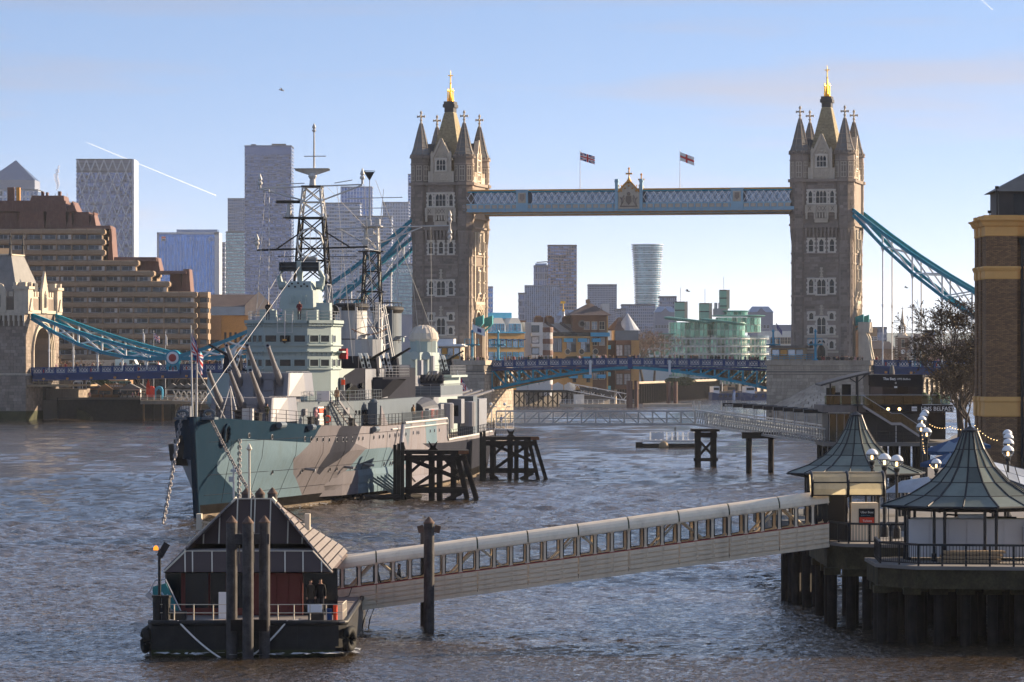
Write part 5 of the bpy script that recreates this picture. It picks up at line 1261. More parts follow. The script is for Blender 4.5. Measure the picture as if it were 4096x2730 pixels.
m=MB();m.bx(-1.1,1.1,-1,1,27.9,28.0);m.tube((-.2,0,28),(-.25,0,33),.1,.05,6);m.tube((.9,0,28),(1.3,0,32),.06,.03,6);m.tube((-2.7,0,31.0),(3.4,0,31.1),.05,n=5);m.tube((-2.7,0,29.9),(2.4,0,29.95),.05,n=5);m.tube((-4,0,27.8),(-.6,0,26),.07,n=5);m.tube((-.6,0,26),(-3.6,0,27.7),.05,n=5);m.tube((.6,0,26),(5.5,0,27.8),.08,n=5);m.tube((-3.9,0,27.7),(8.6,0,28.0),.07,n=5);m.build('yard','ship_white',MM,kind='stuff')
m=MB();m.add([(-.9,0,33.9),(.3,0,33.9),(-.25,0,32.9)],[(0,1,2)]);m.path([(-.85,0,34.0),(.35,0,34.0),(-.25,0,33.0),(-.85,0,34.0)],.05,4);m.build('cone_aerial','black_iron',MM)
m=MB();m.lathe((8.6,0,26.2),[(.02,0),(.26,.5),(.1,.8),(.26,1.0),(.12,1.4),(.1,2.0),(.26,2.4),(.12,2.7),(.22,2.9),(.02,3.5)],8);m.build('yardarm_lamp','ship_white',MM)
m=MB()
for x,z in ((-.6,26.2),(.5,26.6),(0,27.3),(-.3,28.3),(.7,28.4)):m.box((x,-.7,z),(.6,.5,.6))
m.build('aerial_box','ship_white',MM,kind='stuff')

m=MB()
for a,b in (((-.25,64.5,24.4),(0,2,9.6)),((-5.0,64.5,30.4),(-5.2,60,17.2)),((-4.6,64.5,30.4),(-3.6,58,17.2)),((-3.0,64.5,24.3),(-3.4,60,17.2)),((4.9,64.5,30.8),(5.5,70,13)),((3.0,64.5,24.5),(4.6,72,14)),((1.2,64.5,30.5),(-.5,104,27.8)),((5,64.5,24.4),(1,105,25.2)),((3.8,105,27.9),(4.8,112,11.6)),((6.5,105,27.9),(5.0,118,11.6)),((.4,105,33),(0,182,9)),((-2.2,64.5,24.3),(-4.2,52,17.2)),((2.2,64.5,30.6),(3.6,66,13)),((-3.2,105,27.8),(-4.6,110,12))):m.tube(a,b,.026,n=4)
m.build('rigging','ship_white',ship,kind='stuff')

def funnel(y,mat,top,lbl):
    o=put('funnel',None,ship,(0,y,0));o['label']=lbl;m=MB()
    def el(k,z):return [(1.62*k*math.cos(t),2.5*k*math.sin(t),z)for t in np.linspace(0,2*math.pi,29)[:-1]]
    m.loft([el(1.06,9.5),el(1,13),el(1,top-.7)]);m.build('casing',mat,o,smooth=False)
    m=MB();m.loft([el(1.0,top-.75),el(1.16,top-.35),el(1.16,top-.1),el(.98,top+.05),el(.9,top-.6)]);m.build('cap','funnel_cap',o)
    m=MB();m.path([(x*1.0,y_*1.0,z)for x,y_,z in el(1.02,top+.45)]+[el(1.02,top+.45)[0]],.035,4);m.path(el(1.0,15.5)+[el(1,15.5)[0]],.05,4)
    for i in range(0,28,4):q=el(1.02,top)[i];m.tube(q,(q[0],q[1],top+.45),.03,n=4)
    m.build('cap_rail','funnel_cap',o,kind='stuff')
    m=MB()
    for x in (-.8,.9):m.tube((x,-2.75,10),(x,-2.75,top-.4),.13,n=8)
    m.each('steam_pipe',mat,o)
    m=MB();m.bx(.9,2.2,-1.6,-.2,15.9,16.0);m.tube((1.5,-1,15.9),(1.5,-1.0,15.2),.05);m.build('funnel_platform','ship_grey',o,kind='stuff')
funnel(89.6,'ship_white',19.25,'forward funnel, white and rust streaked')
funnel(117.2,'ship_bluegrey',19.3,'after funnel in blue grey paint')
rails([(1.5,82,17.3),(3.6,82,17.3),(3.6,86,17.3)],'ladder_cage',2.0,6,.6,'ship_grey')
m=MB()
for y in (76,77.5):
    m.tube((4.8,y,12.5),(4.8,y,19.0),.09,n=5);m.tube((6.4,y,12.5),(5.2,y,19.0),.07,n=5)
for z in (13.5,14.5,15.5,16.5,17.5,18.5):m.tube((4.8,76,z),(5.6,77.5,z+.5),.05,n=4)
m.build('lattice_derrick','ship_white',ship,kind='stuff')

def aa_mount(x,y,z,side,lbl):
    o=put('gun_mount',None,ship,(x,y,z));o['label']=lbl
    m=MB();m.lathe((0,0,0),[(1.0,0),(.9,.5),(.5,.7)],12);m.build('pedestal','ship_dark',o)
    for dx in (-.28,.3):
        m=MB();sl=side*.25
        m.extr([(dx-.17,-.8,.1),(dx+.17,-.8,.1),(dx+.17-sl*2.0,-.8,2.0),(dx+.17-sl*2.6,-.7,2.35),(dx-.17-sl*2.6,-.7,2.35),(dx-.17-sl*2.0,-.8,2.0)],(0,.14,0));pl=m.build('guard_plate','white_paint',o)
        m=MB()
        for k in range(3):m.box((dx-sl*(.5+k*.55),-.82,.55+k*.55),(.16,.05,.3))
        m.build('slot','window_dark',pl,kind='stuff')
    m=MB();m.extr([(-.9,-.6,.3),(.9,-.6,.3),(.7,-.6,1.9),(-.7,-.6,1.9)],(0,1.6,0));m.build('shield','ship_dark',o)
    for dy in (-.35,.35):
        m=MB();P=Vector((side*.2,-.9+dy,1.7));d=Vector((side*.86,-.1,.5)).normalized();m.tube(P,P+d*1.4,.13,.11,8);m.tube(P+d*1.4,P+d*2.3,.085,.08,8);m.build('gun_barrel','black_iron',o)
aa_mount(5.6,63.8,11.65,1,'forward port gun mounting with white slotted guards');aa_mount(6.9,69.2,11.65,1,'second port gun mounting with white slotted guards');aa_mount(-7.6,60.5,12.0,-1,'starboard gun mounting seen beside the bridge');aa_mount(3.2,146,11.55,1,'after gun mounting below the canvas covered director')
m=MB();m.prism([(4.6,61),(7.2,61.5),(8.4,66),(8.4,73),(6.4,75),(4.6,75)],11.4,11.6);m.build('gun_platform','ship_dark',ship)
m=MB();m.extr([(6.35,60.5,11.4),(8.2,62,11.4),(6.35,61,9.4)],(0,10,0));m.build('platform_bracket','ship_dark',ship)
rails([(7.1,61.6,11.6),(8.3,66,11.6),(8.3,73,11.6)],'platform_rail',1.1,4,.9,'ship_grey')
m=MB();m.prism(octa(4.0,74.5,1.35),13.6,15.4);m.bx(2.9,5.2,73.4,75.6,12.5,13.6);o=m.build('port_director','ship_white',ship)
m=MB();m.path([(4+1.8*math.cos(t),74.5+1.2*math.sin(t),16.2+.3*math.cos(2*t))for t in np.linspace(0,6.28,14)],.03,4);m.path([(4+1.5*math.cos(t),74.4,16.1+.6*math.sin(t))for t in np.linspace(0,3.14,9)],.03,4);m.build('wire_loop','rust',o,kind='stuff')
m=MB()
for dx,dy in ((3.2,66.6),(4.2,68.0),(2.2,70)):m.bx(dx-.9,dx+.9,dy-.6,dy+.6,12.5,13.7)
m.each('ready_locker','ship_dark',ship)

o=put('canvas_director',None,ship,(1.1,141,0))
m=MB();m.lathe((0,0,11.5),[(1.0,0),(.85,.4),(.85,2.6),(1.3,2.75)],16);m.build('pedestal','ship_green',o)
m=MB();m.prism(octa(0,0,1.55),14.2,15.6);m.build('director_box','ship_green',o)
m=MB();rr=[[(1.7*k*math.cos(t)*(1+.04*math.cos(5*t)),1.7*k*math.sin(t)*(1+.04*math.cos(5*t)),z)for t in np.linspace(0,2*math.pi,21)[:-1]]for k,z in ((.95,15.5),(1.03,15.8),(.95,16.5),(.66,17.1),(.3,17.4),(.02,17.45))];m.loft(rr);cv=m.build('canvas_hood','canvas',o)
m=MB()
for i in range(8):
    t=math.pi/4*i;m.path([(1.72*k*math.cos(t),1.72*k*math.sin(t),z+.03)for k,z in ((1.03,15.8),(.97,16.5),(.68,17.1),(.3,17.42))],.035,4)
m.build('hood_seam','canvas',cv,kind='stuff')
rails([(-4.8,134,11.55),(5.2,133.4,11.55),(5.2,148.5,11.55)],'platform_rail',1.1,3,1.1,'ship_grey')
m=MB();m.bx(-3.4,-.3,127,131,14.2,15.4);m.bx(-2.8,-2.0,126.6,127,15.4,16.0);m.bx(-4.2,.4,128.2,129.0,15.4,15.9);m.each('crane_house','ship_green',ship)
m=MB()
for (x,y,z,a,b,c)in ((3.6,106,12,1.4,2,1.6),(4.2,111,12,1.2,1.6,2.6),(2.4,100,12,1.6,2,1.2),(4.6,121,11.5,1.4,1.6,1.2),(3.4,128.5,12.6,1.0,1.4,2.4),(4.4,95.5,11.7,1.6,1.4,1.6)):m.box((x,y,z),(a,b,c))
m.each('deck_locker','ship_grey',ship)
for (x,y)in ((4.9,103),(4.7,115)):
    m=MB();m.tube((x,y,11.6),(x,y,13.6),.35,n=10);m.tube((x,y-.1,13.6),(x+.1,y-.7,13.8),.4,.5,10);m.build('cowl_vent','ship_green',ship)

o=put('pom_pom_gun',None,ship,(6.2,108,9.6));m=MB();m.lathe((0,0,0),[(1.2,0),(1.1,.8),(.7,1.0)],12)
m.build('pedestal','ship_dark',o)
for i in range(8):
    m=MB();P=Vector((-.7+.2*i,-.3,1.5+.25*(i % 2)));m.tube(P,P+Vector((.35,-1.0,.7)),.09,.06,6);m.build('gun_barrel','gun_steel',o)
m=MB();m.bx(-1.2,1.2,-.2,1.2,.9,2.1);m.sphere((-.9,0,1.6),.5,8,5);m.sphere((.95,0,1.6),.5,8,5);m.build('gun_breech','ship_dark',o)
m=MB();m.bx(3.8,8.2,100,120,9.3,9.55);m.build('boat_platform','ship_grey',ship)
m=MB();m.bx(8.15,8.22,100,120,9.5,10.5);m.bx(3.9,8.2,99.9,99.97,9.5,10.5);m.each('green_netting','ship_bluegrey',ship)
rails([(3.9,99.9,9.5),(8.2,99.9,9.5),(8.2,120,9.5)],'platform_rail',1.2,4,1.0,'ship_grey')

m=MB();n=8;rings=[]
for y in np.linspace(86.5,99.0,7):
    k=math.sin(max(.12,min(.88,(y-85.5)/14.5))*math.pi)**.5;rings.append([(6.9+1.9*k*math.cos(t),y,8.0+1.45*k*math.sin(t))for t in np.linspace(0,math.pi,n+1)])
m.loft(rings);o=m.build('canvas_shelter','canvas_dark',ship)
for px,z in ((8.85,7.7),):
    m=MB();m.bx(8.8,8.86,84.5,92.6,7.0,8.25);m.build('white_screen','ship_grey',ship)
    m=MB();m.bx(8.5,8.9,84.35,84.45,7.0,8.25);m.build('white_screen','ship_grey',ship)
m=MB();m.bx(8.87,9.0,86.0,88.0,7.3,8.1);lb=m.build('lifebuoy_case','life_orange',ship);m=MB();m.tube((9.0,87,7.7),(9.02,87,7.7),.3,n=14);m.build('case_emblem','sign_white',lb)
def lifebuoy(x,y,z,nrm,parent=ship):
    m=MB();nrm=Vector(nrm).normalized();a=nrm.cross(Vector((0,0,1))).normalized();b=Vector((0,0,1))
    m.path([Vector((x,y,z))+a*(.3*math.cos(t))+b*(.3*math.sin(t))for t in np.linspace(0,2*math.pi,17)],.08,6);return m.build('lifebuoy','life_orange',parent)
lifebuoy(9.0,90.3,7.7,(1,0,0));lifebuoy(5.2,38.5,7.8,(.5,-1,0));lifebuoy(9.0,78,7.7,(1,0,0))
gun_turret(151,7.0,R(-38),'after gun turret with barrels trained to the right',12,'ship_grey',True)
for i,(x,y,z0,z1,a,b,mt)in enumerate(((8.0,97,4.7,8.6,1.6,3.2,'ship_grey'),(8.4,112,4.7,9.0,1.6,3.0,'ship_grey'),(8.3,124,4.7,9.2,1.8,4,'ship_bluegrey'),(6.5,104,4.7,8.2,2,3,'ship_dark'),(7.6,138,4.7,8.8,1.8,8,'ship_grey'))):
    m=MB();m.bx(x-a/2,x+a/2,y-b/2,y+b/2,z0 if i % 2==0 else z0+1.6,z1);o=m.build('deck_cabin',mt,ship)
    m=MB();m.bx(x-a*.3,x+a*.3,y-b/2-.03,y-b/2,z1-1.9,z1-.7);m.build('pane','window_dark',o)
for x,y in ((8.9,99.0),(9.3,116)):
    m=MB();m.lathe((x,y,5.9),[(.85,0),(.85,2.7),(.7,2.8)],14);m.build('vent_drum','gun_steel',ship)
m=MB();m.bx(5.2,7.4,99,102,4.7,7.0);m.build('dark_doorway','window_dark',ship)

m=MB();m.path([hullp(s,6.95)+Vector((.05,0,.15))for s in (62,70,78,86,92.8)]+[Vector((9.75,93.2,7.0)),Vector((9.75,93.4,5.2)),Vector((9.75,94.2,4.8))]+[hullp(s,4.7)+Vector((.05,0,.15))for s in (100,108,116,130,145)],.13,8);m.build('pipe_rail','ship_white',ship)
m=MB();m.path([hullp(s,6.6)+Vector((.1,0,0))for s in (54,62,70,78,86,92.8)],.08,6);m.build('pipe_rail','ship_white',ship)
rails([hullp(s,6.95)-Vector((.2,0,0))for s in (62,70,78,86,92.5)],'close_rail',1.15,2,.55,'ship_bluegrey')

def on_house(px0,px1,z0,z1,dep,name,mat,parent=A):
    """fitting on the slanting port face of the lower deckhouse between two lengths along it"""
    a,b=Vector((6.6,46,0)),Vector((7.3,60,0));d=(b-a).normalized();nn=Vector((d.y,-d.x,0));p,q=a+d*px0,a+d*px1
    m=MB();m.extr([p+Vector((0,0,z0)),q+Vector((0,0,z0)),q+Vector((0,0,z1)),p+Vector((0,0,z1))],nn*dep);return m.build(name,mat,parent)
a0,b0=Vector((3.2,33.2,0)),Vector((6.6,46,0));dd=(b0-a0).normalized();nn0=Vector((dd.y,-dd.x,0))
def on_front(k0,k1,z0,z1,dep,name,mat,parent=A,off=0):
    p,q=a0+dd*k0+nn0*off,a0+dd*k1+nn0*off;m=MB();m.extr([p+Vector((0,0,z0)),q+Vector((0,0,z0)),q+Vector((0,0,z1)),p+Vector((0,0,z1))],nn0*dep);return m.build(name,mat,parent)
on_front(6.2,7.3,7.15,9.0,.06,'doorway','window_dark')
on_front(4.0,5.3,7.2,8.95,.35,'raft_canister','white_paint');
for k in range(3):on_front(4.05,5.25,7.3+.55*k,7.72+.55*k,.1,'raft_band','life_orange' if k==2 else 'ship_white',A,.36)
for k in (1.2,11.0):on_front(k,k+.5,8.2,8.8,.3,'horn','gun_steel')
for k in (.5,2.2,3.8,5.2,6.6,8.0,9.4):on_house(k,k+.55,8.05+.0*k,8.5,.1,'deck_light','window_dark')
m=MB();P,Q=Vector((6.9,44.0,7.0)),Vector((5.6,40.5,9.5))
for s in (-.35,.35):m.beam(P+Vector((s,s*.2,0)),Q+Vector((s,s*.2,0)),.09,.2)
for k in range(10):c=P.lerp(Q,(k+.5)/10);m.bx(c.x-.34,c.x+.34,c.y-.12,c.y+.12,c.z-.03,c.z+.03)
m.build('ladder','gun_steel',ship,kind='stuff')
m=MB()
for s in (-.4,.4):m.path([P+Vector((s,0,.9)),Q+Vector((s,0,.9)),Q+Vector((s,1.4,.9))],.035,5)
m.build('ladder_rail','ship_grey',ship,kind='stuff')
m=MB();m.bx(7.3,8.2,50.4,52.4,7.1,9.2);m.sphere((7.75,51.4,9.1),.5,10,5);m.build('ventilator_trunk','ship_bluegrey',ship)
m=MB();m.extr([(7.4,52.6,7.0),(7.4,57.5,7.0),(7.4,52.6,8.9)],(.9,0,0));m.build('white_gusset','ship_pale',ship)
rails([(3.6,34.6,9.4),(6.7,46.2,9.4),(7.3,60,9.4)],'house_rail',1.0,3,1.4,'ship_bluegrey')
m=MB();m.bx(4.2,5.4,38.4,38.5,9.5,10.4);m.build('white_canvas','white_paint',ship)
for y,x in ((50.5,3.5),(54,4.9),(56.2,5.75)):
    m=MB();m.tube((x+.05,y,10.8),(x+.3,y-.1,10.8),.27,n=12);m.build('scuttle','window_dark',B)
m=MB();m.bx(4.35,4.75,52.0,52.6,10.3,11.6);o=m.build('warning_lamp','gun_steel',B);m=MB();m.bx(4.5,4.85,51.9,52.0,10.9,11.4);m.build('lamp_face','life_orange',o)
m=MB();m.tube((5.6,49.2,10.3),(6.3,48.4,10.4),.25,.5,12);m.tube((5.5,49.3,9.4),(5.5,49.3,10.3),.12);m.build('signal_lamp','black_iron',ship)

m=MB()
for (x,y,z,a,b,c)in ((-1.6,48.5,17.5,.7,.6,1.1),(.2,48.2,17.6,1.6,.8,1.2),(1.9,49.5,17.6,1.4,1.4,1.0),(2.9,51.5,17.9,1.3,1.6,1.8),(-2.9,53,17.6,1.2,1.6,1.2),(2.3,55.5,17.8,1.0,1.8,1.7)):m.box((x,y,z),(a,b,c))
m.each('roof_locker','ship_green',C_)
for x,y in ((2.5,56.5),(2.6,60)):
    m=MB();m.tube((x,y,16.9),(x,y,17.9),.12);m.tube((x,y-.45,18.2),(x,y+.3,18.2),.5,n=14);m.build('searchlight','black_iron',ship)

m=MB()
for a in ((-.9,15.5,0),(.9,15.5,0),(0,17,0)):m.tube((a[0],a[1],7.8),(0,16,11.0),.05,n=5)
m.build('tripod','ship_white',ship)
m=MB()
for x,y in ((-1.5,12),(1.5,12.5)):m.lathe((x,y,7.95),[(.7,0),(.5,.3),(.5,.8),(.75,1.0)],12)
m.each('capstan','black_iron',ship)
m=MB();m.box((2.7,9.5,8.6),(.9,.8,1.0));m.box((-2.2,7,8.8),(.9,.9,1.1));m.each('deck_locker','ship_white',ship)
m=MB();m.tube((-.35,-.2,8.4),(-.45,-.4,16.2),.09,.05,8);m.tube((-.15,.6,8.4),(-.1,.5,13.4),.1,.06,8);m.tube((-.1,.5,12.5),(1.6,4.5,8.3),.06,n=6);m.build('jackstaff','ship_white',ship)
m=MB();m.tube((0,182,4.8),(0,184,12.0),.08,.05,8);m.build('ensign_staff','ship_white',ship)

m=MB()
for k in range(6):m.beam((7.2+.25*k,46+k*1.5,2.6),(10.2+.1*k,48+k*1.2,.5),.14,.16)
m.beam((7.2,46,2.4),(8.5,54,2.4),.14,.14);m.build('fender_frame','ship_aqua',ship)
m=MB();m.tube((9.7,58,6.9),(9.9,52,1.0),.22,n=10);m.build('boom','gun_steel',ship)
m=MB();m.tube((8.2,40,.45),(12.8,47,.35),.25,n=8);m.build('boom','timber_black',ship)
m=MB();m.path([hullp(60,5.2)+Vector((.2,0,0)),hullp(61,3.6)+Vector((.7,0,0)),hullp(63,2.0)+Vector((.8,0,0)),hullp(66,1.2)+Vector((1,0,0))],.07,5);m.build('hose','black_iron',ship)
# ------------------------------------------------------------------ mooring chains, link by link
def link_mesh():
    m=MB();pts=[]
    for i in range(13):
        t=2*math.pi*i/12;x,y=math.cos(t),math.sin(t);pts.append((.14*x,0,.14*y+(.14 if y>0 else-.14)if abs(y)>.01 else .14*y))
    m.path(pts,.05,6);m.beam((-.12,0,0),(.12,0,0),.055,.055);return m.mesh('link','chain_steel',True)
LINK=link_mesh()
def mooring_chain(a,b,sag,label,seg=.42):
    a,b=Vector(a),Vector(b);t=thing('mooring_chain',label,'chain',b,0,'chains mooring the warship');n=int((b-a).length/seg)
    P=[a.lerp(b,i/n)-Vector((0,0,4*sag*(i/n)*(1-i/n)))for i in range(n+1)]
    for i in range(n):
        d=(P[i+1]-P[i]).normalized();q=d.to_track_quat('Z','Y');e=(q @ Matrix.Rotation(math.pi/2*(i % 2),3,'Z').to_quaternion()).to_euler()
        put('link',LINK,t,(P[i]+P[i+1])/2-b,rot=e)
mooring_chain(sw(-1.15,-.9,8.6),(-28.4,331,-.3),.25,'heavy mooring chain hanging left of the bow into the water')
mooring_chain(sw(1.2,-.8,8.6),(-19.6,333,-.3),.45,'heavy mooring chain slanting right across the bow')
mooring_chain(sw(*hullp(7.2,6.5))+Vector((.1,-.3,0)),(-22.6,337,-.3),.1,'heavy mooring chain hanging straight from the hawse hole')
# ------------------------------------------------------------------ near pontoon (landing stage)
def pontoon():
    t=thing('pontoon','black barge landing stage with dark screened roof moored in the foreground','landing stage',(-11.9,182,0))
    def X(px,Y):return xat(px,Y)+11.9
    m=MB();pl=[(-4.2,0),(4.0,0),(4.5,.5),(4.5,24),(-4.3,24),(-4.35,.4)]
    m.prism([(x*.985,y+.1)for x,y in pl],-1,.3,top=pl);m.prism(pl,.3,1.5);m.build('hull','barge_black',t)
    m=MB();m.path([(-4.3,.5,1.5),(-4.15,0,1.5),(3.95,0,1.5),(4.45,.5,1.5),(4.5,24,1.5)],.13,8);m.build('rubbing_strake','barge_black',t,smooth=True)
    m=MB();m.bx(-4.25,4.45,.1,23.9,1.5,1.56);m.build('deck','roof_felt',t)
    for i in range(9):m=MB();x=-4.1+i*.92;m.bx(x+.015,x+.9,-.02,.02,.45,1.38);m.build('hull_plate','barge_black',t)
    m=MB();m.bx(-4.2,4.0,-.03,.03,.02,.3);m.build('weed_line','stone_algae',t)
    ty=MB();ty.path([(.42*math.cos(a),0,.42*math.sin(a))for a in np.linspace(0,2*math.pi,17)],.17,8);tm=ty.mesh('tyre_fender','tyre',True)
    for k in range(5):
        put('tyre_fender',tm,t,(4.62,.4+k*.85,.75-.05*k),R(70)+.1*k);put('tyre_fender',tm,t,(-4.5,.3+k*.9,.7),R(-75))
    for x in (-4.0,-3.6):
        m=MB();m.tube((x,.6,1.5),(x,.6,2.6),.2,n=10);m.tube((x,.6,2.6),(x,.6,2.7),.25,n=10);m.build('bollard','barge_black',t)

    m=MB();m.bx(-3.25,2.3,4.6,20,1.56,3.75);m.build('cabin_wall','red_panel',t)
    for i in range(4):
        m=MB();x=.05+i*.55;m.bx(x,x+.52,4.55,4.6,1.6,3.6);m.build('wall_panel','red_panel',t)
    for i,(a,b)in enumerate(((-3.05,-2.0),(-1.9,-1.2),(-1.1,-.1))):
        m=MB();m.bx(a-.06,b+.06,4.53,4.6,1.6,3.6);w_=m.build('cabin_window','red_panel',t);m=MB();m.bx(a,b,4.5,4.53,1.9,3.55);m.build('pane','window_dark',w_)
    m=MB();m.bx(2.32,3.9,4.9,5.0,1.56,3.7);m.build('doorway','window_dark',t)
    m=MB();m.bx(-4.1,-3.3,6,18,1.56,3.6);m.build('side_store','window_dark',t)

    e0,e1,zs0,zs1=(X(655,185.5),X(1328,185.5)),(X(742,186.6),X(1252,186.6)),3.6,4.5
    m=MB();m.quad((e0[0],3.5,zs0),(e0[1],3.5,zs0),(e1[1],4.6,zs1),(e1[0],4.6,zs1));m.quad((e0[0],3.5,zs0-.05),(e0[0],22,zs0-.05),(e0[1],22,zs0-.05),(e0[1],3.5,zs0-.05));m.build('roof_skirt','mesh_dark',t)
    m=MB();m.bx(e1[0],e1[1],4.6,7.0,zs1-.1,zs1+.02);m.build('felt_gutter','roof_felt',t)
    b0,b1,c0,c1=X(752,188.5),X(1238,188.5),X(945,189.5),X(1085,189.5);z0,z1=4.75,6.8
    m=MB();m.extr([(b0,6.5,z0),(b1,6.5,z0),(c1,7.5,z1),(c0,7.5,z1)],(0,.08,0));m.build('roof_screen','mesh_dark',t)
    
    m=MB();m.quad((c0,7.5,z1),(c1,7.5,z1),(c1,8.3,z1),(c0,8.3,z1));m.quad((c0,8.3,z1),(c1,8.3,z1),(e0[1],21,zs0),(e0[0],21,zs0));m.build('roof_top','roof_felt',t)
    for sgn,ce,be,ee in ((1,c1,b1,e0[1]),(-1,c0,b0,e0[0])):
        n=13
        for i in range(n):
            k0,k1=i/n,(i+.82)/n;P=lambda k,y:(ce+(ee-ce)*k,y,z1+(zs0-z1)*k);bk=lambda k:max(8.2,min(21,8.2+(k-.25)*20))
            ya=7.5-min(1,k0)*4.0;m=MB();m.extr([P(k0,ya),P(k1,7.5-k1*4.0),P(k1,bk(k1)),P(k0,bk(k0))][::sgn],(sgn*.05,0,.07));m.build('roof_slat','strip_cream' if i==0 else 'roof_felt',t)
        m=MB();m.extr([(ce,7.6,z1-.1),(ee,3.7,zs0-.08),(ee,21,zs0-.08),(ce,8.2,z1-.1)],(0,0,.04));m.build('roof_slope','mesh_dark',t)
    strips=MB()
    def st(a,b,w_=.055):strips.beam(a,b,w_,w_)
    st((e0[0],3.45,zs0),(e1[0],4.55,zs1));st((e0[1],3.45,zs0),(e1[1],4.55,zs1));st((e1[0],4.58,zs1),(e1[1],4.58,zs1),.04);st((b0,6.45,z0),(c0,7.45,z1));st((b1,6.45,z0),(c1,7.45,z1));st((c0,7.45,z1),(c1,7.45,z1))
    for px in (740,770,848,1065,1140,1212,1286):
        xb=X(px,185.4);k=1.0;xt=X(px,186.6)
        if xt<e1[0]:k=max(.1,(xb-e0[0])/(e1[0]-e0[0]))
        if xt>e1[1]:k=max(.1,(e0[1]-xb)/(e0[1]-e1[1]))
        st((xb,3.46,zs0),(xb+(xt-xb)*k,3.46+1.1*k,zs0+(zs1-zs0)*k))
    for px in (813,875,945,1000,1015,1078,1150,1208):
        xb=X(px,188.4);k=1.0
        if xb<c0:k=(xb-b0)/(c0-b0)
        if xb>c1:k=(b1-xb)/(b1-c1)
        st((xb,6.44,z0),(xb,6.44+k*1.0,z0+(z1-z0)*k))
    strips.each('glazing_bar','strip_cream',t)
    m=MB();m.tube((-.35,8,6.8),(-.35,8,9.0),.06,.05,8);m.lathe((-.35,8,9.0),[(.05,0),(.14,.1),(.02,.35)],8);m.build('mast_pole','strip_cream',t)
    m=MB();m.tube((-1.05,7.6,6.8),(-1.05,7.6,8.3),.05,n=6);m.box((-1.05,7.6,8.1),(.28,.28,.12));m.box((-1.15,7.6,7.7),(.25,.2,.25));m.build('instrument_pole','grey_metal',t)
    for px,sg in ((797,-1),(1230,1)):
        x=X(px,192);m=MB();m.bx(x-.12,x+.12,9.7,10.4,zat(2120,192),zat(2056,192));m.build('radar_panel','strip_cream',t);m=MB();m.beam((x-sg*.1,10,zat(2090,192)),(x-sg*1.0,10,zat(2090,192)-.05),.08,.08);m.build('panel_arm','strip_cream',t)

    rails([(-4.1,.5,1.55),(-.6,.35,1.55)],'deck_rail',.75,2,.9,'strip_cream',t,.022);rails([(.7,.35,1.55),(4.3,.5,1.55),(4.35,3.5,1.55)],'deck_rail',.75,2,.75,'strip_cream',t,.022)
    m=MB();m.bx(2.75,3.4,.42,.5,1.95,2.3);m.build('notice_board','sign_white',t)
    m=MB();m.tube((3.98,.7,1.56),(3.98,.7,2.25),.1,n=10);m.build('fire_extinguisher','life_orange',t)
    m=MB();m.tube((3.72,.7,1.56),(3.72,.7,2.1),.12,n=10);m.build('blue_drum','bridge_navy',t)
    m=MB();m.bx(-1.35,-.95,2.0,2.3,1.56,2.75);m.build('covered_post','sign_white',t)
    m=MB();m.bx(-3.9,-3.4,.5,.6,1.85,2.15);m.build('notice_board','dark_metal',t)
    for x in (-3.1,3.1):
        m=MB();m.bx(x-.35,x+.35,.9,1.6,1.56,1.95);m.build('deck_box','dark_metal',t)

    m=MB();m.extr([(-4.35,2.2,2.1),(-3.55,2.2,1.75),(-3.1,2.2,1.8),(-3.75,2.2,3.15),(-4.35,2.2,3.0)],(0,.12,0));rp=m.build('boarding_ramp','teal_paint',t)
    m=MB();m.beam((-4.6,2.1,2.7),(-3.3,2.1,1.7),.12,.25);m.path([(-4.5,2.0,2.7),(-4.2,2.0,3.3),(-3.75,2.0,3.35),(-3.0,2.0,1.8)],.035,5);m.build('ramp_frame','grey_metal',rp,kind='stuff')
    for k in range(2):m=MB();m.path([(-3.95+.25*k,2.12,2.35-.1*k),(-3.85+.25*k,2.12,2.6-.1*k),(-3.95+.25*k,2.12,2.75-.1*k)],.05,5);m.build('wave_mark','bridge_pale',rp)
    m=MB();m.tube((-3.95,1.2,1.56),(-3.95,1.2,4.7),.07,n=8);m.beam((-3.95,1.2,4.4),(-3.6,1.2,5.0),.08,.3);m.build('light_mast','dark_metal',t)
    for z in (4.7,2.35):m=MB();m.lathe((-4.1,1.1,z),[(.11,0),(.11,.12),(.05,.2)],8);m.build('beacon','amber',t)
    for a,b in (((-3.0,-.05,1.58),(-1.0,-.75,-.05)),((1.85,-.05,1.58),(.15,-.75,-.05))):
        m=MB();A,B=Vector(a),Vector(b);m.path([A+Vector((-.4 if a[0]<0 else .5,.3,.02))]+[A.lerp(B,k/8)-Vector((0,0,.5*(k/8)*(1-k/8)))for k in range(9)],.042,6);m.build('mooring_rope','rope',t)
    return t
pontoon()
def pile(px,Y,ptop,label,r=.25,zb=-2,brackets=False):
    x=xat(px,Y);z=zat(ptop,Y);t=thing('mooring_pile',label,'mooring pile',(x,Y,0),0,'steel mooring piles')
    m=MB();m.tube((0,0,zb),(0,0,z-.3),r,n=18);m.build('shaft','pile_steel',t,smooth=False)
    m=MB();m.lathe((0,0,z-.3),[(r*1.05,0),(r*1.05,.05),(.03,.33)],18);m.build('cap','pile_cap',t)
    if brackets:
        m=MB()
        for s in (-1,1):m.beam((s*(r+.1),0,z-.75),(s*(r+.18),0,z-.4),.12,.3)
        m.each('cap_bracket','pile_cap',t)
    return t
pile(927,181.3,2066,'left of three capped piles in front of the landing stage');p_=pile(992,180.5,2068,'nearest middle one of three capped piles before the landing stage');pile(1058,181.3,2066,'right of three capped piles in front of the landing stage')
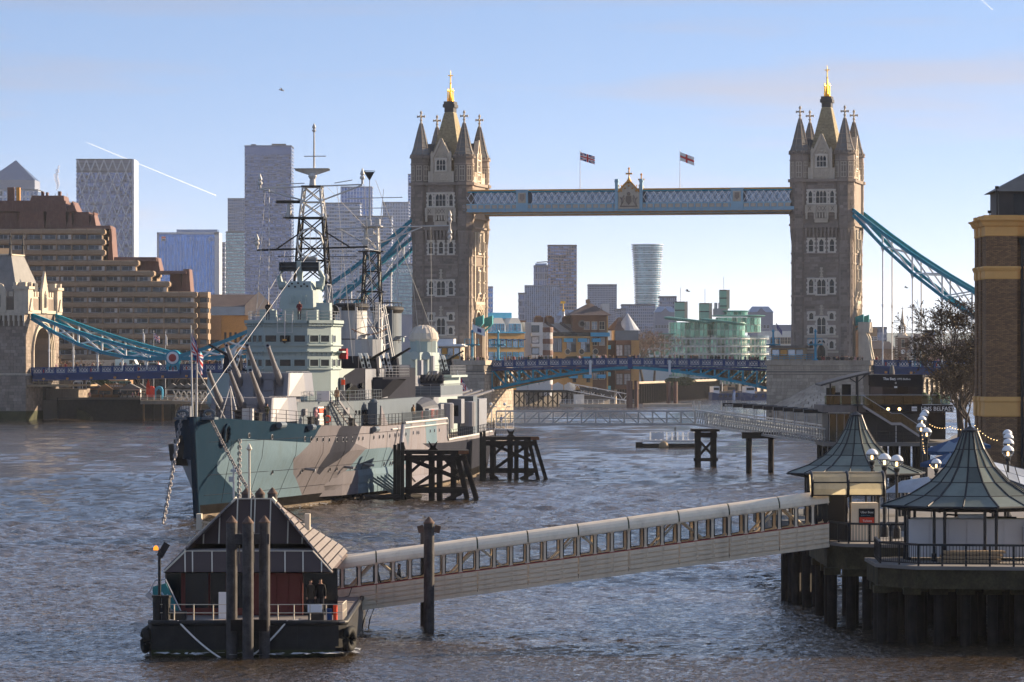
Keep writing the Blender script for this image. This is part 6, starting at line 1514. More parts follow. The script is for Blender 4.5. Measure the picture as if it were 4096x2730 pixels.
m=MB();m.bx(-.9,.9,.6,1.0,zat(2160,181)-.2,zat(2160,181)+.25);m.build('cross_beam','pile_steel',p_);m=MB();m.bx(-.8,.8,.5,.95,1.2,1.7);m.build('guide_frame','timber_black',p_);
m=MB()
for x in (-.45,-.2,.2,.45):m.tube((x,.9,4.2),(x,.9,5.6),.03,n=5)
m.build('guide_bar','dark_metal',p_,kind='stuff')
pile(985,207.5,1955,'left one of three pile tops behind the landing stage roof');pile(1040,208,1955,'middle one of three pile tops behind the landing stage roof');pile(1090,207.5,1953,'right one of three pile tops behind the landing stage roof')
pile(1716,198.4,2070,'lone capped pile standing in front of the cream gangway',.26,brackets=True);pile(1702,203.6,2105,'pile just behind the lone one, beyond the cream gangway',.26)
# ------------------------------------------------------------------ covered gangway
def gangway():
    Y0=201.0;D=2.1;xa,xb=xat(1302,Y0),xat(3318,Y0+1.5);za,zb=.66,3.95;L=math.hypot(xb-xa,zb-za)
    t=thing('covered_gangway','long cream covered gangway with a row of windows rising to the pier','gangway',(xa,Y0,za),math.atan2(1.5,xb-xa))
    sl=(zb-za)/(xb-xa);n=10;W=math.hypot(xb-xa,1.5)/n
    def P(u,y,h):return (u,y,sl*u+h)
    def slab(m,u0,u1,y0,y1,h0,h1):m.add([P(u0,y0,h0),P(u1,y0,h0),P(u1,y1,h0),P(u0,y1,h0),P(u0,y0,h1),P(u1,y0,h1),P(u1,y1,h1),P(u0,y1,h1)],[(0,3,2,1),(4,5,6,7),(0,1,5,4),(1,2,6,5),(2,3,7,6),(3,0,4,7)])
    m=MB();slab(m,0,n*W,.05,D-.05,.1,.22);m.build('floor','dark_metal',t)
    m=MB();slab(m,-.1,n*W,-.04,.1,0,.14);m.build('sill_beam','cream_paint',t);m=MB();slab(m,-.1,n*W,D-.1,D+.04,0,.14);m.build('sill_beam','cream_paint',t)
    hw0,hw1=1.2,2.22
    for i in range(n):
        u0,u1=i*W,(i+1)*W
        m=MB();rg=[]
        for u in (u0+.035,u1-.035):rg.append([P(u,D/2-(D/2+.1)*math.cos(a),2.28+.52*math.sin(a))for a in np.linspace(0,math.pi,11)]+[P(u,D+.1,2.2),P(u,-.1,2.2)])
        m.loft(rg);m.build('roof_module','cream_paint',t)
        m=MB();rg=[]
        for u in (u1-.045,u1+.045):rg.append([P(u,D/2-(D/2+.07)*math.cos(a),2.27+.5*math.sin(a))for a in np.linspace(0,math.pi,11)])
        m.loft(rg,closed=False);m.build('roof_joint','stone_algae',t)
        for y0,y1,out in ((0,.06,-1),(D-.06,D,1)):
            m=MB();slab(m,u0+.015,u1-.015,y0,y1,.14,hw0);o=m.build('side_panel','cream_paint',t)
            if out<0:
                for k in range(3):
                    for r_ in range(4):
                        q=MB();a=u0+.08+k*W/3;slab(q,a,a+W/3-.12,y0-.07,y0,.25+r_*.235,.25+r_*.235+.16);q.build('panel_rib','cream_paint',o)
                q=MB();slab(q,u0,u1,y0-.03,y0,hw0-.02,hw0+.02);q.build('red_line','red_paint',o)
            m=MB();slab(m,u0,u1,y0,y1,hw1,2.32);m.build('top_rail','cream_paint',t)
            for k in range(3):
                a=u0+k*W/3;m=MB();slab(m,a-.06,a+.06,y0,y1,hw0,hw1)
                for (c,s)in ((a+.06,1),(a+W/3-.06,-1)):
                    for hz,sz in ((hw0,1),(hw1,-1)):
                        m.add([P(c,y0-.001,hz),P(c+s*.13,y0-.001,hz),P(c+s*.035,y0-.001,hz+sz*.035),P(c,y0-.001,hz+sz*.13),P(c,y1,hz),P(c+s*.13,y1,hz),P(c+s*.035,y1,hz+sz*.035),P(c,y1,hz+sz*.13)],[(0,1,2,3),(7,6,5,4),(1,2,6,5),(2,3,7,6)])
                f=m.build('window_post','cream_paint',t,kind='stuff')
                q=MB();e=.03
                for (p_,q_)in ((P(a+.09,y0+.03,hw0+.02),P(a+W/3-.09,y0+.03,hw0+.02)),(P(a+.09,y0+.03,hw1-.02),P(a+W/3-.09,y0+.03,hw1-.02)),(P(a+.09,y0+.03,hw0),P(a+.09,y0+.03,hw1)),(P(a+W/3-.09,y0+.03,hw0),P(a+W/3-.09,y0+.03,hw1))):q.beam(p_,q_,.05,.05)
                q.build('window_gasket','dark_metal',f)
                q=MB();q.quad(P(a+.08,y0+.03,hw0),P(a+W/3-.08,y0+.03,hw0),P(a+W/3-.08,y0+.03,hw1),P(a+.08,y0+.03,hw1));q.build('pane','clear_glass',f)
        for s in (0,1):
            ua,ub=(u0+W*.42,u1-.05)if i % 2==0 else (u0+W*.6,u0+.1)
            q=MB();q.tube(P(ua,.2+s*(D-.4),1.0),P(ub,.2+s*(D-.4),2.3),.06,n=7);q.build('brace','cream_paint',t)

    m=MB();m.beam((-.4,.4,-.1),(1.6,.4,.0),.8,.35);m.build('landing_bracket','dark_metal',t)
    for u in (1.3,1.7,2.0):
        m=MB();m.path([P(u+.4,.3,0),P(u+.2,.3,-.5),P(u-.1+.1*u,.3,-1.1)],.03,5);m.build('hose','black_iron',t)
    m=MB();m.path([P(.3,-.05,1.2),P(.7,-.12,.75),P(1.15,-.1,.8),P(1.3,-.05,1.2)],.02,5);m.build('cable','black_iron',t)
gangway()
# ------------------------------------------------------------------ kiosk pier
def pier_deck(name,label,poly,z,slab,pilexy,r=.24,beams=True):
    t=thing(name,label,'pier',(0,0,0));m=MB();m.prism(poly,z-.16,z);m.build('coping','paving',t)
    cx=sum(p[0]for p in poly)/len(poly);cy=sum(p[1]for p in poly)/len(poly)
    m=MB();m.prism([(x+(.12 if x<cx else-.12),y+(.12 if y<cy else-.12))for x,y in poly],z-slab,z-.16);m.build('fascia','conc_algae',t)
    for x,y in pilexy:
        m=MB();m.tube((x,y,-2),(x,y,z-slab),r,n=12);m.build('pile','timber_black',t)
        if beams:m=MB();m.bx(x-.4,x+.4,y-.35,y+.35,z-slab-.3,z-slab+.05);m.build('pile_head','conc_algae',t)
    return t
D1=[(17.0,190.6),(18.6,188.2),(24.2,187.3),(36,188.2),(36,216),(24,216),(24,200),(17.0,196.5)]
pl1=[(17.3+1.25*i,190.6-(.0 if i==0 else 1.6)+.03*i)for i in range(14)]+[(17.4+1.5*i,193.5)for i in range(11)]+[(18+1.9*i,197.5)for i in range(8)]+[(25+2.2*i,205)for i in range(5)]+[(17.9+1.25*i,191.6)for i in range(14)]+[(18.3+1.4*i,195.4)for i in range(11)]
pier_deck('kiosk_pier','dark concrete pier on black piles under the nearest conical kiosk',D1,3.72,1.05,pl1)
D2=[(15.6,203.2),(16.4,200.8),(18.6,199.9),(24.1,199.9),(24.1,216),(15.6,216)]
pl2=[(15.9+.8*i,200.9+(1.4 if i==0 else 0))for i in range(5)]+[(16.0+1.3*i,206)for i in range(6)]+[(16+1.4*i,212)for i in range(6)]
pier_deck('ticket_pier','dark concrete pier on black piles under the ticket booth',D2,4.2,1.3,pl2)
t=thing('pile_row','row of black timber piles below the right end of cream gangway','piles',(0,0,0))
for px,Y in ((3142,225),(3170,224),(3186,222),(3216,223),(3228,219),(3262,221)):
    m=MB();x=xat(px,Y);m.tube((x,Y,-2),(x,Y,3.6),.26,n=10);m.build('pile','timber_black',t)
m=MB();m.bx(xat(3135,222),21,219,226,3.6,4.0);m.build('deck_beam','timber_black',t)
m=MB();m.prism([(15.5,243),(24,240),(40,235),(40,262),(15.5,262)],2.9,3.7);m.build('promenade','paving',kind='structure')
m=MB();m.prism([(23.9,214),(40,214),(40,236),(26,241),(23.9,241)],2.9,3.68);m.build('promenade','paving',kind='structure')
def balustrade(label,pts,z,name='railing'):
    t=thing(name,label,'railing',(pts[0][0],pts[0][1],z));o=Vector((pts[0][0],pts[0][1],0));P=[Vector((x,y,0))-o for x,y in pts]
    h=.98;bal=MB()
    for i,(a,b)in enumerate(zip(P[:-1],P[1:])):
        m=MB();m.beam(a+Vector((0,0,h)),b+Vector((0,0,h)),.13,.1);m.build('handrail','dark_metal',t);m=MB();m.beam(a+Vector((0,0,.12)),b+Vector((0,0,.12)),.06,.06);m.build('bottom_rail','dark_metal',t)
        L=(b-a).length;k=max(1,round(L/1.15))
        for j in range(k):q=a.lerp(b,j/k);m=MB();m.bx(q.x-.045,q.x+.045,q.y-.045,q.y+.045,0,h);m.build('post','dark_metal',t)
        n=int(L/.15)
        for j in range(n):q=a.lerp(b,(j+.5)/n);bal.bx(q.x-.014,q.x+.014,q.y-.014,q.y+.014,.12,h)
    bal.build('balusters','dark_metal',t,kind='stuff');return t
balustrade('black iron railing round the nearest kiosk pier edge',[(17.5,196.4),(17.25,190.9),(18.8,188.5),(24.2,187.6),(36,188.5)],3.72)
balustrade('black iron railing in front of the ticket booth',[(15.8,203.2),(16.6,201.0),(18.6,200.15),(22.5,200.15)],4.2)

def kiosk(cx,cy,label):
    t=thing('kiosk',label,'kiosk',(cx,cy,0),0,'conical glass roofed kiosks on the pier')
    prof=[(.34,9.87),(.72,8.94),(1.25,8.1),(1.97,7.39),(3.05,6.77),(4.35,6.33)];ph=R(11.25)
    def V(r,z,k):
        rr=r*(math.cos(math.pi/8)if k % 2 else 1.0);a=ph+2*math.pi*k/16;return Vector((rr*math.cos(a),rr*math.sin(a),z))
    for k in range(16):
        for (r0,z0),(r1,z1)in zip(prof[:-1],prof[1:]):
            m=MB();a,b,c,d=V(r1,z1,k),V(r1,z1,k+1),V(r0,z0,k+1),V(r0,z0,k);n=(b-a).cross(d-a).normalized()*.025
            m.extr([a,b,c,d],n);m.build('roof_pane','kiosk_glass',t)
        m=MB();m.path([V(r,z+.03,k)for r,z in prof],.045 if k % 2 else .055,6);m.build('rib','dark_metal',t)
    for r,z in prof[1:-1]:
        m=MB();m.path([V(r,z+.03,k)for k in range(17)],.028,5);m.build('ring_bar','dark_metal',t)
    m=MB();m.path([V(4.38,6.3,k)for k in range(17)],.07,6);m.build('eaves_rim','dark_metal',t)
    m=MB();m.path([V(3.2,6.15,k)for k in range(17)],.1,6);m.build('eaves_beam','dark_metal',t)
    m=MB();m.lathe((0,0,9.8),[(.42,0),(.42,.1),(.3,.14),(.12,.24),(.04,.3)],16);m.build('cap','dark_metal',t)
    for k in range(8):
        p=V(3.15,0,2*k);m=MB()
        for e in (-.28,.28):
            a=math.atan2(p.y,p.x);q=p+Vector((-math.sin(a)*e,math.cos(a)*e,0));m.tube((q.x,q.y,3.7),(q.x,q.y,6.2),.075,n=8);m.tube((q.x,q.y,3.7),(q.x,q.y,4.1),.13,n=8)
        m.beam((p.x*.98,p.y*.98,6.1),(p.x*1.3,p.y*1.3,6.28),.08,.16);m.build('column','dark_metal',t)
    return t
kiosk(21.95,195.2,'nearest conical glass roofed kiosk sheltering a white container')
kiosk(21.2,251,'farther conical glass roofed kiosk left behind the globe lamps')
t=thing('white_container','long white catering container under the nearest kiosk','container',(22.9,194.4,3.72))
m=MB();m.bx(-4.0,2.3,-.6,1.9,.15,1.95);m.build('shell','box_white',t)
for i in range(7):m=MB();m.bx(-3.9+.88*i,-3.9+.88*i+.84,-.63,-.6,.22,1.88);m.build('side_panel','box_white',t)
m=MB();m.bx(1.35,2.1,-1.0,-.65,.9,1.6);ac=m.build('air_unit','grey_metal',t);
m=MB()
for k in range(6):m.bx(1.75,2.05,-1.02,-1.0,1.0+k*.09,1.04+k*.09)
m.build('air_grille','box_white',ac,kind='stuff')
m=MB();m.path([(-2.3,.3,1.95),(-2.1,.3,2.15),(-1.7,.3,2.12),(-.6,.3,2.0),(.4,.3,2.02),(1.2,.3,2.0)],.05,6);m.build('hose','black_iron',t)
m=MB();m.bx(-1.6,-.3,0,.9,1.97,2.15);m.build('roof_sheet','grey_metal',t)
t=thing('pallet_stack','low stack of wooden pallets behind the kiosk railing','pallets',(21.6,191.2,3.74))
for k in range(3):
    for j in range(3):m=MB();m.bx(-1.6+.1*k,1.3+.1*k,-.5+.35*j,-.25+.35*j,.05+.2*k,.16+.2*k);m.build('plank','tan_steel',t)
    m=MB();m.bx(-1.5+.1*k,1.2+.1*k,-.5,.45,.0+.2*k,.04+.2*k);m.build('plank','tan_steel',t)

t=thing('ticket_booth','ticket booth with curved cream glass awning at top of the gangway','ticket booth',(xat(3245,203),203.2,4.2))
Wd=3.55;ang=list(np.linspace(R(-28),R(118),7));zc=zat(1955,203)-4.2
def aw(k,x):a=ang[k];return Vector((x,-.2-1.15*math.cos(a)*.9+.2,zc+.05+.78*math.sin(a)))
for j,(x0,x1)in enumerate(((.06,1.72),(1.84,3.5))):
    for k in range(0,6,2):
        m=MB();m.loft([[aw(k+i,x0)for i in range(3)],[aw(k+i,x1)for i in range(3)]],closed=False);m.build('awning_pane','awning_glass',t)
for x in (0,1.78,3.56):
    m=MB();m.path([aw(0,x)+Vector((0,1.3,-.05))]+[aw(0,x)+Vector((0,.3,-.05))]+[aw(k,x)for k in range(7)]+[aw(6,x)+Vector((0,.9,0))],.075,8);m.build('awning_rib','dark_metal',t,smooth=True)
for k in (0,2,4,6):m=MB();m.tube(aw(k,0),aw(k,Wd),.035,n=6);m.build('awning_bar','dark_metal',t)
m=MB();m.quad(aw(0,.0)+Vector((0,1.3,0)),aw(0,.0)+Vector((0,.3,0)),*[aw(k,0.0)for k in range(7)],aw(6,0.)+Vector((0,.8,0)));m.build('awning_end','awning_glass',t)
for x in (.3,1.78,2.0,3.4):m=MB();m.tube((x,.3,0),(x,.3,zc),.07,n=8);m.build('column','dark_metal',t)
m=MB();m.bx(2.0,3.35,-.1,1.2,0,zat(2013,203)-4.2);m.build('booth_body','cream_paint',t)
z2=zat(2095,203)-4.2;z1=zat(2038,203)-4.2;zm=zat(2070,203)-4.2;xs0=xat(3438,203)-xat(3245,203);xs1=xat(3497,203)-xat(3245,203)
m=MB();m.bx(xs0-.03,xs1+.03,-.16,-.1,z2-.06,z1+.03);sg=m.build('sign_board','dark_metal',t)
m=MB();m.bx(xs0,xs1,-.18,-.16,zm,z1);m.build('sign_field','sign_black',sg);m=MB();m.bx(xs0,xs1,-.18,-.16,z2-.05,zm-.004);m.build('sign_field','sign_red',sg)
text('lettering','Uber Boat',.15,'sign_white',sg,(xs0+.06,-.19,zm+.2));text('lettering','by thames clippers',.062,'sign_cyan',sg,(xs0+.07,-.19,zm+.08));text('lettering','Tickets',.16,'sign_white',sg,(xs0+.15,-.19,z2+.08))
m=MB();m.bx(-.1,1.9,1.6,1.7,0,2.6)
m.build('rear_screen','dark_metal',t)

def globe_lamp(px,py,Y,label,zb=3.7,r=.33):
    x=xat(px,Y);z=zat(py,Y)-zb;t=thing('globe_lamp',label,'street lamp',(x,Y,zb),0,'globe lamps along the quay')
    m=MB();m.lathe((0,0,0),[(.22,0),(.2,.5),(.1,.7),(.075,1.2),(.07,z-.75),(.13,z-.7),(.1,z-.55),(.16,z-.42),(.16,z-.33)],10);m.build('post','dark_metal',t)
    m=MB();m.sphere((0,0,z),r,18,8,z0=-.92,z1=.0);m.build('globe_glass','globe_glass',t,smooth=True)
    m=MB();m.sphere((0,0,z),r*1.01,18,7,z0=.02,z1=1);m.build('globe_cap','globe_white',t,smooth=True)
    m=MB();m.path([(r*1.02*math.cos(a),r*1.02*math.sin(a),z)for a in np.linspace(0,2*math.pi,19)],.025,5);m.build('band','dark_metal',t)
    m=MB();m.tube((0,0,z-.25),(0,0,z-.02),.06,n=8);m.build('bulb','lamp_glow',t)
    return t
globe_lamp(3488,1820,222,'left globe lamp of the three behind the ticket booth');globe_lamp(3538,1840,208.5,'middle globe lamp of the three behind the ticket booth',4.2);globe_lamp(3587,1846,206.5,'right globe lamp of the three behind the ticket booth',4.2)
for px,py,Y,lb in ((3684,1711,285,'left nearest of five clustered globe lamps before the visitor pavilion'),(3707,1731,272,'lowest right one of five clustered globe lamps before the pavilion'),(3688,1682,305,'middle one of the column of clustered globe lamps before the pavilion'),(3694,1666,322,'second highest of the clustered globe lamps before the pavilion'),(3700,1655,338,'highest of the clustered globe lamps before the pavilion'),(3745,1856,262,'single globe lamp half hidden by the nearest kiosk roof'),
                      (4032,1806,224,'lowest and nearest of four globe lamps before the brick building'),(4034,1777,242,'second lowest of four globe lamps before the brick building'),(4034,1755,260,'second highest of four globe lamps before the brick building'),(4030,1738,280,'highest of four globe lamps before the brick building')):globe_lamp(px,py,Y,lb,3.55)

def festoon(label,pts,n):
    t=thing('festoon_lights',label,'string lights',pts[0]);o=Vector(pts[0]);P=[Vector(p)-o for p in pts];m=MB();L=[]
    for a,b in zip(P[:-1],P[1:]):
        for k in range(n):q=a.lerp(b,k/n)-Vector((0,0,.5*4*(k/n)*(1-k/n)*.6));L.append(q)
    L.append(P[-1]);m.path(L,.012,4);m.build('cable','black_iron',t)
    b=MB();b.sphere((0,0,-.06),.03,6,4);bm=b.mesh('bulb','lamp_glow')
    for q in L[1:-1]:put('bulb',bm,t,q)
festoon('string of small warm bulbs hanging beside the clustered lamps',[at(3688,1720,284),at(3700,1810,276),at(3740,1870,262)],8)
festoon('string of small warm bulbs below the pavilion name sign',[at(3710,1690,380),at(3800,1705,360),at(3900,1700,335),at(4000,1760,300)],9)

t=thing('awning_roof','pale glazed awning roof at right edge behind the nearest kiosk','awning',(0,0,0))
A0,A1,B0,B1=at(3970,1850,236),at(4200,1905,226),at(3990,1905,216),at(4220,1990,208)
for i in range(5):
    for j in range(2):
        f=lambda a,b:A0.lerp(A1,a).lerp(B0.lerp(B1,a),b);m=MB();m.extr([f(i/5+.01,j/2+.02),f((i+1)/5-.01,j/2+.02),f((i+1)/5-.01,(j+1)/2-.02),f(i/5+.01,(j+1)/2-.02)],(0,0,.04));m.build('awning_pane','awning_white',t)
m=MB()
for p in (A0,A1,B0,B1):m.tube((p.x,p.y,3.55),(p.x,p.y,p.z-.05),.06,n=6)
m.each('post','dark_metal',t)
m=MB();m.tube(A0,A1,.06,n=6);m.tube(B0,B1,.06,n=6);m.tube(A0,B0,.05,n=6);m.each('frame_bar','dark_metal',t)
t=thing('white_tent','low white tent roof between the two kiosks','tent',at(3640,1945,236));t.scale=(.6,.6,.6);m=MB();m.loft([[(-2.4,-1.5,-.6),(2.4,-1.5,-.6),(2.4,1.5,-.6),(-2.4,1.5,-.6)],[(-.8,-.2,.5),(1.8,-.2,.9),(1.8,.2,.9),(-.8,.2,.5)]]);m.build('canopy','awning_white',t)
m=MB()
for x in (-2.2,2.2):
    for y in (-1.4,1.4):m.tube((x,y,-.6),(x,y,(3.6-t.location.z)/.6),.05,n=6)
m.each('pole','dark_metal',t)
M('parasol_blue',(.012,.05,.13),.7,var=.1)
def parasol(px,py,Y,label,s=1.5,lean=0):
    p=at(px,py,Y);t=thing('parasol',label,'parasol',(p.x,Y,3.55),.3,'blue parasols by the bar');z=p.z-3.55
    m=MB();c=[(sx*s,sy*s,z-.7)for sx,sy in ((-1,-1),(1,-1),(1,1),(-1,1))]
    for i in range(4):m.add([c[i],c[(i+1)% 4],(0,0,z)],[(0,1,2)])
    for i in range(4):a,b=Vector(c[i]),Vector(c[(i+1)% 4]);m.add([a,b,b-Vector((0,0,.25)),a-Vector((0,0,.25))],[(0,1,2,3)])
    m.build('canopy','parasol_blue',t);m=MB();m.tube((0,0,0),(0,0,z),.04,n=8);m.build('pole','grey_metal',t)
parasol(3795,1765,285,'upper left blue parasol behind the nearest kiosk top');parasol(3855,1742,300,'upper right blue parasol behind the nearest kiosk top');parasol(3800,1812,270,'lower blue parasol behind the nearest kiosk top')
# ------------------------------------------------------------------ visitor pavilion
def pavilion():
    Y=450.;t=thing('visitor_pavilion','dark two storey ship entrance pavilion with rooftop bar and outside stair','pavilion',(xat(3300,Y),Y,0));x_=lambda px:xat(px,Y)-xat(3300,Y)
    zz=lambda py:zat(py,Y)
    m=MB();m.bx(x_(3290),x_(3720)+4,-1,16,zz(1785),zz(1770));m.build('base_slab','paving',t)
    for px in (3300,3345,3400,3450,3500,3566,3612,3660,3710):
        for y in (0,8):m=MB();m.tube((x_(px),y,-2),(x_(px),y,zz(1785)),.3,n=10);m.build('pile','timber_black',t)
    m=MB();m.bx(x_(3440),x_(3715),1.0,13,zz(1770),zz(1650));m.build('lower_wall','slate_dark',t)
    for i in range(8):m=MB();a=x_(3440)+i*.95;m.bx(a+.02,a+.93,.95,1.0,zz(1768),zz(1655));m.build('wall_panel','slate_dark',t)

    m=MB();m.bx(x_(3322),x_(3440),3.5,12,zz(1768),zz(1660));m.build('lobby_core','dark_metal',t)
    for i in range(4):
        a=x_(3320)+i*.82;m=MB();m.bx(a+.03,a+.79,1.0,1.03,zz(1765),zz(1658));m.build('pane','green_glass',t);m=MB();m.bx(a-.03,a+.03,.97,1.06,zz(1768),zz(1655));m.build('mullion','grey_metal',t)

    m=MB();m.bx(x_(3290),x_(3462),-.6,13,zz(1650),zz(1622));m.build('terrace_slab','roof_felt',t)
    m=MB();m.bx(x_(3462),x_(3812),-.2,13,zz(1648),zz(1621));sb=m.build('sign_band','sign_black',t)
    text('lettering','HMS BELFAST',.62,'sign_white',sb,(x_(3683),-.23,zz(1643)),sx=.98,bold=.008)
    m=MB();m.bx(x_(3646),x_(3667),-.23,-.2,zz(1645),zz(1627));lg=m.build('logo_plate','sign_white',sb);text('lettering','IWM',.28,'sign_black',lg,(x_(3647.5),-.25,zz(1640)),sx=.9)
    for px in (3552,3597):m=MB();m.tube((x_(px),-.3,zz(1637)),(x_(px),-.2,zz(1637)),.17,n=14);m.build('round_lamp','lamp_glow',sb)
    for i in range(6):
        a=x_(3297)+i*1.0
        if a+1>x_(3470):break
        m=MB();m.bx(a+.02,a+.98,-.5,-.47,zz(1618),zz(1583));m.build('glass_balustrade','green_glass',t)
    for i in range(9):a=x_(3462)+i*1.04;m=MB();m.bx(a+.02,a+1.02,-.16,-.13,zz(1618),zz(1583));m.build('glass_balustrade','green_glass',t)
    m=MB();m.tube((x_(3297),-.49,zz(1582)),(x_(3460),-.49,zz(1582)),.04,n=6);m.tube((x_(3445),-.15,zz(1581)),(x_(3750),-.15,zz(1581)),.04,n=6);m.each('handrail','grey_metal',t)

    m=MB();m.bx(x_(3480),x_(3692),1.0,8,zz(1622),zz(1500));bar=m.build('bar_box','sign_black',t)
    m=MB();m.bx(x_(3480)-.08,x_(3692)+.08,.92,8.1,zz(1543),zz(1499));m.build('bar_fascia','sign_black',bar)
    for i in range(4):a=x_(3482)+i*1.44;m=MB();m.bx(a+.05,a+1.4,.95,1.0,zz(1618),zz(1548));m.build('pane','pane_sky' if i==0 else 'window_dark',bar)
    text('lettering','The Bar',.40,'sign_white',bar,(x_(3535),.88,zz(1521)),bold=.01);text('lettering','@ HMS Belfast',.31,'sign_white',bar,(x_(3576),.88,zz(1521)))
    m=MB();m.bx(x_(3580),x_(3592),.86,.92,zz(1553),zz(1546));m.build('small_sign','sign_white',bar);m=MB();m.bx(x_(3583),x_(3589),.8,.92,zz(1537),zz(1529));m.build('wall_light','grey_metal',bar)

    m=MB();pts=[(3280,1546),(3310,1537),(3370,1521),(3430,1506),(3480,1496)];m.loft([[(x_(a),-1.2,zz(b)),(x_(a),7,zz(b)+.1),(x_(a),7,zz(b)+.3),(x_(a),-1.2,zz(b)+.2)]for a,b in pts]);m.build('swept_canopy','slate_dark',t)
    for px,b in ((3427,1507),(3322,1535)):m=MB();m.tube((x_(px),.2,zz(1622)),(x_(px),.2,zz(b)),.1,n=8);m.build('canopy_post','dark_metal',t)
    m=MB();m.beam((x_(3430),.2,zz(1530)),(x_(3462),.2,zz(1502)),.1,.1);m.beam((x_(3424),.2,zz(1530)),(x_(3400),.2,zz(1515)),.1,.1);m.each('canopy_brace','dark_metal',t)
    m=MB();m.tube((x_(3427),-1.4,zz(1660)),(x_(3427),-1.4,zz(1500)),.08,n=6);m.lathe((x_(3427),-1.4,zz(1625)),[(.15,0),(.7,.1),(.15,.25)],10);m.build('lamp_standard','dark_metal',t)
    for px,w_,h in ((3335,1.0,1.9),(3358,.8,1.4),(3398,1.0,2.3)):m=MB();m.bx(x_(px)-w_/2,x_(px)+w_/2,4,4.6,zz(1622),zz(1622)+h);m.build('terrace_unit','dark_metal',t)
    m=MB();m.bx(x_(3335),x_(3350),3,3.05,zz(1620),zz(1545));m.build('pane','green_glass',t)

    S=[(3447,1628),(3563,1700),(3600,1700),(3680,1753)]
    m=MB()
    for (a,b),(c,d)in zip(S[:-1],S[1:]):m.extr([(x_(a),-1.2,zz(b)),(x_(c),-1.2,zz(d)),(x_(c),-1.2,zz(d)+.28),(x_(a),-1.2,zz(b)+.28)],(0,1.4,0))
    m.each('stair_flight','roof_felt',t)
    for (a,b),(c,d)in zip(S[:-1],S[1:]):
        n=3
        for i in range(n):
            f=lambda k:(x_(a)+(x_(c)-x_(a))*k,zz(b)+(zz(d)-zz(b))*k);p,q=f(i/n+.01),f((i+1)/n-.01);m=MB();m.extr([(p[0],-1.15,p[1]+.3),(q[0],-1.15,q[1]+.3),(q[0],-1.15,q[1]+1.25),(p[0],-1.15,p[1]+1.25)],(0,.03,0));m.build('glass_balustrade','green_glass',t)
        m=MB();m.tube((x_(a),-1.15,zz(b)+1.28),(x_(c),-1.15,zz(d)+1.28),.045,n=6);m.build('handrail','grey_metal',t)
        m=MB();m.extr([(x_(a),-1.26,zz(b)-.02),(x_(c),-1.26,zz(d)-.02),(x_(c),-1.26,zz(d)+.24),(x_(a),-1.26,zz(b)+.24)],(0,.05,0));m.build('stringer','strip_cream' if False else 'grey_metal',t)
    m=MB();m.tube((x_(3582),-.6,zz(1770)),(x_(3582),-.6,zz(1703)),.07,n=8);m.build('stair_post','grey_metal',t)
    rails([(x_(3340),-.8,zz(1770)),(x_(3715),-.8,zz(1770))],'quay_rail',1.2,3,1.4,'dark_metal',t,.03)
    m=MB();m.bx(x_(3700),x_(3790),2,10,zz(1760),zz(1650));m.build('entrance_wall','window_dark',t)
    m=MB();m.lathe((x_(3588),6,zz(1500)),[(.3,0),(.32,.2),(.2,.9),(.03,1.1)],10);m.build('folded_parasol','paving',t)
    for px in (3700,3750):m=MB();m.bx(x_(px)-.4,x_(px)+.4,1,1.8,zz(1618),zz(1595));m.build('planter','roof_felt',t);m=MB();m.sphere((x_(px),1.4,zz(1588)),.5,8,5);m.build('planter_shrub','hedge',t)
pavilion()
# ------------------------------------------------------------------ ship access bridges
def truss_bridge(label,a,b,h,dpt,bay,thin=False):
    a,b=Vector(a),Vector(b);t=thing('access_bridge',label,'footbridge',a);d=b-a;L=Vector((d.x,d.y,0)).length;n=max(2,round(L/bay));nn=Vector((-d.y,d.x,0)).normalized()*dpt
    f=lambda k,z,s=0:d*k+Vector((0,0,z))+nn*s
    for s in (0,1):
        for z,w_ in ((0,.26),(h,.18),(h*.45,.08)):m=MB();m.beam(f(0,z,s),f(1,z,s),w_,w_);m.build('chord','grey_metal',t)
        for i in range(n+1):m=MB();m.beam(f(i/n,0,s),f(i/n,h,s),.13 if not thin else .08,.13 if not thin else .08,(0,1,0));m.build('truss_post','grey_metal',t)if not thin else m.build('truss_post','grey_metal',t)
        for i in range(n):
            m=MB();p,q=(f(i/n,0,s),f((i+1)/n,h,s))if i<n/2 or thin else (f(i/n,h,s),f((i+1)/n,0,s));m.beam(p,q,.1 if not thin else .07,.1 if not thin else .07,(0,1,0));m.build('truss_diagonal','grey_metal',t)
    m=MB();m.extr([f(0,-.05),f(1,-.05),f(1,-.05,1),f(0,-.05,1)],(0,0,.12));m.build('deck','dark_metal',t)
    g=MB()
    for i in range(n):g.extr([f(i/n+.05/n,.12,.5),f((i+.95)/n,.12,.5),f((i+.95)/n,h*.9,.5),f(i/n+.05/n,h*.9,.5)],(0,.03,0))
    g.build('mesh_infill','clear_glass',t,kind='stuff')
    return t
truss_bridge('level grey truss footbridge from ship stern to the braced trestle',at(1985,1699,506),at(2782,1699,506),1.65,2.2,1.83)
truss_bridge('sloping grey lattice ramp from trestle down to the visitor pavilion',at(2782,1699,505),at(3320,1782,456),1.75,2.4,.95,True)
t=thing('trestle','dark braced timber trestle carrying the footbridge end','trestle',(xat(2778,506),506,0));x1=xat(2868,506)-xat(2778,506)
for x in (.45,x1-.4):
    for y in (0,2.2):m=MB();m.bx(x-.33,x+.33,y-.33,y+.33,-2,4.6);m.build('leg','timber_black',t)
m=MB();m.bx(-.4,x1+.3,-.5,2.8,4.45,4.75);m.bx(0,x1,-.4,.4,3.7,4.3);m.each('cross_beam','timber_black',t)
m=MB();m.bx(-.1,x1+.1,-.3,.3,.75,1.15);m.build('waling','timber_black',t)
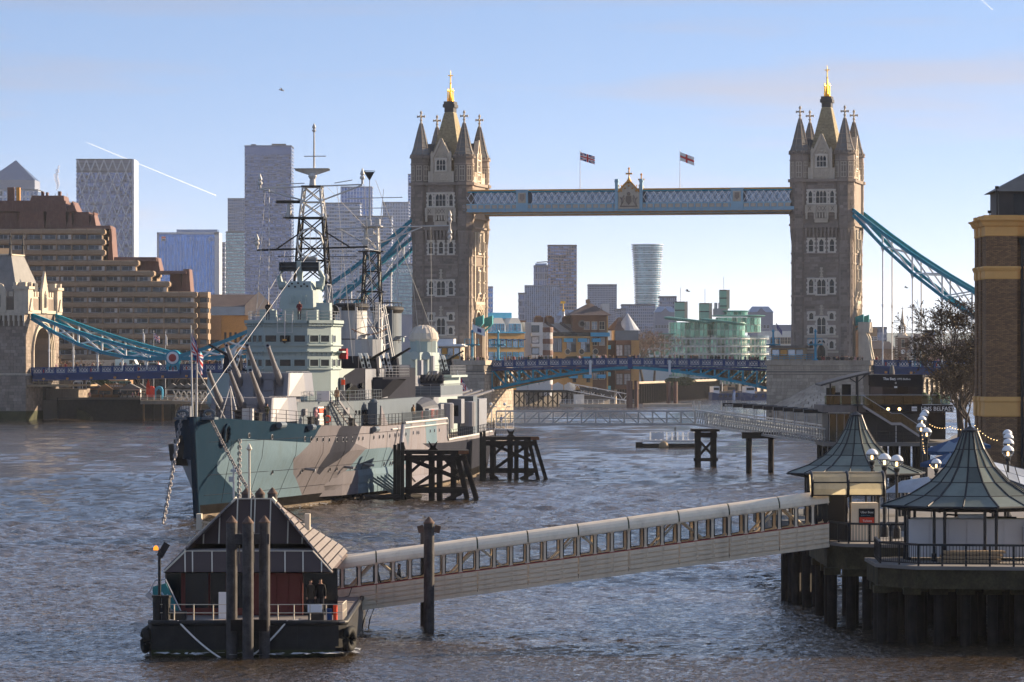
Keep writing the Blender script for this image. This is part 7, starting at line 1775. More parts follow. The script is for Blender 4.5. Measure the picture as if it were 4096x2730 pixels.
for p,q in (((.3,-.3,1.2),(x1-.3,-.3,3.6)),((.3,-.3,3.6),(x1-.3,-.3,1.2))):m=MB();m.beam(p,q,.3,.3);m.build('brace','timber_black',t)
t=thing('pile_bent','two slim dark piles with cross beam under the sloping ramp','trestle',(0,480,0))
for px in (2996,3084):m=MB();m.tube((xat(px,480),0,-2),(xat(px,480),0,zat(1755,480)),.36,n=10);m.build('pile','timber_black',t)
m=MB();m.bx(xat(2968,480),xat(3102,480),-.6,.6,zat(1755,480),zat(1730,480));m.build('cross_beam','timber_black',t)

t=thing('queue_canopy','row of stepped black canopies on thin posts above the ramp','canopy',(0,0,0))
for i in range(9):
    k=i/8;Y=503-46*k;px=2892+i*40.5;py=1612+k*27;a=at(px,py,Y);wd=96/F*Y;z0=zat(py+15,Y);m=MB();m.bx(a.x,a.x+wd,Y,Y+1.6,z0,a.z);o=m.build('canopy_panel','sign_black',t)
    for q in (.1,wd-.1):m=MB();m.bx(a.x+q-.05,a.x+q+.05,Y+.1,Y+.2,z0-1.6,z0);m.build('canopy_post','grey_metal',t)
    if i==0:text('lettering','BELFAST',.3,'sign_white',o,(a.x+.2,Y-.03,z0+.08),sx=.9)
for px in (2775,2795,2800,2885,2905):m=MB();a=at(px,1604,505);m.tube((a.x,505,zat(1645,505)),a,.06,n=6);m.build('gate_post','grey_metal',t)
# ------------------------------------------------------------------ timber dolphins beside the ship
def dolphin(px,Y,w_,label,tall=True):
    t=thing('dolphin',label,'dolphin',(xat(px,Y),Y,0),0,'timber mooring dolphins beside the warship');D=4.2;zt=4.75
    m=MB();m.bx(.1,w_,-.3,D+.3,zt-.35,zt);m.build('platform','timber_black',t)
    m=MB();m.bx(w_-.9,w_+.05,-.36,-.3,zt-.33,zt-.02);m.build('rusty_plate','rust',t)
    for y in (0,D):
        for x in (.35,1.3,w_*.5,w_*.5+.75,w_-1.4):m=MB();m.bx(x-.25,x+.25,y-.25,y+.25,-2,zt-.35);m.build('post','timber_black',t)
        for x0,x1 in ((w_-1.1,w_+.15),(w_-.5,w_+1.1)):m=MB();m.beam((x0,y+.4,zt-.4),(x1,y+.4,-1),.42,.42,(0,1,0));m.build('raking_post','timber_black',t)
        for z in (.95,zt-.75):m=MB();m.bx(.3,w_-.2,y-.42,y-.2,z-.22,z+.22);m.build('waling','timber_black',t)
        for p,q in (((1.5,1.1),(w_-1.2,zt-.9)),((1.5,zt-.9),(w_-.8,2.0)),((1.2,2.4),(w_*.5-.2,zt-.5)),((w_*.5+1.0,zt-.5),(w_-1.0,2.6)),((1.0,.6),(w_*.45,-.6)),((w_*.5,-.6),(w_-.6,.7))):m=MB();m.beam((p[0],y-.35,p[1]),(q[0],y-.35,q[1]),.26,.3,(0,1,0));m.build('brace','timber_black',t)
    for i in range(3 if tall else 2):m=MB();m.bx(.0+i*.36-.1,.0+i*.36+.22,-.7,-.4,-2,zt+.55+.12*i);m.build('fender_pile','timber_wet',t)
    m=MB();m.extr([(w_*.52-.5,1,zt),(w_*.52+.5,1,zt),(w_*.52+.25,1,zt+.25),(w_*.52+.45,1,zt+.9),(w_*.52,1,zt+.4),(w_*.52-.45,1,zt+.9),(w_*.52-.25,1,zt+.25)],(0,.4,0));m.build('cleat','timber_black',t)
    rails([(.4,D,zt),(2.6,D,zt)],'ladder_hoop',.9,2,.6,'ship_grey',t)if not tall else None
dolphin(1578,385,6.95,'nearer black timber dolphin in front of the ship hull');dolphin(1922,454,6.5,'farther black timber dolphin right of the ship stern',False)
m=MB();t=thing('stern_mooring_deck','small grey landing platform with lamps beside the ship stern','platform',(xat(1960,500),500,0));m.bx(-2.5,3.0,-1,4,4.6,4.85);m.build('deck','grey_metal',t)
for x in (-2,.5,2.6):m=MB();m.tube((x,1,-2),(x,1,4.6),.25,n=8);m.build('pile','timber_black',t)
rails([(-2.4,-.9,4.85),(2.9,-.9,4.85)],'platform_rail',1.1,3,.8,'white_paint',t)
for x in (-1.8,.2,1.9):m=MB();m.path([(x,0,4.85),(x,0,7.2),(x+.2,0,7.6),(x+.6,0,7.6)],.06,6);m.sphere((x-.1,0,7.9),.2,8,5);m.build('lamp_post','white_paint',t)

t=thing('work_raft','small floating raft with white railings and notice boards','raft',at(2560,1790,621));t.location.z=0
m=MB();m.bx(0,9.4,0,3,-.3,.55);m.bx(-.6,.4,.3,2.7,-.3,.8);m.each('float','timber_black',t);m=MB();m.bx(.6,9.2,0,3,.9,1.1);m.build('deck','grey_metal',t)
rails([(1.6,.1,1.1),(9.1,.1,1.1)],'raft_rail',1.3,2,.8,'white_paint',t,.04);rails([(1.6,2.9,1.1),(9.1,2.9,1.1)],'raft_rail',1.3,2,.8,'white_paint',t,.04)
for x0,x1 in ((1.7,3.6),(7.4,9.0)):m=MB();m.bx(x0,x1,-.02,.05,1.3,2.3);m.build('notice_board','white_paint',t)
m=MB();m.sphere((3.6,-.6,.25),.75,12,8);o=m.build('buoy','tan_steel',t);m=MB();m.tube((5.4,1,1.1),(5.4,1,3.1),.09,n=6);m.build('post','dark_metal',t)
# ------------------------------------------------------------------ south bank buildings
def brick_material():
    m=MATS['brick_dark'];nd=m.node_tree.nodes;L=m.node_tree.links.new;b=nd['Principled BSDF']
    geo=nd.new('ShaderNodeNewGeometry');sep=nd.new('ShaderNodeSeparateXYZ');L(geo.outputs['Position'],sep.inputs[0]);add=nd.new('ShaderNodeMath');L(sep.outputs[0],add.inputs[0]);L(sep.outputs[1],add.inputs[1]);cmb=nd.new('ShaderNodeCombineXYZ');L(add.outputs[0],cmb.inputs[0]);L(sep.outputs[2],cmb.inputs[1])
    br_=nd.new('ShaderNodeTexBrick');br_.inputs['Scale'].default_value=1;br_.inputs['Brick Width'].default_value=.32;br_.inputs['Row Height'].default_value=.1;br_.inputs['Mortar Size'].default_value=.012;br_.inputs['Color1'].default_value=(.34,.20,.10,1);br_.inputs['Color2'].default_value=(.17,.10,.06,1);br_.inputs['Mortar'].default_value=(.08,.06,.045,1);L(cmb.outputs[0],br_.inputs[0]);L(br_.outputs[0],b.inputs['Base Color'])
    bp=nd.new('ShaderNodeBump');bp.inputs['Strength'].default_value=.6;bp.inputs['Distance'].default_value=.02;bp.invert=True;L(br_.outputs['Fac'],bp.inputs['Height']);L(bp.outputs[0],b.inputs['Normal'])
brick_material()
def brick_building():
    Y=330.;x0=xat(3942,Y);t=thing('brick_building','dark brick riverside block with ochre stone cornices at right edge','building',(x0,Y,0));z=lambda py:zat(py,Y)
    m=MB();m.bx(0,46,0,6.8,3.5,z(945));m.bx(-.12,.2,2.4,3.8,3.5,z(945));m.bx(-.12,.2,5.2,6.7,3.5,z(945));m.each('wall','brick_dark',t)

    m=MB();m.bx(.0,2.5,-.45,0,3.5,z(945));m.bx(3.4,9,-.45,0,3.5,z(945));m.each('pilaster','brick_dark',t)
    m=MB();m.path([(2.95,-.2,3.6),(2.95,-.2,z(985)),(2.95,-.25,z(960))],.13,8);m.tube((2.95,-.25,z(985)),(2.95,-.25,z(955)),.14,.34,8);m.build('downpipe','dark_metal',t)
    def moulding(z0,z1,prof,nm):
        for (xa,xb,yo)in ((-.05,2.55,-.45),(2.55,3.35,-.1),(3.35,12,-.45)):
            m=MB();rg=[]
            for e,k in prof:zz_=z0+(z1-z0)*k;rg.append([(xa-e*(1 if xa<0 else 0),yo-e,zz_),(xb+(0 if xb>5 else 0),yo-e,zz_),(xb,3.0,zz_),(xa-e*(1 if xa<0 else 0),3.0,zz_)])
            m.loft(rg);m.build(nm,'ochre_stone',t)
        for xa,ya in ((-.13,2.4),(-.14,5.2)):
            m=MB();rg=[]
            for e,k in prof:zz_=z0+(z1-z0)*k;rg.append([(xa-e,ya-e*.3,zz_),(xa+1,ya-e*.3,zz_),(xa+1,ya+1.5,zz_),(xa-e,ya+1.5,zz_)])
            m.loft(rg);m.build(nm,'ochre_stone',t)
    moulding(z(946),z(862),[(.02,0),(.06,.05),(.02,.08),(.04,.45),(.2,.5),(.28,.6),(.34,.68),(.5,.74),(.55,.78),(.1,.82),(.1,1.0)],'cornice')
    moulding(z(1118),z(1066),[(.02,0),(.06,.1),(.05,.6),(.12,.7),(.2,.9),(.14,1)],'string_course');moulding(z(1668),z(1588),[(.05,0),(.1,.06),(.08,.7),(.16,.8),(.12,1)],'string_course')

    m=MB();m.bx(1.2,14,1.0,7,z(862),z(765));m.build('attic','slate_dark',t)
    for i in range(3):m=MB();m.bx(2.4+i*1.9,3.9+i*1.9,.95,1.0,z(855),z(775));m.build('attic_window','pane_sky' if i==1 else 'window_dark',t)
    m=MB();m.loft([[(.7,.4,z(765)),(15,.4,z(765)),(15,7.5,z(765)),(.7,7.5,z(765))],[(5,4,z(650)),(15,4,z(650)),(15,5,z(650)),(5,5,z(650))]]);m.build('attic_roof','slate',t)
    for x,zz_ in ((.35,z(848)),(1.0,z(770)),(.95,z(750))):m=MB();m.tube((x,.3,z(862)),(x,.3,zz_),.04,n=6);m.box((x,.25,zz_),(.28,.22,.22));m.build('floodlight','black_iron',t)
brick_building()
# ------------------------------------------------------------------ the city
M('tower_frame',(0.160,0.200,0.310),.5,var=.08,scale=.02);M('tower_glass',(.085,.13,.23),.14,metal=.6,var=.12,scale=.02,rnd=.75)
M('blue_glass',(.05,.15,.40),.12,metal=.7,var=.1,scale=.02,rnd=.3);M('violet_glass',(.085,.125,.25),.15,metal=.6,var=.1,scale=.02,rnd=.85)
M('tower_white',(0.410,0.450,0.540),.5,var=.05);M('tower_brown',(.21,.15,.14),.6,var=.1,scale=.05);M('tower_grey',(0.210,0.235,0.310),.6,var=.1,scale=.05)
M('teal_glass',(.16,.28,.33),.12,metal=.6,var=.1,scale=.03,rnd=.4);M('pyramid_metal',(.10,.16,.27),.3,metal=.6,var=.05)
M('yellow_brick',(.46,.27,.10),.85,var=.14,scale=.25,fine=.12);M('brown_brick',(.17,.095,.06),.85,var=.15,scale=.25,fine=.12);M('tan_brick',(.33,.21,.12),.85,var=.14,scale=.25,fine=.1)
M('sky_blue',(.06,.33,.55),.45,var=.1);M('roof_tile',(.10,.075,.07),.8,var=.2,scale=.3,fine=.15);M('roof_pale',(.30,.25,.21),.7,var=.15,scale=.4,fine=.1);M('white_render',(.62,.62,.60),.6,var=.07,scale=.1)
M('green_pane',(0.120,0.250,0.190),.1,metal=.45,var=.25,scale=.15,rnd=.6);M('green_roof',(.12,.30,.25),.5,var=.1);M('green_panel',(.24,.42,.34),.5,var=.08);M('wood_warm',(.30,.17,.08),.7,var=.15)
def skyscraper(name,label,px0,px1,pyt,Y,depth,nx,nz,frame='tower_frame',glass='tower_glass',bw=.22,bh=.3,rz=0.,proud=.5,pyb=1440,hb=True,vb=True,keep=None,crown=None):
    """glass panes between real piers and floor bands on the front and both sides"""
    x0,x1=xat(px0,Y),xat(px1,Y);W=x1-x0;zt=zat(pyt,Y);zb=4.6;t=thing(name,label,'tower block',(x0,Y,0),rz)
    m=MB();m.bx(.2,W-.2,.3,depth-.3,zb,zt-.2);m.build('core',frame,t)
    zv=max(zb,zat(pyb,Y));fw,fh=W/nx,(zt-zv)/nz
    g=MB()
    for i in range(nx):
        for j in range(nz):g.quad((i*fw+fw*bw/2,.05,zv+j*fh+fh*bh/2),((i+1)*fw-fw*bw/2,.05,zv+j*fh+fh*bh/2),((i+1)*fw-fw*bw/2,.05,zv+(j+1)*fh-fh*bh/2),(i*fw+fw*bw/2,.05,zv+(j+1)*fh-fh*bh/2))
    ns=max(2,int(depth/fw))
    for s,X in ((1,W+.02),(-1,-.02)):
        for i in range(ns):
            for j in range(nz):
                y0,y1=depth*(i+.1)/ns,depth*(i+.9)/ns;q=[(X,y0,zv+j*fh+fh*bh/2),(X,y1,zv+j*fh+fh*bh/2),(X,y1,zv+(j+1)*fh-fh*bh/2),(X,y0,zv+(j+1)*fh-fh*bh/2)];g.quad(*(q if s>0 else q[::-1]))
    g.build('panes',glass,t,kind='stuff')
    if hb:
        for j in range(nz+1):
            m=MB();z=zv+j*fh;m.bx(-.3,W+.3,-proud,depth+.3,z-fh*bh/2,z+fh*bh/2);m.build('floor_band',frame,t)
    if vb:
        for i in range(nx+1):
            m=MB();x=i*fw;m.bx(x-fw*bw/2,x+fw*bw/2,-proud*.8,.2,zv,zt);m.build('pier',frame,t)
    m=MB();m.bx(-.3,W+.3,-proud,depth+.3,zt-.2,zt+.8);m.build('parapet',crown or frame,t)
    return t,W,zt

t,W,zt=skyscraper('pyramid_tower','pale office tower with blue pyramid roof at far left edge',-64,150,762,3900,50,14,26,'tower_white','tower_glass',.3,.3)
z0,z1=zat(762,3900),zat(720,3900);m=MB();m.bx(3,W-3,3,47,z0,z1);m.build('setback','tower_grey',t);m=MB();ap=zat(637,3900);cx=xat(51,3900)-xat(-64,3900);m.loft([[(3,3,z1),(W-3,3,z1),(W-3,47,z1),(3,47,z1)],[(cx-.2,24.8,ap),(cx+.2,24.8,ap),(cx+.2,25.2,ap),(cx-.2,25.2,ap)]]);m.build('pyramid_roof','pyramid_metal',t)
for k in range(14):m=MB();a=3+(W-6)*k/13;m.beam((a,2.9,z1),(cx+(a-cx)*.03,24.6,ap-1),.5,.3);m.build('roof_seam','pyramid_metal',t)
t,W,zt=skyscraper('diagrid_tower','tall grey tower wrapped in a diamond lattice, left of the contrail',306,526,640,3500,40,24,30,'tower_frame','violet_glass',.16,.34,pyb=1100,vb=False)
zv=zat(1100,3500);s=35/F*3500;Hh=zt-zv;sl=2.55
for d in (1,-1):
    k=-int(Hh/sl/s)-1
    while k*s<W+1:
        a=k*s;P=[]
        za,zb_=max(0,-a*sl),min(Hh,(W-a)*sl)
        if zb_-za>3:
            x0_,x1_=a+za/sl,a+zb_/sl
            if d<0:x0_,x1_=W-x0_,W-x1_
            m=MB();m.beam((x0_,-.9,zv+za),(x1_,-.9,zv+zb_),1.0,1.7,(0,1,0));m.build('diagonal_brace','tower_white',t)
        k+=1
m=MB();m.bx(W+.3,W+2.2,-.6,41,zv,zt+.6);m.build('sun_tinted_edge','tower_white',t);m=MB();m.bx(0,W,-.5,.2,zat(692,3500),zt);m.build('top_louvre','tower_grey',t)  # pale strip colours in the sunlight on the right edge
t,W,zt=skyscraper('blue_office','blue glass office block with white frame and roof logos',636,858,938,3600,34,22,22,'blue_glass','blue_glass',.08,.12,pyb=1240,vb=False,proud=.2)
k=F/3600
for i in range(17):m=MB();x=W*(i+.7)/17.2;m.bx(x-.18,x+.18,-.6,.1,zat(1240,3600),zt-2);m.build('mullion','tower_white',t)
m=MB();m.bx(-1.8,-.2,-1,35,4.6,zt+1.6);m.bx(-1.8,W+3.6,-1,35,zt,zt+1.7);m.bx(W+.1,W+4.2,-1,36,4.6,zt+1.7);m.each('white_frame','tower_white',t)
m=MB();m.bx(15,W+2,6,30,zt+1.7,zat(918,3600));m.build('plant_room','tower_glass',t)
def flat(parent,name,poly,y,mat):m=MB();m.extr([(a,y,b)for a,b in poly],(0,.1,0));return m.build(name,mat,parent)
lx,lz=2.2,zt-6;o=flat(t,'logo',[(lx,lz),(lx+3.9,lz),(lx+3.9,lz+4.2),(lx,lz+4.2)],-.8,'sign_white');flat(o,'logo_red',[(lx+.25,lz+2.2),(lx+3.65,lz+2.2),(lx+3.65,lz+3.95),(lx+.25,lz+3.95)],-.95,'sign_red');flat(o,'logo_black',[(lx+.25,lz+.25),(lx+3.65,lz+.25),(lx+3.65,lz+1.7),(lx+.25,lz+1.7)],-.95,'sign_black')
m=MB();c=(W-3.6,lz+1.9);m.path([(c[0]+1.9*math.cos(a),-.8,c[1]+1.9*math.sin(a))for a in np.linspace(0,6.283,21)],.24,5);m.path([(c[0]+.55*math.cos(a)+.3,-.85,c[1]+.1+1.2*math.sin(a))for a in np.linspace(-1.6,1.8,9)],.3,5);m.path([(c[0]-.3+.5*math.cos(a),-.85,c[1]-.1+1.2*math.sin(a))for a in np.linspace(1.5,4.9,9)],.22,5);m.build('logo','tower_white',t)
skyscraper('slender_block','slender pale tower between blue office and the grey banded block',880,899,973,3700,20,4,24,'tower_white','tower_glass')
skyscraper('banded_block','grey banded office block left of the tallest tower',904,978,930,3650,30,12,26,'tower_grey','teal_glass',.1,.45,pyb=1250);skyscraper('patchwork_tower','slim tower with patchwork facade above the grey banded block',912,978,797,3800,26,9,14,'tower_grey','tower_glass',.35,.35,pyb=960)
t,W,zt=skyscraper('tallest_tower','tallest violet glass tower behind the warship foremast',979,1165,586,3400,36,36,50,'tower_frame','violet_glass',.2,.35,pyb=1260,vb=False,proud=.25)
m=MB();m.bx(0,W,-.4,.2,zat(618,3400),zt);m.build('crown_louvre','violet_glass',t);m=MB();m.bx(5,9,5,9,zt,zt+2);m.bx(22,34,8,10,zt+.5,zt+2.5);m.each('roof_plant','slate_dark',t)
skyscraper('balcony_tower','residential tower with white balcony bands behind the foremast right side',1296,1440,815,3450,30,14,30,'tower_white','tower_glass',.12,.4,pyb=1240,vb=False,proud=1.6);skyscraper('twin_slab','pale twin slab tower rising behind the balcony tower',1364,1488,750,3900,30,10,16,'tower_white','blue_glass',.3,.15,pyb=1000)
skyscraper('balcony_tower','wide residential tower with white balcony bands left of the mainmast',1424,1566,868,3300,30,13,30,'tower_white','tower_glass',.1,.4,pyb=1250,vb=False,proud=1.6);skyscraper('ribbed_tower','pale ribbed tower behind the mainmast and bridge chains',1532,1634,812,3500,30,16,34,'tower_white','tower_glass',.4,.2,pyb=1250)
t,W,zt=skyscraper('hotel_tower','glass hotel block with faint rooftop name left of left bridge tower',1570,1660,1060,3000,24,20,14,'tower_frame','teal_glass',.2,.25,pyb=1260);text('lettering','NOVOTEL',3.6,'sign_white',t,(1.0,-.8,zat(1092,3000)))
skyscraper('sliver_tower','thin slice of a tower beside the upper left bridge tower',1633,1690,700,3600,24,6,34,'tower_white','blue_glass',.2,.4,pyb=1100);skyscraper('sliver_tower','thin slice of a tower right of the left bridge tower',1900,1971,1150,3500,24,8,14,'tower_white','blue_glass',.2,.35)

skyscraper('brown_edged_tower','dark glass tower with brown edges standing over the lifting span',2192,2306,984,3100,28,11,24,'tower_brown','violet_glass',.2,.3,pyb=1290);t,W,zt=skyscraper('stepped_tower','smaller dark tower left of the brown edged tower',2136,2192,1066,3200,24,8,14,'tower_grey','violet_glass',.4,.2)
m=MB();m.bx(1,W-1,2,20,zt,zat(1054,3200));m.build('plant_room','tower_glass',t);m=MB();m.beam((2,5,zat(1050,3200)),(W+3,5,zat(1046,3200)),.8,.8);m.build('roof_crane','slate_dark',t)
skyscraper('ribbed_block','broad pale ribbed block in front of the dark towers',2100,2236,1146,2900,30,16,18,'tower_grey','tower_glass',.42,.12,pyb=1290);skyscraper('low_dark_block','small dark block at left end of the middle cluster',2074,2102,1176,3000,20,5,10,'tower_grey','violet_glass')
skyscraper('chequered_block','chequered grey block between dark tower and round tower',2353,2466,1142,2900,26,18,18,'tower_grey','tower_glass',.4,.38,pyb=1300)
for px0,px1,py,lb in ((2488,2620,1222,'low chequered flats left of the round tower foot'),(2465,2500,1240,'small grey flats beside the chequered block'),(2640,2705,1190,'small brownish flats right of the round tower')):skyscraper('low_flats',lb,px0,px1,py,2700,24,max(5,(px1-px0)//8),9,'tower_grey','tower_glass',.4,.35,pyb=1330)
t=thing('round_tower','round glass tower with ringed balconies flaring to the top','tower block',(xat(2592,3300),3314,0));k=F/3300;zt=zat(980,3300)
for i in range(36):
    z=50*0+zat(1300,3300)+(zt-zat(1300,3300))*i/35;f=i/35;r=(52+13*f**2.2)/k;m=MB();e=.5*math.sin(i*.9);m.lathe((e*.3,0,z),[(r,0),(r+.15,.35),(r,.7)],32);m.build('balcony_ring','tower_white' if i % 3 else 'tower_grey',t)
g=MB()
for i in range(35):
    for j in range(36):
        f=(i+.5)/35;r=(48+13*f**2.2)/k;a0,a1=2*math.pi*(j+.06)/36,2*math.pi*(j+.94)/36;z=zat(1300,3300)+(zt-zat(1300,3300))*i/35;h=(zt-zat(1300,3300))/35
        if math.sin((a0+a1)/2)<.3:g.quad((r*math.cos(a0),r*math.sin(a0),z+.7),(r*math.cos(a1),r*math.sin(a1),z+.7),(r*math.cos(a1),r*math.sin(a1),z+h),(r*math.cos(a0),r*math.sin(a0),z+h))
g.build('panes','teal_glass',t,kind='stuff');m=MB();m.lathe((0,0,4.6),[(46/k,0),(46/k,zt-30),(56/k,zt-5)],24);m.build('core','tower_frame',t)

def window(parent,P,Rt,Nr,w_,h,frame='white_paint',glass='window_dark',fr=.12,bars=1,sill=True):
    P,Rt,Nr=Vector(P),Vector(Rt),Vector(Nr);Z=Vector((0,0,1));f=MB()
    def bar(x0,x1,z0,z1,d=.1):f.add([P+Rt*x0+Z*z0,P+Rt*x1+Z*z0,P+Rt*x1+Z*z1,P+Rt*x0+Z*z1,P+Rt*x0+Z*z0+Nr*d,P+Rt*x1+Z*z0+Nr*d,P+Rt*x1+Z*z1+Nr*d,P+Rt*x0+Z*z1+Nr*d],[(4,5,6,7),(0,1,5,4),(1,2,6,5),(2,3,7,6),(3,0,4,7)])
    bar(-w_/2-fr,-w_/2,-fr,h+fr);bar(w_/2,w_/2+fr,-fr,h+fr);bar(-w_/2,w_/2,h,h+fr);bar(-w_/2-fr*1.5,w_/2+fr*1.5,-fr*1.4,0,.2)
    for i in range(1,bars+1):bar(-w_/2+w_*i/(bars+1)-fr*.35,-w_/2+w_*i/(bars+1)+fr*.35,0,h,.07)
    if bars:bar(-w_/2,w_/2,h*.55-fr*.3,h*.55+fr*.3,.07)
    o=f.build('window',frame,parent);g=MB();g.quad(*(P+Rt*a+Z*b+Nr*.02 for a,b in ((-w_/2,0),(w_/2,0),(w_/2,h),(-w_/2,h))));g.build('pane',glass,o);return o
def block(name,label,px0,px1,pyt,Y,depth,mat,rz=0.,pyb=None,cols=0,rows=0,ww=1.1,wh=1.7,frame='white_paint',glass='window_dark',zrow=None,side=0,cat='building',base=4.6,group=None):
    x0=xat(px0,Y);W=(xat(px1,Y)-x0)/math.cos(rz)*(1+.0);zt=zat(pyt,Y);t=thing(name,label,cat,(x0,Y,0),rz,group);m=MB();m.bx(0,W,0,depth,base,zt);m.build('wall',mat,t)
    z0,z1=zrow or (base+1.2,zt-.6)
    for i in range(cols):
        for j in range(rows):window(t,(W*(i+.5)/cols,0,z0+(z1-z0)*j/rows+.3),(1,0,0),(0,-1,0),ww,wh,frame,glass)
    for i in range(side):
        for j in range(rows):window(t,(W,depth*(i+.5)/side,z0+(z1-z0)*j/rows+.3),(0,1,0),(1,0,0),ww,wh,frame,glass)
    return t,W,zt
RZ=R(33)

t,W,zt=block('yellow_warehouse','yellow brick warehouse with sky blue windows right of left bridge tower',1952,2098,1332,1200,20,'yellow_brick',RZ,cols=6,rows=4,ww=1.4,wh=2.1,frame='sky_blue',glass='pane_sky',side=3)
for i,c in enumerate((W*.3,W*.75)):
    m=MB();m.extr([(c-2.9,.3,zt),(c+2.9,.3,zt),(c+2.5,.3,zt+2.4),(c+1.3,.3,zt+4.4),(c-1.3,.3,zt+4.4),(c-2.5,.3,zt+2.4)],(0,7,0));g=m.build('gable','white_render',t)
    for a in (-1.4,0,1.4):window(g,(c+a,.3,zt+.6),(1,0,0),(0,-1,0),1.1,2.0,'sky_blue','pane_sky',.12)
m=MB();m.bx(0,W,2,16,zt,zt+2.2);m.build('roof','slate_dark',t);m=MB();m.bx(-.2,W+.2,-.3,.3,zt-.1,zt+.3);m.bx(1,W*.8,3,8,zt+4.2,zt+6);m.each('blue_trim','sky_blue',t)
for i in range(6):m=MB();c=W*(i+.5)/6;m.beam((c-.9,-.4,zt-2.3),(c+.9,-.9,zt-1.9),.14,.3);m.build('hoist_arm','bridge_navy',t)
for i in (1,4):
    for j in range(2):m=MB();c=W*(i+.5)/6;z=9+j*5.5;m.bx(c-1.3,c+1.3,-1.2,-.05,z,z+.15);m.bx(c-1.3,c+1.3,-1.2,-1.1,z+.9,z+1.0);[m.bx(c-1.25+.28*k,c-1.2+.28*k,-1.18,-1.12,z,z+1)for k in range(10)];m.build('balcony','sky_blue',t,kind='stuff')

t,W,zt=block('metal_flats','grey metal clad flats with a curved dark bay next to yellow warehouse',2098,2172,1290,1210,18,'white_render',R(20));m=MB();m.bx(-6,1.5,3,18,4.6,zt+.6);m.build('rear_wing','brown_brick',t)
n=0
for j in range(6):
    z=zt-3.0-j*3.3;m=MB();m.bx(2.2,W-1.2,-.06,.05,z,z+2.1);o=m.build('window','black_iron',t);m=MB();m.bx(2.4,W-1.4,-.12,-.05,z+.2,z+1.95);m.build('pane','curtain' if j % 2 else 'pane_sky',o);m=MB();m.bx(1.9,W-.9,-1.0,-.2,z-.9,z-.1);m.build('balcony','white_render',t)
for k in range(8):m=MB();m.bx(.1+k*.25,.22+k*.25,-.12,0,5,zt);m.build('fin','grey_metal',t)
t=thing('curved_bay_block','dark rounded apartment bay between metal flats and brick terrace','building',(xat(2183,1212),1214,0));zt=zat(1310,1212)
for j in range(6):
    z=zt-j*3.4;m=MB();m.lathe((0,0,z-1.5),[(2.2,0),(2.25,.2),(2.25,1.3),(2.2,1.5)],20);m.build('dark_band','copper_brown',t);m=MB();m.lathe((0,0,z-3.4),[(2.1,0),(2.1,1.9)],20);m.build('glass_band','curtain',t)

t,W,zt=block('brick_terrace','long yellow brick terrace with blue balconies and sloping roofs',2203,2372,1346,1222,14,'yellow_brick',R(24),side=0)
for i in range(3):
    c=W*(i+.25)/3+1;
    for j,z in enumerate((zt-4.6,zt-10.6)):
        for a in (-.75,.75):window(t,(c+a,0,z),(1,0,0),(0,-1,0),1.3,3.9,'slate_dark','pane_sky',.12)
    m=MB();m.tube((c+3.4,-.1,zt-4.6),(c+3.4,.1,zt-4.6),.95,n=16);o=m.build('round_window','stone_light',t);m=MB();m.tube((c+3.4,-.16,zt-4.6),(c+3.4,-.1,zt-4.6),.75,n=16);m.build('pane','window_dark',o)
    for j,z in enumerate((zt-1.7,zt-7.2,zt-12.6)):m=MB();x=c+(3.4 if j==0 else 5.0);m.bx(x-1.3,x+1.3,-1.1,-.05,z,z+1.1);m.build('balcony','sky_blue',t)
    for j in range(3):window(t,(c+5.6,0,zt-4.5-j*4.6),(1,0,0),(0,-1,0),.9,2.2,'slate_dark','window_dark')
    m=MB();a0,a1=W*i/3,W*(i+1)/3;m.extr([(a0+.2,.3,zt),(a1-.2,.3,zt),(a1-2.0,9,zt+3.8),(a0-1.8,9,zt+3.8)],(0,.6,.25));m.build('roof_slope','roof_pale',t);m=MB();m.beam((a1-.1,.1,zt),(a1-1.9,9,zt+4.1),.5,.7);m.build('party_wall','roof_tile',t)
m=MB();m.bx(0,W,.4,13,zt,zt+1.2);m.build('attic_glazing','window_dark',t)
for a in (.5,4,10):m=MB();m.bx(a-1.2,a+1.2,9,11,zt+2.5,zt+5.8);c=m.build('chimney','brown_brick',t);m=MB();[m.bx(a-1+.5*k,a-.75+.5*k,9.5,10.5,zt+5.8,zt+6.3)for k in range(4)];m.build('chimney_pot','tan_brick',c,kind='stuff')

t,W,zt=block('tall_warehouse','tall dark brick warehouse with hipped roof and blue balconies',2290,2427,1262,1228,22,'brown_brick',R(4),cols=0)
for r_,z in enumerate((zt-4.2,zt-9.0,zt-14.0,zt-19.2,zt-24)):
    for i in range(4):
        if r_==0 and i<1:continue
        if r_>1 and i in (0,3)and (r_+i)% 2:continue
        window(t,(W*(.2+.22*i),0,z),(1,0,0),(0,-1,0),1.5,2.2,'stone_light',('window_dark','curtain','pane_sky')[(i+r_)% 3])
m=MB();m.tube((W*.28,-.1,zt-2.6),(W*.28,.1,zt-2.6),1.2,n=18);o=m.build('round_window','stone_ground',t);m=MB();m.tube((W*.28,-.16,zt-2.6),(W*.28,-.1,zt-2.6),.7,n=14);m.build('pane','window_dark',o)
m=MB();m.bx(W*.52,W+.8,-1.3,-.05,zt-6.4,zt-5.2);m.build('balcony','sky_blue',t)
for j in range(4):m=MB();m.bx(W+.05,W+1.6,3.5,7.5,zt-10.2-j*4.1,zt-9.0-j*4.1);m.build('balcony','sky_blue',t)
m=MB();m.bx(W,W+.4,0,20,4.6,zt-.2);m.build('sun_tinted_side','yellow_brick',t)  # yellow skin paints the sunlit side, brown front paints the shade
for j in range(5):
    for i in range(3):window(t,(W+.4,2.5+5.5*i,zt-4-j*4.1),(0,1,0),(1,0,0),1.3,2.4,'slate_dark','window_dark')
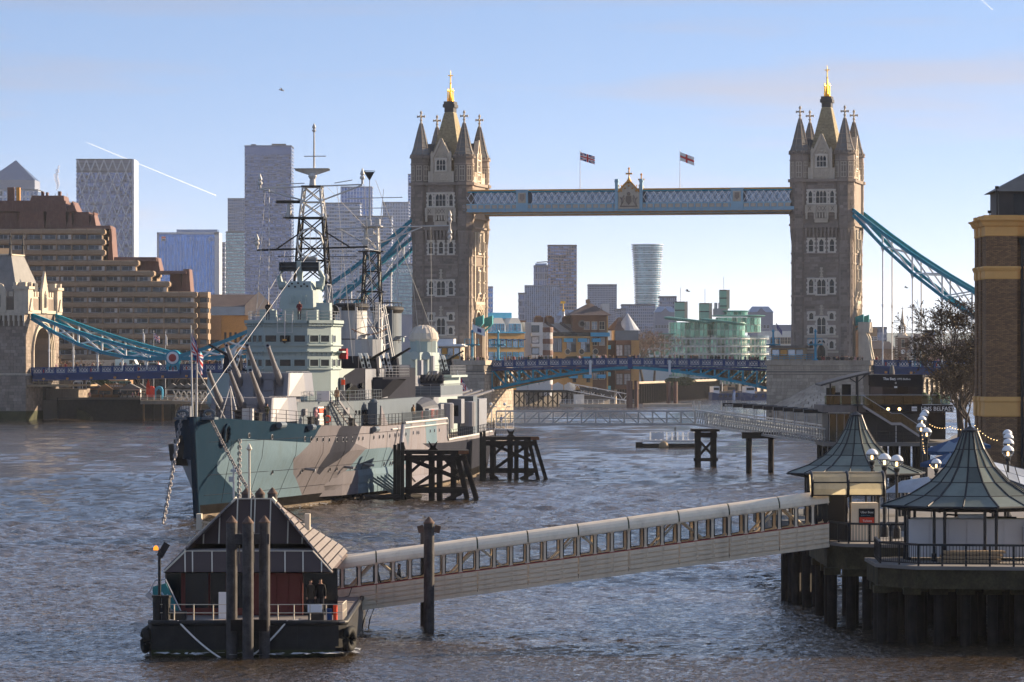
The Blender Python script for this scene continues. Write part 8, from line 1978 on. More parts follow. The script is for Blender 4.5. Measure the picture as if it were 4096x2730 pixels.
m=MB();m.loft([[(-1,-1,zt),(W+1.4,-1,zt),(W+1.4,21,zt),(-1,21,zt)],[(W*.55,9,zat(1212,1228)),(W*.62,9,zat(1212,1228)),(W*.62,11,zat(1212,1228)),(W*.55,11,zat(1212,1228))]]);m.build('roof','roof_tile',t);m=MB();m.bx(W*.45,W*.56,6,8,zt+3.6,zat(1200,1228)+.2);m.build('chimney','tan_brick',t);m=MB();m.bx(W-1,W+1.2,4,9,zt,zt+3.6);m.build('lift_dormer','white_render',t)
t,W,zt=block('cone_roof_house','brick house with lead conical turret roof beside the tall warehouse',2462,2525,1362,1236,14,'brown_brick',R(10),cols=2,rows=3,ww=1.8,wh=3.2,frame='slate_dark',glass='curtain');m=MB();m.bx(W,W+2.6,.5,12,4.6,zt);m.build('sun_tinted_wall','yellow_brick',t)  # side wall in yellow brick to paint in the sun falling on it
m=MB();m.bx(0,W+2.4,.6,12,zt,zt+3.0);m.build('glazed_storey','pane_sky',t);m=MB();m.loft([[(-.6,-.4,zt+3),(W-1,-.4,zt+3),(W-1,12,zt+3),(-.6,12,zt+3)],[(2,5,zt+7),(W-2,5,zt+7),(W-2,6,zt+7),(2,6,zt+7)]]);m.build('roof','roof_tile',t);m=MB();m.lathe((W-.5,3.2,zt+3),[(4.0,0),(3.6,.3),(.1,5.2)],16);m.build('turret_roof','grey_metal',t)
for i in range(3):window(t,(W+2.62,2.5+3.5*i,zt-5),(0,1,0),(1,0,0),1.0,2.6,'slate_dark','window_dark')

t=thing('cupola','small lead onion cupola with gilded vane above the roofs','cupola',at(2253,1330,1300));m=MB();m.lathe((0,0,-10),[(2.6,0),(2.6,10)],12);m.build('drum','stone_light',t);m=MB();m.lathe((0,0,0),[(2.9,0),(3.0,.4),(2.6,1.8),(1.6,3.2),(.8,4.4),(.5,5.6),(.45,6.6)],14);m.build('onion_roof','grey_metal',t);m=MB();m.lathe((0,0,6.5),[(.2,0),(.5,.5),(.15,1.0),(.1,3.4)],8);m.bx(-.9,.7,-.08,.08,9.2,9.9);m.build('vane','gold',t)

M('white_flats',(.60,.61,.58),.6,var=.06,scale=.2)
def drum(parent,px,Y,r,z0,z1,n,pane,a0=R(180),a1=R(372),rows=1,mull='white_flats',gap=.06):
    c=Vector((xat(px,Y),Y+r*.4,0));
    for j in range(rows):
        for i in range(n):
            b0,b1=a0+(a1-a0)*i/n,a0+(a1-a0)*(i+1)/n;za,zb=z0+(z1-z0)*j/rows,z0+(z1-z0)*(j+1)/rows;P=lambda a,z,q=r:c+Vector((q*math.cos(a),q*.8*math.sin(a),z));e=(b1-b0)*gap
            m=MB();m.quad(P(b0+e,za+.1),P(b1-e,za+.1),P(b1-e,zb-.1),P(b0+e,zb-.1));m.build('glass_panel',pane,parent)
    m=MB();m.loft([[c+Vector(((r-.25)*math.cos(a),(r-.25)*.8*math.sin(a),z))for a in np.linspace(0,6.283,25)[:-1]]for z in (z0,z1)]);m.build('drum_core',mull,parent)
def oval(parent,pxa,pxb,py,Y,th,mat,nm,tilt=0.,ry=.55):
    c=(xat(pxa,Y)+xat(pxb,Y))/2;r=(xat(pxb,Y)-xat(pxa,Y))/2;m=MB();z=zat(py,Y);m.loft([[(c+r*k*math.cos(a),Y+r*.45+r*ry*k*math.sin(a),z+dz-tilt*r*math.cos(a))for a in np.linspace(0,6.283,33)[:-1]]for k,dz in ((.93,-th),(1.0,-th*.3),(.98,0),(.8,.15))]);return m.build(nm,mat,parent)
GY=1480.;t=thing('green_flats','green glass riverside flats with oval roofs and white balconies','building',(0,0,0))
for px,rp,pyr in ((2768,92,1352),(2905,78,1352)):
    r=rp/F*GY;drum(t,px,GY,r,zat(pyr,GY),zat(1290,GY),16,'green_pane',rows=2)
oval(t,2656,2862,1278,GY-4,.9,'green_roof','oval_roof',.10);oval(t,2806,2988,1284,GY-3,.9,'green_roof','oval_roof',.10)
drum(t,2955,GY+16,92/F*GY,zat(1330,GY),zat(1268,GY),16,'green_pane',rows=2);oval(t,2848,3066,1262,GY+14,.5,'green_roof','oval_roof',0);oval(t,2890,2998,1244,GY+18,.4,'green_roof','oval_roof',0);drum(t,2944,GY+20,48/F*GY,zat(1262,GY),zat(1244,GY),10,'green_pane')
for j in range(6):
    py=1352+31*j
    for px,rp in ((2768,100),(2905,92),(2975,100)):
        r=rp/F*GY;yy=GY+(14 if px==2975 else 0);drum(t,px,yy,r*.94,zat(py+31,yy),zat(py+5,yy),18,'green_pane',gap=.24);c=Vector((xat(px,yy),yy+r*.4,0));m=MB();m.loft([[c+Vector((r*k*math.cos(a),r*.8*k*math.sin(a),zat(py+dz,yy)))for a in np.linspace(0,6.283,29)[:-1]]for k,dz in ((1.02,7),(1.05,6),(1.05,1.5),(1.0,0))]);m.build('balcony_slab','white_flats',t)
        m=MB();m.loft([[c+Vector((r*1.05*math.cos(a),r*.84*math.sin(a),zat(py+dz,yy)))for a in np.linspace(R(185),R(365),19)]for dz in (1,-9)],closed=False);m.build('glass_balustrade','green_glass',t)
for (a,b,c_,d)in ((2556,2640,1365,1480),(2640,2712,1338,1440),(2690,2712,1290,1340)):
    m=MB();m.bx(xat(a,GY),xat(b,GY),GY,GY+16,4.6,zat(c_,GY));m.build('white_wing','white_flats',t)
    n=max(1,int((b-a)/17))
    if b-a>30:
        for i in range(n):
            for j in range(4):
                z1=zat(c_+8+j*28,GY);x0=xat(a+3+i*(b-a)/n,GY);m=MB();m.bx(x0,x0+1.25,GY-.06,GY,z1-1.7,z1);m.build('window','green_pane',t)
        m=MB();m.bx(xat(a-3,GY),xat(b+3,GY),GY-1.2,GY+16,zat(c_,GY),zat(c_,GY)+.35);m.build('eaves_slab','green_roof',t)
for px0,px1,pa,pb,mast in ((2701,2738,1207,1285,1150),(2799,2836,1213,1290,1156),(2880,2906,1160,1235,1108)):
    yy=GY+22;m=MB();m.bx(xat(px0,yy),xat(px1,yy),yy,yy+7,zat(pb,yy),zat(pa,yy));o=m.build('lift_tower','green_panel',t);m=MB();m.bx(xat(px1,yy),xat(px1+13,yy),yy+.4,yy+7,zat(pb,yy),zat(pa,yy));m.build('lift_return','stone_light',o)
    for k in (0,.42,.84):m=MB();m.bx(xat(px0,yy)-.1,xat(px1,yy)+.1,yy-.15,yy,zat(pa+(pb-pa)*k+4,yy),zat(pa+(pb-pa)*k,yy));m.build('panel_frame','slate_dark',o)
    xm=xat((px0+px1)/2+4,yy);m=MB();m.tube((xm,yy+3,zat(pa,yy)),(xm,yy+3,zat(mast,yy)),.1,n=5);m.build('roof_mast','grey_metal',o)
m=MB();yy=GY+24;m.bx(xat(2855,yy),xat(2912,yy),yy,yy+6,zat(1262,yy),zat(1235,yy));m.build('plant_room','grey_metal',t)
for i in range(3):m=MB();m.tube((xat(2863+16*i,yy),yy-.5,zat(1236,yy)),(xat(2863+16*i,yy),yy-.5,zat(1212+6*(i==2),yy)),.6,n=10);m.build('flue','grey_metal',t)
block('cream_flats','cream stepped flats left of the right bridge tower',3082,3165,1325,1600,16,'white_flats',R(15),cols=6,rows=4,ww=1.2,wh=2.4,frame='stone_light',glass='window_dark');block('grey_shed','long grey roofed block behind the cream flats',3090,3170,1300,1750,20,'tower_grey',0,cols=8,rows=2)
for px0,px1,py,Y,lb in ((2620,2702,1226,2300,'blue roofed gabled flats left behind green flats'),(2998,3092,1226,2300,'blue roofed gabled flats right behind green flats'),(2228,2310,1240,2000,'blue roofed gabled flats behind the terrace chimneys')):
    t,W,zt=block('gabled_flats',lb,px0,px1,py+24,Y,20,'tower_grey',0,cols=7,rows=4,ww=1.2,wh=1.6,frame='tower_white');m=MB();m.loft([[(-.5,-.5,zt),(W+.5,-.5,zt),(W+.5,20,zt),(-.5,20,zt)],[(2,9,zat(py,Y)),(W-2,9,zat(py,Y)),(W-2,10,zat(py,Y)),(2,10,zat(py,Y))]]);m.build('roof','pyramid_metal',t);m=MB();m.extr([(W*.3,-.6,zt),(W*.7,-.6,zt),(W*.5,-.6,zt+2.6)],(0,3,0));m.build('pediment','tower_grey',t)

def hotel():
    Y=1000.;t=thing('stepped_hotel','massive brown concrete stepped hotel with ribbon windows behind the gatehouse','hotel',(xat(0,Y),Y,0));X=lambda px:xat(px,Y)-xat(0,Y)
    rights=[409,409,409,543,605,667,777,777,777,777,777,777,777];rnd_=random.Random(4)
    for j,rt in enumerate(rights):
        p0=916+41.9*j;za,zb,zc=zat(p0,Y),zat(p0+24,Y),zat(p0+41.9,Y);n0=0;px=-60
        m=MB();m.bx(X(-60),X(rt),.6,26,zc,za);m.build('floor_core','concrete',t)
        m=MB();m.loft([[(x,y,z)for y,z in ((.6,zb),(-.15,zb+.12),(-.45,zb+.35),(-.5,za-.4),(-.3,za-.08),(.6,za))]for x in (X(-60),X(rt))]);m.build('spandrel','concrete',t)
        m=MB();m.loft([[(X(rt)-.1,y,z),(X(rt)+.5,y,z),(X(rt)+.95,y,z-.0),(X(rt)+1.0,y,z-.5),(X(rt)+.6,y,zb)]if False else [(X(rt)-.2,y,zb),(X(rt)+.3,y,zb),(X(rt)+.75,y,zb+.35),(X(rt)+.75,y,za-.4),(X(rt)+.45,y,za-.05),(X(rt)-.2,y,za)]for y in (-.45,22)]);m.build('end_spandrel','concrete',t)
        k=0;px=rt-61
        while px>-60:
            x0,x1=X(px+5),X(px+57);m=MB();m.bx(x0-.08,x1+.08,.3,.62,zc,zb);f=m.build('window','curtain',t)
            r_=rnd_.random();q=MB();q.bx(x0+.06+(.5 if r_<.5 else 0),x1-.06-(.6 if r_>.3 else 0),.24,.3,zc+.12,zb-.06);q.build('pane','hotel_glass',f)
            q=MB();q.bx((x0+x1)/2-.04,(x0+x1)/2+.04,.18,.3,zc,zb);q.build('mullion','tower_white',f)
            m=MB();m.bx(X(px)-.12,X(px)+.12,-.52,.6,zc,za);m.build('joint_pier','concrete',t)if k % 1==0 else None
            px -= 61;k+=1
    for j in range(6,13):
        p0=916+41.9*j;za,zb,zc=zat(p0,Y),zat(p0+24,Y),zat(p0+41.9,Y);m=MB();m.loft([[(x,y,z)for y,z in ((3,zb),(2.2,zb+.3),(2.2,za-.4),(2.5,za),(12,za),(12,zb))]for x in (X(795),X(829))]);m.build('end_bay','concrete',t);m=MB();m.bx(X(797),X(823),2.8,11,zc,zb);m.build('corner_window','hotel_glass',t)
    m=MB();m.bx(X(777),X(812),3,24,4.6,zat(1170,Y));m.bx(X(-60),X(777),3,26,4.6,zat(1440,Y));m.each('tower_core','concrete',t)

    for a,b,pt,pb,y0,y1,tp in ((113,250,780,801,4,16,.25),(-60,262,801,845,3,20,.5),(262,302,803,845,3,18,1.2),(66,176,845,916,1,18,.5),(176,262,845,916,2,18,.3),(262,288,845,912,2,18,.8),(287,352,847,902,3,16,.2),(352,379,847,902,3,16,1.0),(-60,66,848,916,3,18,.2),(265,440,902,916,2,14,.2),(425,448,905,1040,3,16,.6),(420,620,1027,1044,5,18,.3),(545,633,1028,1085,6,18,.8),(620,740,1082,1094,5,18,.3),(668,716,1094,1168,7,18,.1),(716,755,1074,1168,6,18,.5)):
        m=MB();m.prism([(X(a),y0),(X(b),y0),(X(b),y1),(X(a),y1)],zat(pb,Y),zat(pt,Y),top=[(X(a)+tp,y0+.8),(X(b)-tp,y0+.8),(X(b)-tp,y1-.5),(X(a)+tp,y1-.5)]);o=m.build('metal_roof','copper_brown',t)
        n=int((b-a)/7);sm=MB()
        for i in range(n):x=X(a)+tp*.3+(X(b)-X(a)-tp*.6)*(i+.5)/n;sm.beam((x,y0-.04,zat(pb,Y)),(x+(tp if i==0 else 0)*0,y0+.76,zat(pt,Y)),.09,.1)
        if n:sm.build('standing_seam','copper_brown',o,kind='stuff')
    for px,h,w_ in ((158,16,10),(176,14,8),(226,18,12),(30,55,26),(60,55,14)):
        m=MB();b=zat(801 if px<100 else 780,Y);m.bx(X(px-w_/2),X(px+w_/2),6,8,b,b+h/F*Y);m.build('roof_plant','orange_gilt' if px==60 else 'copper_brown',t)
    for px,py in ((222,760),(258,770),(210,772)):m=MB();m.tube((X(px),6,zat(790,Y)),(X(px),6,zat(py,Y)),.08,n=5);m.build('aerial','grey_metal',t)
hotel()
t,W,zt=block('hotel_wing','sunlit side wing of the stepped hotel at left edge',-70,30,992,978,14,'concrete',R(38),cols=5,rows=5,ww=2.4,wh=1.1,frame='tower_white',glass='hotel_glass',zrow=(22,40));t['category']='hotel'
t,W,zt=block('brick_block','orange brick block with arched windows right of the stepped hotel',829,885,1262,1030,22,'tan_brick',R(5),cols=1,rows=2,ww=2.4,wh=3.2,frame='brown_brick');m=MB();m.bx(W,W+7,.5,22,4.6,zt);m.build('sun_tinted_wall','yellow_brick',t)  # sunlight on the side put in as yellow brick, front shade as tan
for i in range(5):window(t,(W+1+1.3*i,.5,zt-7.5),(1,0,0),(0,-1,0),.6,3.2,'yellow_brick','window_dark',.06,0)
m=MB();m.loft([[(-1,-1,zt+2.2),(16,-1,zt+2.2),(16,22,zt+2.2),(-1,22,zt+2.2)],[(1,9,zt+5.4),(14,9,zt+5.4),(14,11,zt+5.4),(1,11,zt+5.4)]]);m.build('roof','roof_tile',t);m=MB();m.bx(-.5,15,0,21,zt,zt+2.2);m.build('attic_glazing','pane_sky',t);m=MB();m.extr([(9.5,-1.2,zt),(16.5,-1.2,zt),(16.5,-1.2,zt+2.5),(13,-1.2,zt+6),(9.5,-1.2,zt+2.5)],(0,2,0));m.build('gable','stone_light',t)
block('tan_hall','low tan building with sloping roof behind the bridge deck',300,500,1440,985,14,'stone_light',0,cols=8,rows=1,ww=2.0,wh=2.0);block('green_kiosk','small mint green fronted building behind the market',425,520,1522,960,8,'wood_warm',0,cols=4,rows=1,ww=1.8,wh=2.2,frame='green_panel',glass='window_dark')
block('dark_arcade','dark glazed ground floor under the hotel',520,860,1520,992,6,'slate_dark',0,cols=14,rows=1,ww=2.2,wh=2.6,frame='slate_dark',glass='hotel_glass')

t,W,zt=block('brick_flats','pink brown stepped flats right of the right bridge tower',3452,3510,1312,1900,16,'tan_brick',R(8),cols=4,rows=4,ww=1.2,wh=1.6);m=MB();m.bx(0,W*.4,2,14,zt,zt+5);m.bx(W,W+3,1,14,4.6,zt-6);m.each('upper_storey','tan_brick',t)
skyscraper('glass_offices','hazy grey offices with strip windows behind brick flats',3486,3546,1314,2300,20,8,6,'tower_grey','tower_glass',.2,.4);skyscraper('glass_offices','small glass block above the brick flats',3452,3482,1284,2500,14,6,4,'tower_white','teal_glass')
t=thing('church','brick church tower with clock and slender stone spire','church',at(3612,1440,1800));t.location.z=0;b=lambda py:zat(py,1800)
m=MB();m.bx(-2.9,2.9,0,5.8,4.6,b(1352));m.build('tower','brown_brick',t);m=MB()
for k in range(12):
    for s in (-1,1):m.box((s*2.75,-.05,b(1440)+1+k*.8),(.5 if k % 2 else .8,.2,.4))
m.build('quoin','stone_light',t,kind='stuff');m=MB();m.tube((0,-.1,b(1408)),(0,.1,b(1408)),1.0,n=18);o=m.build('clock_face','sign_white',t);m=MB();m.beam((0,-.15,b(1408)),(.05,-.15,b(1408)+.75),.1,.05);m.beam((0,-.15,b(1408)),(.5,-.15,b(1408)-.2),.1,.05);m.build('clock_hand','black_iron',o)
window(t,(0,0,b(1390)),(1,0,0),(0,-1,0),1.3,3.4,'stone_light');m=MB();m.bx(-3.3,3.3,-.4,6.2,b(1352),b(1344));m.build('cornice','stone_light',t);m=MB();m.lathe((0,2.9,b(1344)),[(2.3,0),(2.1,.6),(1.5,.9),(1.5,1.4)],8)
for k in range(8):a=math.pi/4*k;m.tube((1.3*math.cos(a),2.9+1.3*math.sin(a),b(1332)),(1.3*math.cos(a),2.9+1.3*math.sin(a),b(1310)),.25,n=6)
m.lathe((0,2.9,b(1310)),[(1.8,0),(1.6,.6),(1.0,1.2),(.75,3.0),(.6,4.0),(.25,7.0),(.06,9.4)],8);m.build('spire','stone_light',t);m=MB();m.tube((0,2.9,b(1250)),(0,2.9,b(1230)),.08);m.bx(-.5,.5,2.85,2.95,b(1236),b(1234));m.build('vane','black_iron',t)
for px0,px1,py,Y,lb,mt in ((3640,3742,1362,2000,'cream house row with dark hipped roof right of the church','white_render'),(3700,3800,1400,1950,'brown brick terrace partly behind the bare tree','tan_brick'),(3800,3920,1385,2100,'far brick houses behind the bare tree branches','tan_brick'),(3455,3580,1396,1750,'low red brick school left of the church','brown_brick'),(3640,3720,1412,1700,'low gabled tan houses below the church','stone_light')):
    t,W,zt=block('house_row',lb,px0,px1,py,Y,14,mt,0,cols=max(4,(px1-px0)//16),rows=2,ww=1.1,wh=1.5,base=3.5);m=MB();m.loft([[(-.5,-.5,zt),(W+.5,-.5,zt),(W+.5,14,zt),(-.5,14,zt)],[(2,6,zt+3.2),(W-2,6,zt+3.2),(W-2,7,zt+3.2),(2,7,zt+3.2)]]);m.build('roof','roof_tile',t)
skyscraper('far_block','hazy far block above the tree right of the church',3705,3740,1325,2600,14,5,5,'tower_grey','tower_glass')
M('hill_haze',(.16,.19,.17),.9,var=.15,scale=.01);m=MB();rr=random.Random(8);n=60
top=[(-2500+6000*i/n,8000,zat(1340+10*math.sin(i*.9)+6*math.sin(i*2.3)+rr.uniform(-3,3),8000))for i in range(n+1)]
for i in range(n):a,b_=top[i],top[i+1];m.add([(a[0],7600,4.5),(b_[0],7600,4.5),b_,a,(b_[0],9000,4.5),(a[0],9000,4.5)],[(0,1,2,3),(3,2,4,5)])
m.build('hills','hill_haze',kind='structure')
# ------------------------------------------------------------------ people
def person_mesh(name,J,edges,rad):
    me=bpy.data.meshes.new('skeleton');me.from_pydata(J,edges,[]);o=bpy.data.objects.new('skeleton',me);COL.objects.link(o)
    md=o.modifiers.new('skin','SKIN');md.use_smooth_shade=True
    for i,v in enumerate(me.skin_vertices[0].data):v.radius=rad[i];v.use_root=(i==0)
    o.modifiers.new('sub','SUBSURF').levels=1
    dg=bpy.context.evaluated_depsgraph_get();r=bpy.data.meshes.new_from_object(o.evaluated_get(dg));bpy.data.objects.remove(o);r.name=name
    r.materials.clear()
    for k in ('coat','trousers','skin','hair'):r.materials.append(MATS[k])
    mi=[]
    for p in r.polygons:
        c=p.center
        if c.z>1.69 or (c.z>1.57 and c.y>.03):k=3
        elif c.z>1.50:k=2
        elif abs(c.x)>.16 and c.z<.90 and c.z>.7:k=2
        elif c.z<.80:k=1
        else:k=0
        mi.append(k)
    r.polygons.foreach_set('material_index',mi);r.polygons.foreach_set('use_smooth',[True]*len(mi));return r
EDG=[(0,1),(1,2),(2,3),(3,4),(4,5),(5,6),(0,7),(7,8),(8,9),(9,10),(0,11),(11,12),(12,13),(13,14),(2,15),(15,16),(16,17),(17,18),(2,19),(19,20),(20,21),(21,22)]
RAD=[(.15,.11),(.15,.11),(.17,.12),(.055,.055),(.07,.08),(.085,.1),(.06,.07),(.09,.09),(.065,.07),(.045,.05),(.04,.05),(.09,.09),(.065,.07),(.045,.05),(.04,.05),(.07,.07),(.05,.055),(.04,.04),(.04,.045),(.07,.07),(.05,.055),(.04,.04),(.04,.045)]
def joints(kind):
    J=[(0,0,.95),(0,0,1.15),(0,.01,1.36),(0,0,1.52),(0,-.01,1.6),(0,-.01,1.68),(0,.01,1.75)]
    st=.22 if kind==1 else .0
    J+=[(-.09,0,.88),(-.1,-st*.6,.5),(-.1,-st,.08),(-.11,-st-.14,.03),(.09,0,.88),(.1,st*.4,.5),(.1,st,.09),(.11,st-.14,.03)]
    if kind==2:J+=[(-.18,0,1.42),(-.24,-.05,1.16),(-.16,-.26,1.12),(-.1,-.34,1.13),(.18,0,1.42),(.24,-.05,1.16),(.16,-.26,1.12),(.1,-.34,1.13)]
    else:J+=[(-.18,0,1.42),(-.23,.03+st*.5,1.14),(-.23,-.04+st*.6,.9),(-.22,-.07+st*.6,.8),(.18,0,1.42),(.23,.03-st*.5,1.14),(.23,-.04-st*.6,.9),(.22,-.07-st*.6,.8)]
    return J
PM=[person_mesh('person',joints(k),EDG,RAD)for k in (0,1,2)]
COATS=[(.02,.02,.025),(.03,.03,.05),(.06,.05,.05),(.12,.10,.08),(.25,.04,.04),(.05,.07,.12),(.35,.33,.3),(.015,.015,.015),(.10,.05,.03),(.02,.04,.03),(.45,.25,.28),(.03,.025,.02)]
CN=['black','midnight blue','dark grey','olive brown','red','blue','pale beige','jet black','rust brown','bottle green','pink','dark brown']
rp_=random.Random(21)
def person(loc,rz,label,group=None,coat=None,kind=None,s=1.,lean=0):
    o=put('person',PM[rp_.randrange(3)if kind is None else kind],None,loc,0,None,s*rp_.uniform(.94,1.04),(lean,0,rz));k=rp_.randrange(12);c=coat or COATS[k];o.color=(*c,1);return tag(o,label if coat else label.replace(' in the',' in %s coat in the' % CN[k],1)if ' in the' in label else label.replace(' on ',' in %s coat on ' % CN[k],1)if ' on ' in label else label,'person',group)

bpost='pedestrian in winter clothes standing along the bridge parapet'
for i in range(110):
    u=rp_.uniform(11.5,SPAN-11.5)if i<100 else rp_.uniform(11.5,20);z=13.75-.5*((u-SPAN/2)/30)**2-.84
    person(br(u,rp_.choice((2.2,2.6,3.1,3.8)),z),rp_.uniform(0,6.28),'pedestrian in the crowd on the lifting bridge spans','crowd on the lifting spans')
for i in range(66):u=rp_.uniform(-91.5,-40);person(br(u,rp_.choice((2.0,2.5,3.2,4.0)),11.7+(u+92.5)/81.6*1.7-.84),rp_.uniform(0,6.28),'pedestrian in the crowd on the left suspended deck','crowd on the left suspended deck')
for i in range(34):u=rp_.uniform(SPAN+11,SPAN+40);person(br(u,rp_.choice((2.0,2.6,3.4)),13.4-(u-SPAN-10.9)/85*1.6-.84),rp_.uniform(0,6.28),'pedestrian on the right suspended deck beyond the stone pier','crowd on the right suspended deck')
for i in range(40):u=SPAN+rp_.uniform(-1,10);person(br(u,-4.6+rp_.uniform(0,2.2),13.36-.8),rp_.uniform(0,6.28),'pedestrian packed on top of the right bridge pier','crowd on the right pier')
for i in range(14):person(br(rp_.uniform(5,10.4),-4.8+rp_.uniform(0,2),13.36-.8),rp_.uniform(0,6.28),'pedestrian on top of the left bridge pier','crowd on the left pier')

def crew(x,y,z,rz,label,coat,kind=0,s=1.0):person(sw(x,y,z),rz-SA,label,None,coat,kind,s)
crew(4.9,33.5,7.2,1.2,'person in pink coat standing by the ship rail below the turret',(.33,.16,.18));crew(5.45,35.2,7.2,-1.0,'person in navy jacket with backpack by the ship rail',(.015,.02,.04));crew(3.1,17.0,7.75,2.6,'person in olive parka bending over the ship rail',(.07,.065,.025),2);crew(2.2,16.2,7.75,.5,'child in dark green coat at the ship rail',(.03,.05,.03),0,.62)
crew(-3.2,38.5,9.5,3.0,'person in black coat beside the upper gun turret',(.01,.012,.02));crew(5.7,41.0,9.0,2.8,'person in beige coat with backpack at top of the deck ladder',(.32,.21,.13));crew(-1.9,47.4,17.1,0,'person in black on the bridge roof looking out',(.01,.01,.012),2);crew(1.1,47.6,17.1,0,'person in dark red jacket on the bridge roof',(.12,.02,.025),2)
crew(8.4,76,7.0,1.3,'person in tan jacket amidships behind the pipe rail',(.2,.13,.07));crew(7.9,79.5,7.0,.8,'person in dark coat amidships beside the tan jacketed one',(.04,.035,.03));crew(7.4,168,4.8,1.2,'person in blue jacket near the ship stern',(.03,.06,.2))

person((-8.75,186.2,1.56),0,'person with black coat waiting in the landing stage doorway',None,(.01,.01,.012),0);person((-9.2,186.0,1.56),.6,'person in grey brown coat waiting at the landing stage doorway',None,(.05,.04,.03),0)
person((-6.7,202.2,1.25),1.5,'person walking up the covered gangway seen through a window',None,(.012,.012,.015),1);person((-5.6,202.1,1.4),1.7,'second person walking up the covered gangway',None,(.02,.015,.012),1)

for i in range(110):px=rp_.uniform(255,590);Y=rp_.uniform(912,938);person((xat(px,Y),Y,4.6),rp_.uniform(0,6.28),'shopper in the dense crowd among the quay market stalls','crowd at the quay market')
# ------------------------------------------------------------------ flags
def union(u,v):
    x,y=abs(u-.5)*2,abs(v-.5)*2
    if x<.1 or y<.2:return 0
    if x<.165 or y<.33:return 1
    d=abs(x-y)
    if d<.07:return 0
    return 1 if d<.21 else 2
def cross_flag(u,v):return 0 if abs(u-.45)<.07 or abs(v-.5)<.11 else 1
def ensign(u,v):return union(u*2,(v-.5)*2)if u<.48 and v>.5 else cross_flag(u,v)
def flag(name,label,hoist_top,fly,pattern,hh,nu=36,nv=24,amp=.12,pole=None,cat='flag',sagx=0.):
    """fly: vector along the flag; hoist hangs down hh"""
    P=Vector(hoist_top);fl=Vector(fly);t=thing(name,label,cat,P);m=MB();side=Vector((fl.y,-fl.x,0));side=side.normalized()if side.length>.01 else Vector((0,1,0))
    def V(i,j):
        u,v=i/nu,j/nv;return fl*u+Vector((0,0,-hh*(1-v)))+side*(amp*math.sin(u*9+v*1.5)*u**.6)+Vector((0,0,-sagx*u*(1-u)))
    for i in range(nu):
        for j in range(nv):m.add([V(i,j),V(i+1,j),V(i+1,j+1),V(i,j+1)],[(0,1,2,3)],pattern((i+.5)/nu,(j+.5)/nv))
    m.build('cloth',['flag_red','flag_white','flag_blue'],t)
    if pole:
        m=MB();m.tube((-.06,0,pole),(-.06,0,.25),.07*(1 if pole>-20 else 1.2),.05,8);m.lathe((-.06,0,.25),[(.05,0),(.12,.1),(.02,.25)],6);m.build('flagpole','white_paint',t)
    return t
wz=zat(755,868);p=br(SPAN*.367,1.9,zat(606,868));flag('flag','union flag flying on tall pole left of the walkway arms',p,(3.1,.4,-.9),union,1.7,pole=49.8-p.z)
p=br(SPAN*.63,1.9,zat(604,862));flag('flag','white flag with red cross on tall pole right of the walkway arms',p,(3.0,.4,-1.1),cross_flag,1.8,pole=49.8-p.z)
p=sw(-.40,-.35,15.6);flag('flag','union flag drooping from the ship bow staff',p,(.95,-.3,-2.0),union,1.6,amp=.22)
p=sw(0,183.9,11.8);flag('flag','white ensign drooping from the ship stern staff',p,(2.1,-.2,-3.4),ensign,2.3,amp=.25)
for px,py,pt,lb in ((573,1325,lambda u,v:1,'plain white banner on left pole of three by the hotel'),(616,1332,union,'union flag on middle pole of three by the hotel'),(663,1336,lambda u,v:1,'plain white banner on right pole of three by the hotel')):
    p=at(px,py,950);flag('flag',lb,p,(1.3 if pt is union else .35,.1,-.9),pt,1.5 if pt is union else 2.0,20,14,pole=4.6-p.z)
p=at(3105,1292,1500);flag('flag','dark blue flag on pole left of the right bridge tower',p,(2.2,0,-3.0),lambda u,v:2,1.8,12,8,pole=4.6-p.z)
p=br(7.8,-3.4,zat(1298,872));flag('flag','white flag with blue emblem beside the left tower portal',p,(2.6,0,-1.0),lambda u,v:2 if abs(u-.55)<.16 and abs(v-.5)<.22 else 1,1.6,24,16,pole=-8)
# ------------------------------------------------------------------ bare trees
def tree_meshes(seed,h,spread,depth,leaf=0,twig='twig',tw=.012,kids=(2,4),leafm='leaf_brown',up=.25):
    r=random.Random(seed);T=MB();C=MB()
    def grow(p,d,L,rad,lev):
        n=3;pts=[p];q=p.copy();dd=d.copy()
        for i in range(n):
            dd=(dd+Vector((r.uniform(-.22,.22),r.uniform(-.22,.22),r.uniform(-.05,.2)*up*2))).normalized();q=q+dd*(L/n);pts.append(q.copy())
        rr=[rad*(1-.42*i/n)for i in range(n+1)];(T if lev<2 else C).path(pts,rr,7 if lev==0 else 5 if lev<3 else 3)
        if lev>=depth:
            if leaf and r.random()<leaf:
                e=Vector((r.uniform(-1,1),r.uniform(-1,1),r.uniform(-1,1))).normalized()*.09;f=e.cross(Vector((r.uniform(-1,1),.3,1))).normalized()*.09;c=pts[-1];C.add([c-e-f,c+e-f,c+e+f,c-e+f],[(0,1,2,3)],1)
            return
        k=r.randint(*kids)+(1 if lev==0 else 0)
        for i in range(k):
            a=2*math.pi*(i+r.random())/k;tilt=r.uniform(.35,.85)*spread;x=d.cross(Vector((.3,.2,1))).normalized()if abs(d.z)<.99 else Vector((1,0,0));y=d.cross(x).normalized()
            nd=(d*math.cos(tilt)+(x*math.cos(a)+y*math.sin(a))*math.sin(tilt)+Vector((0,0,up*.4))).normalized();s0=pts[-1]if i<k-1 or lev==0 else pts[2]
            grow(s0,nd,L*r.uniform(.58,.8),max(tw,rad*.58*r.uniform(.75,1)),lev+1)
    grow(Vector((0,0,0)),Vector((0,0,1)),h*.30,h*.022,0)
    return T.mesh('trunk','bark'),C.mesh('crown',[twig,leafm])
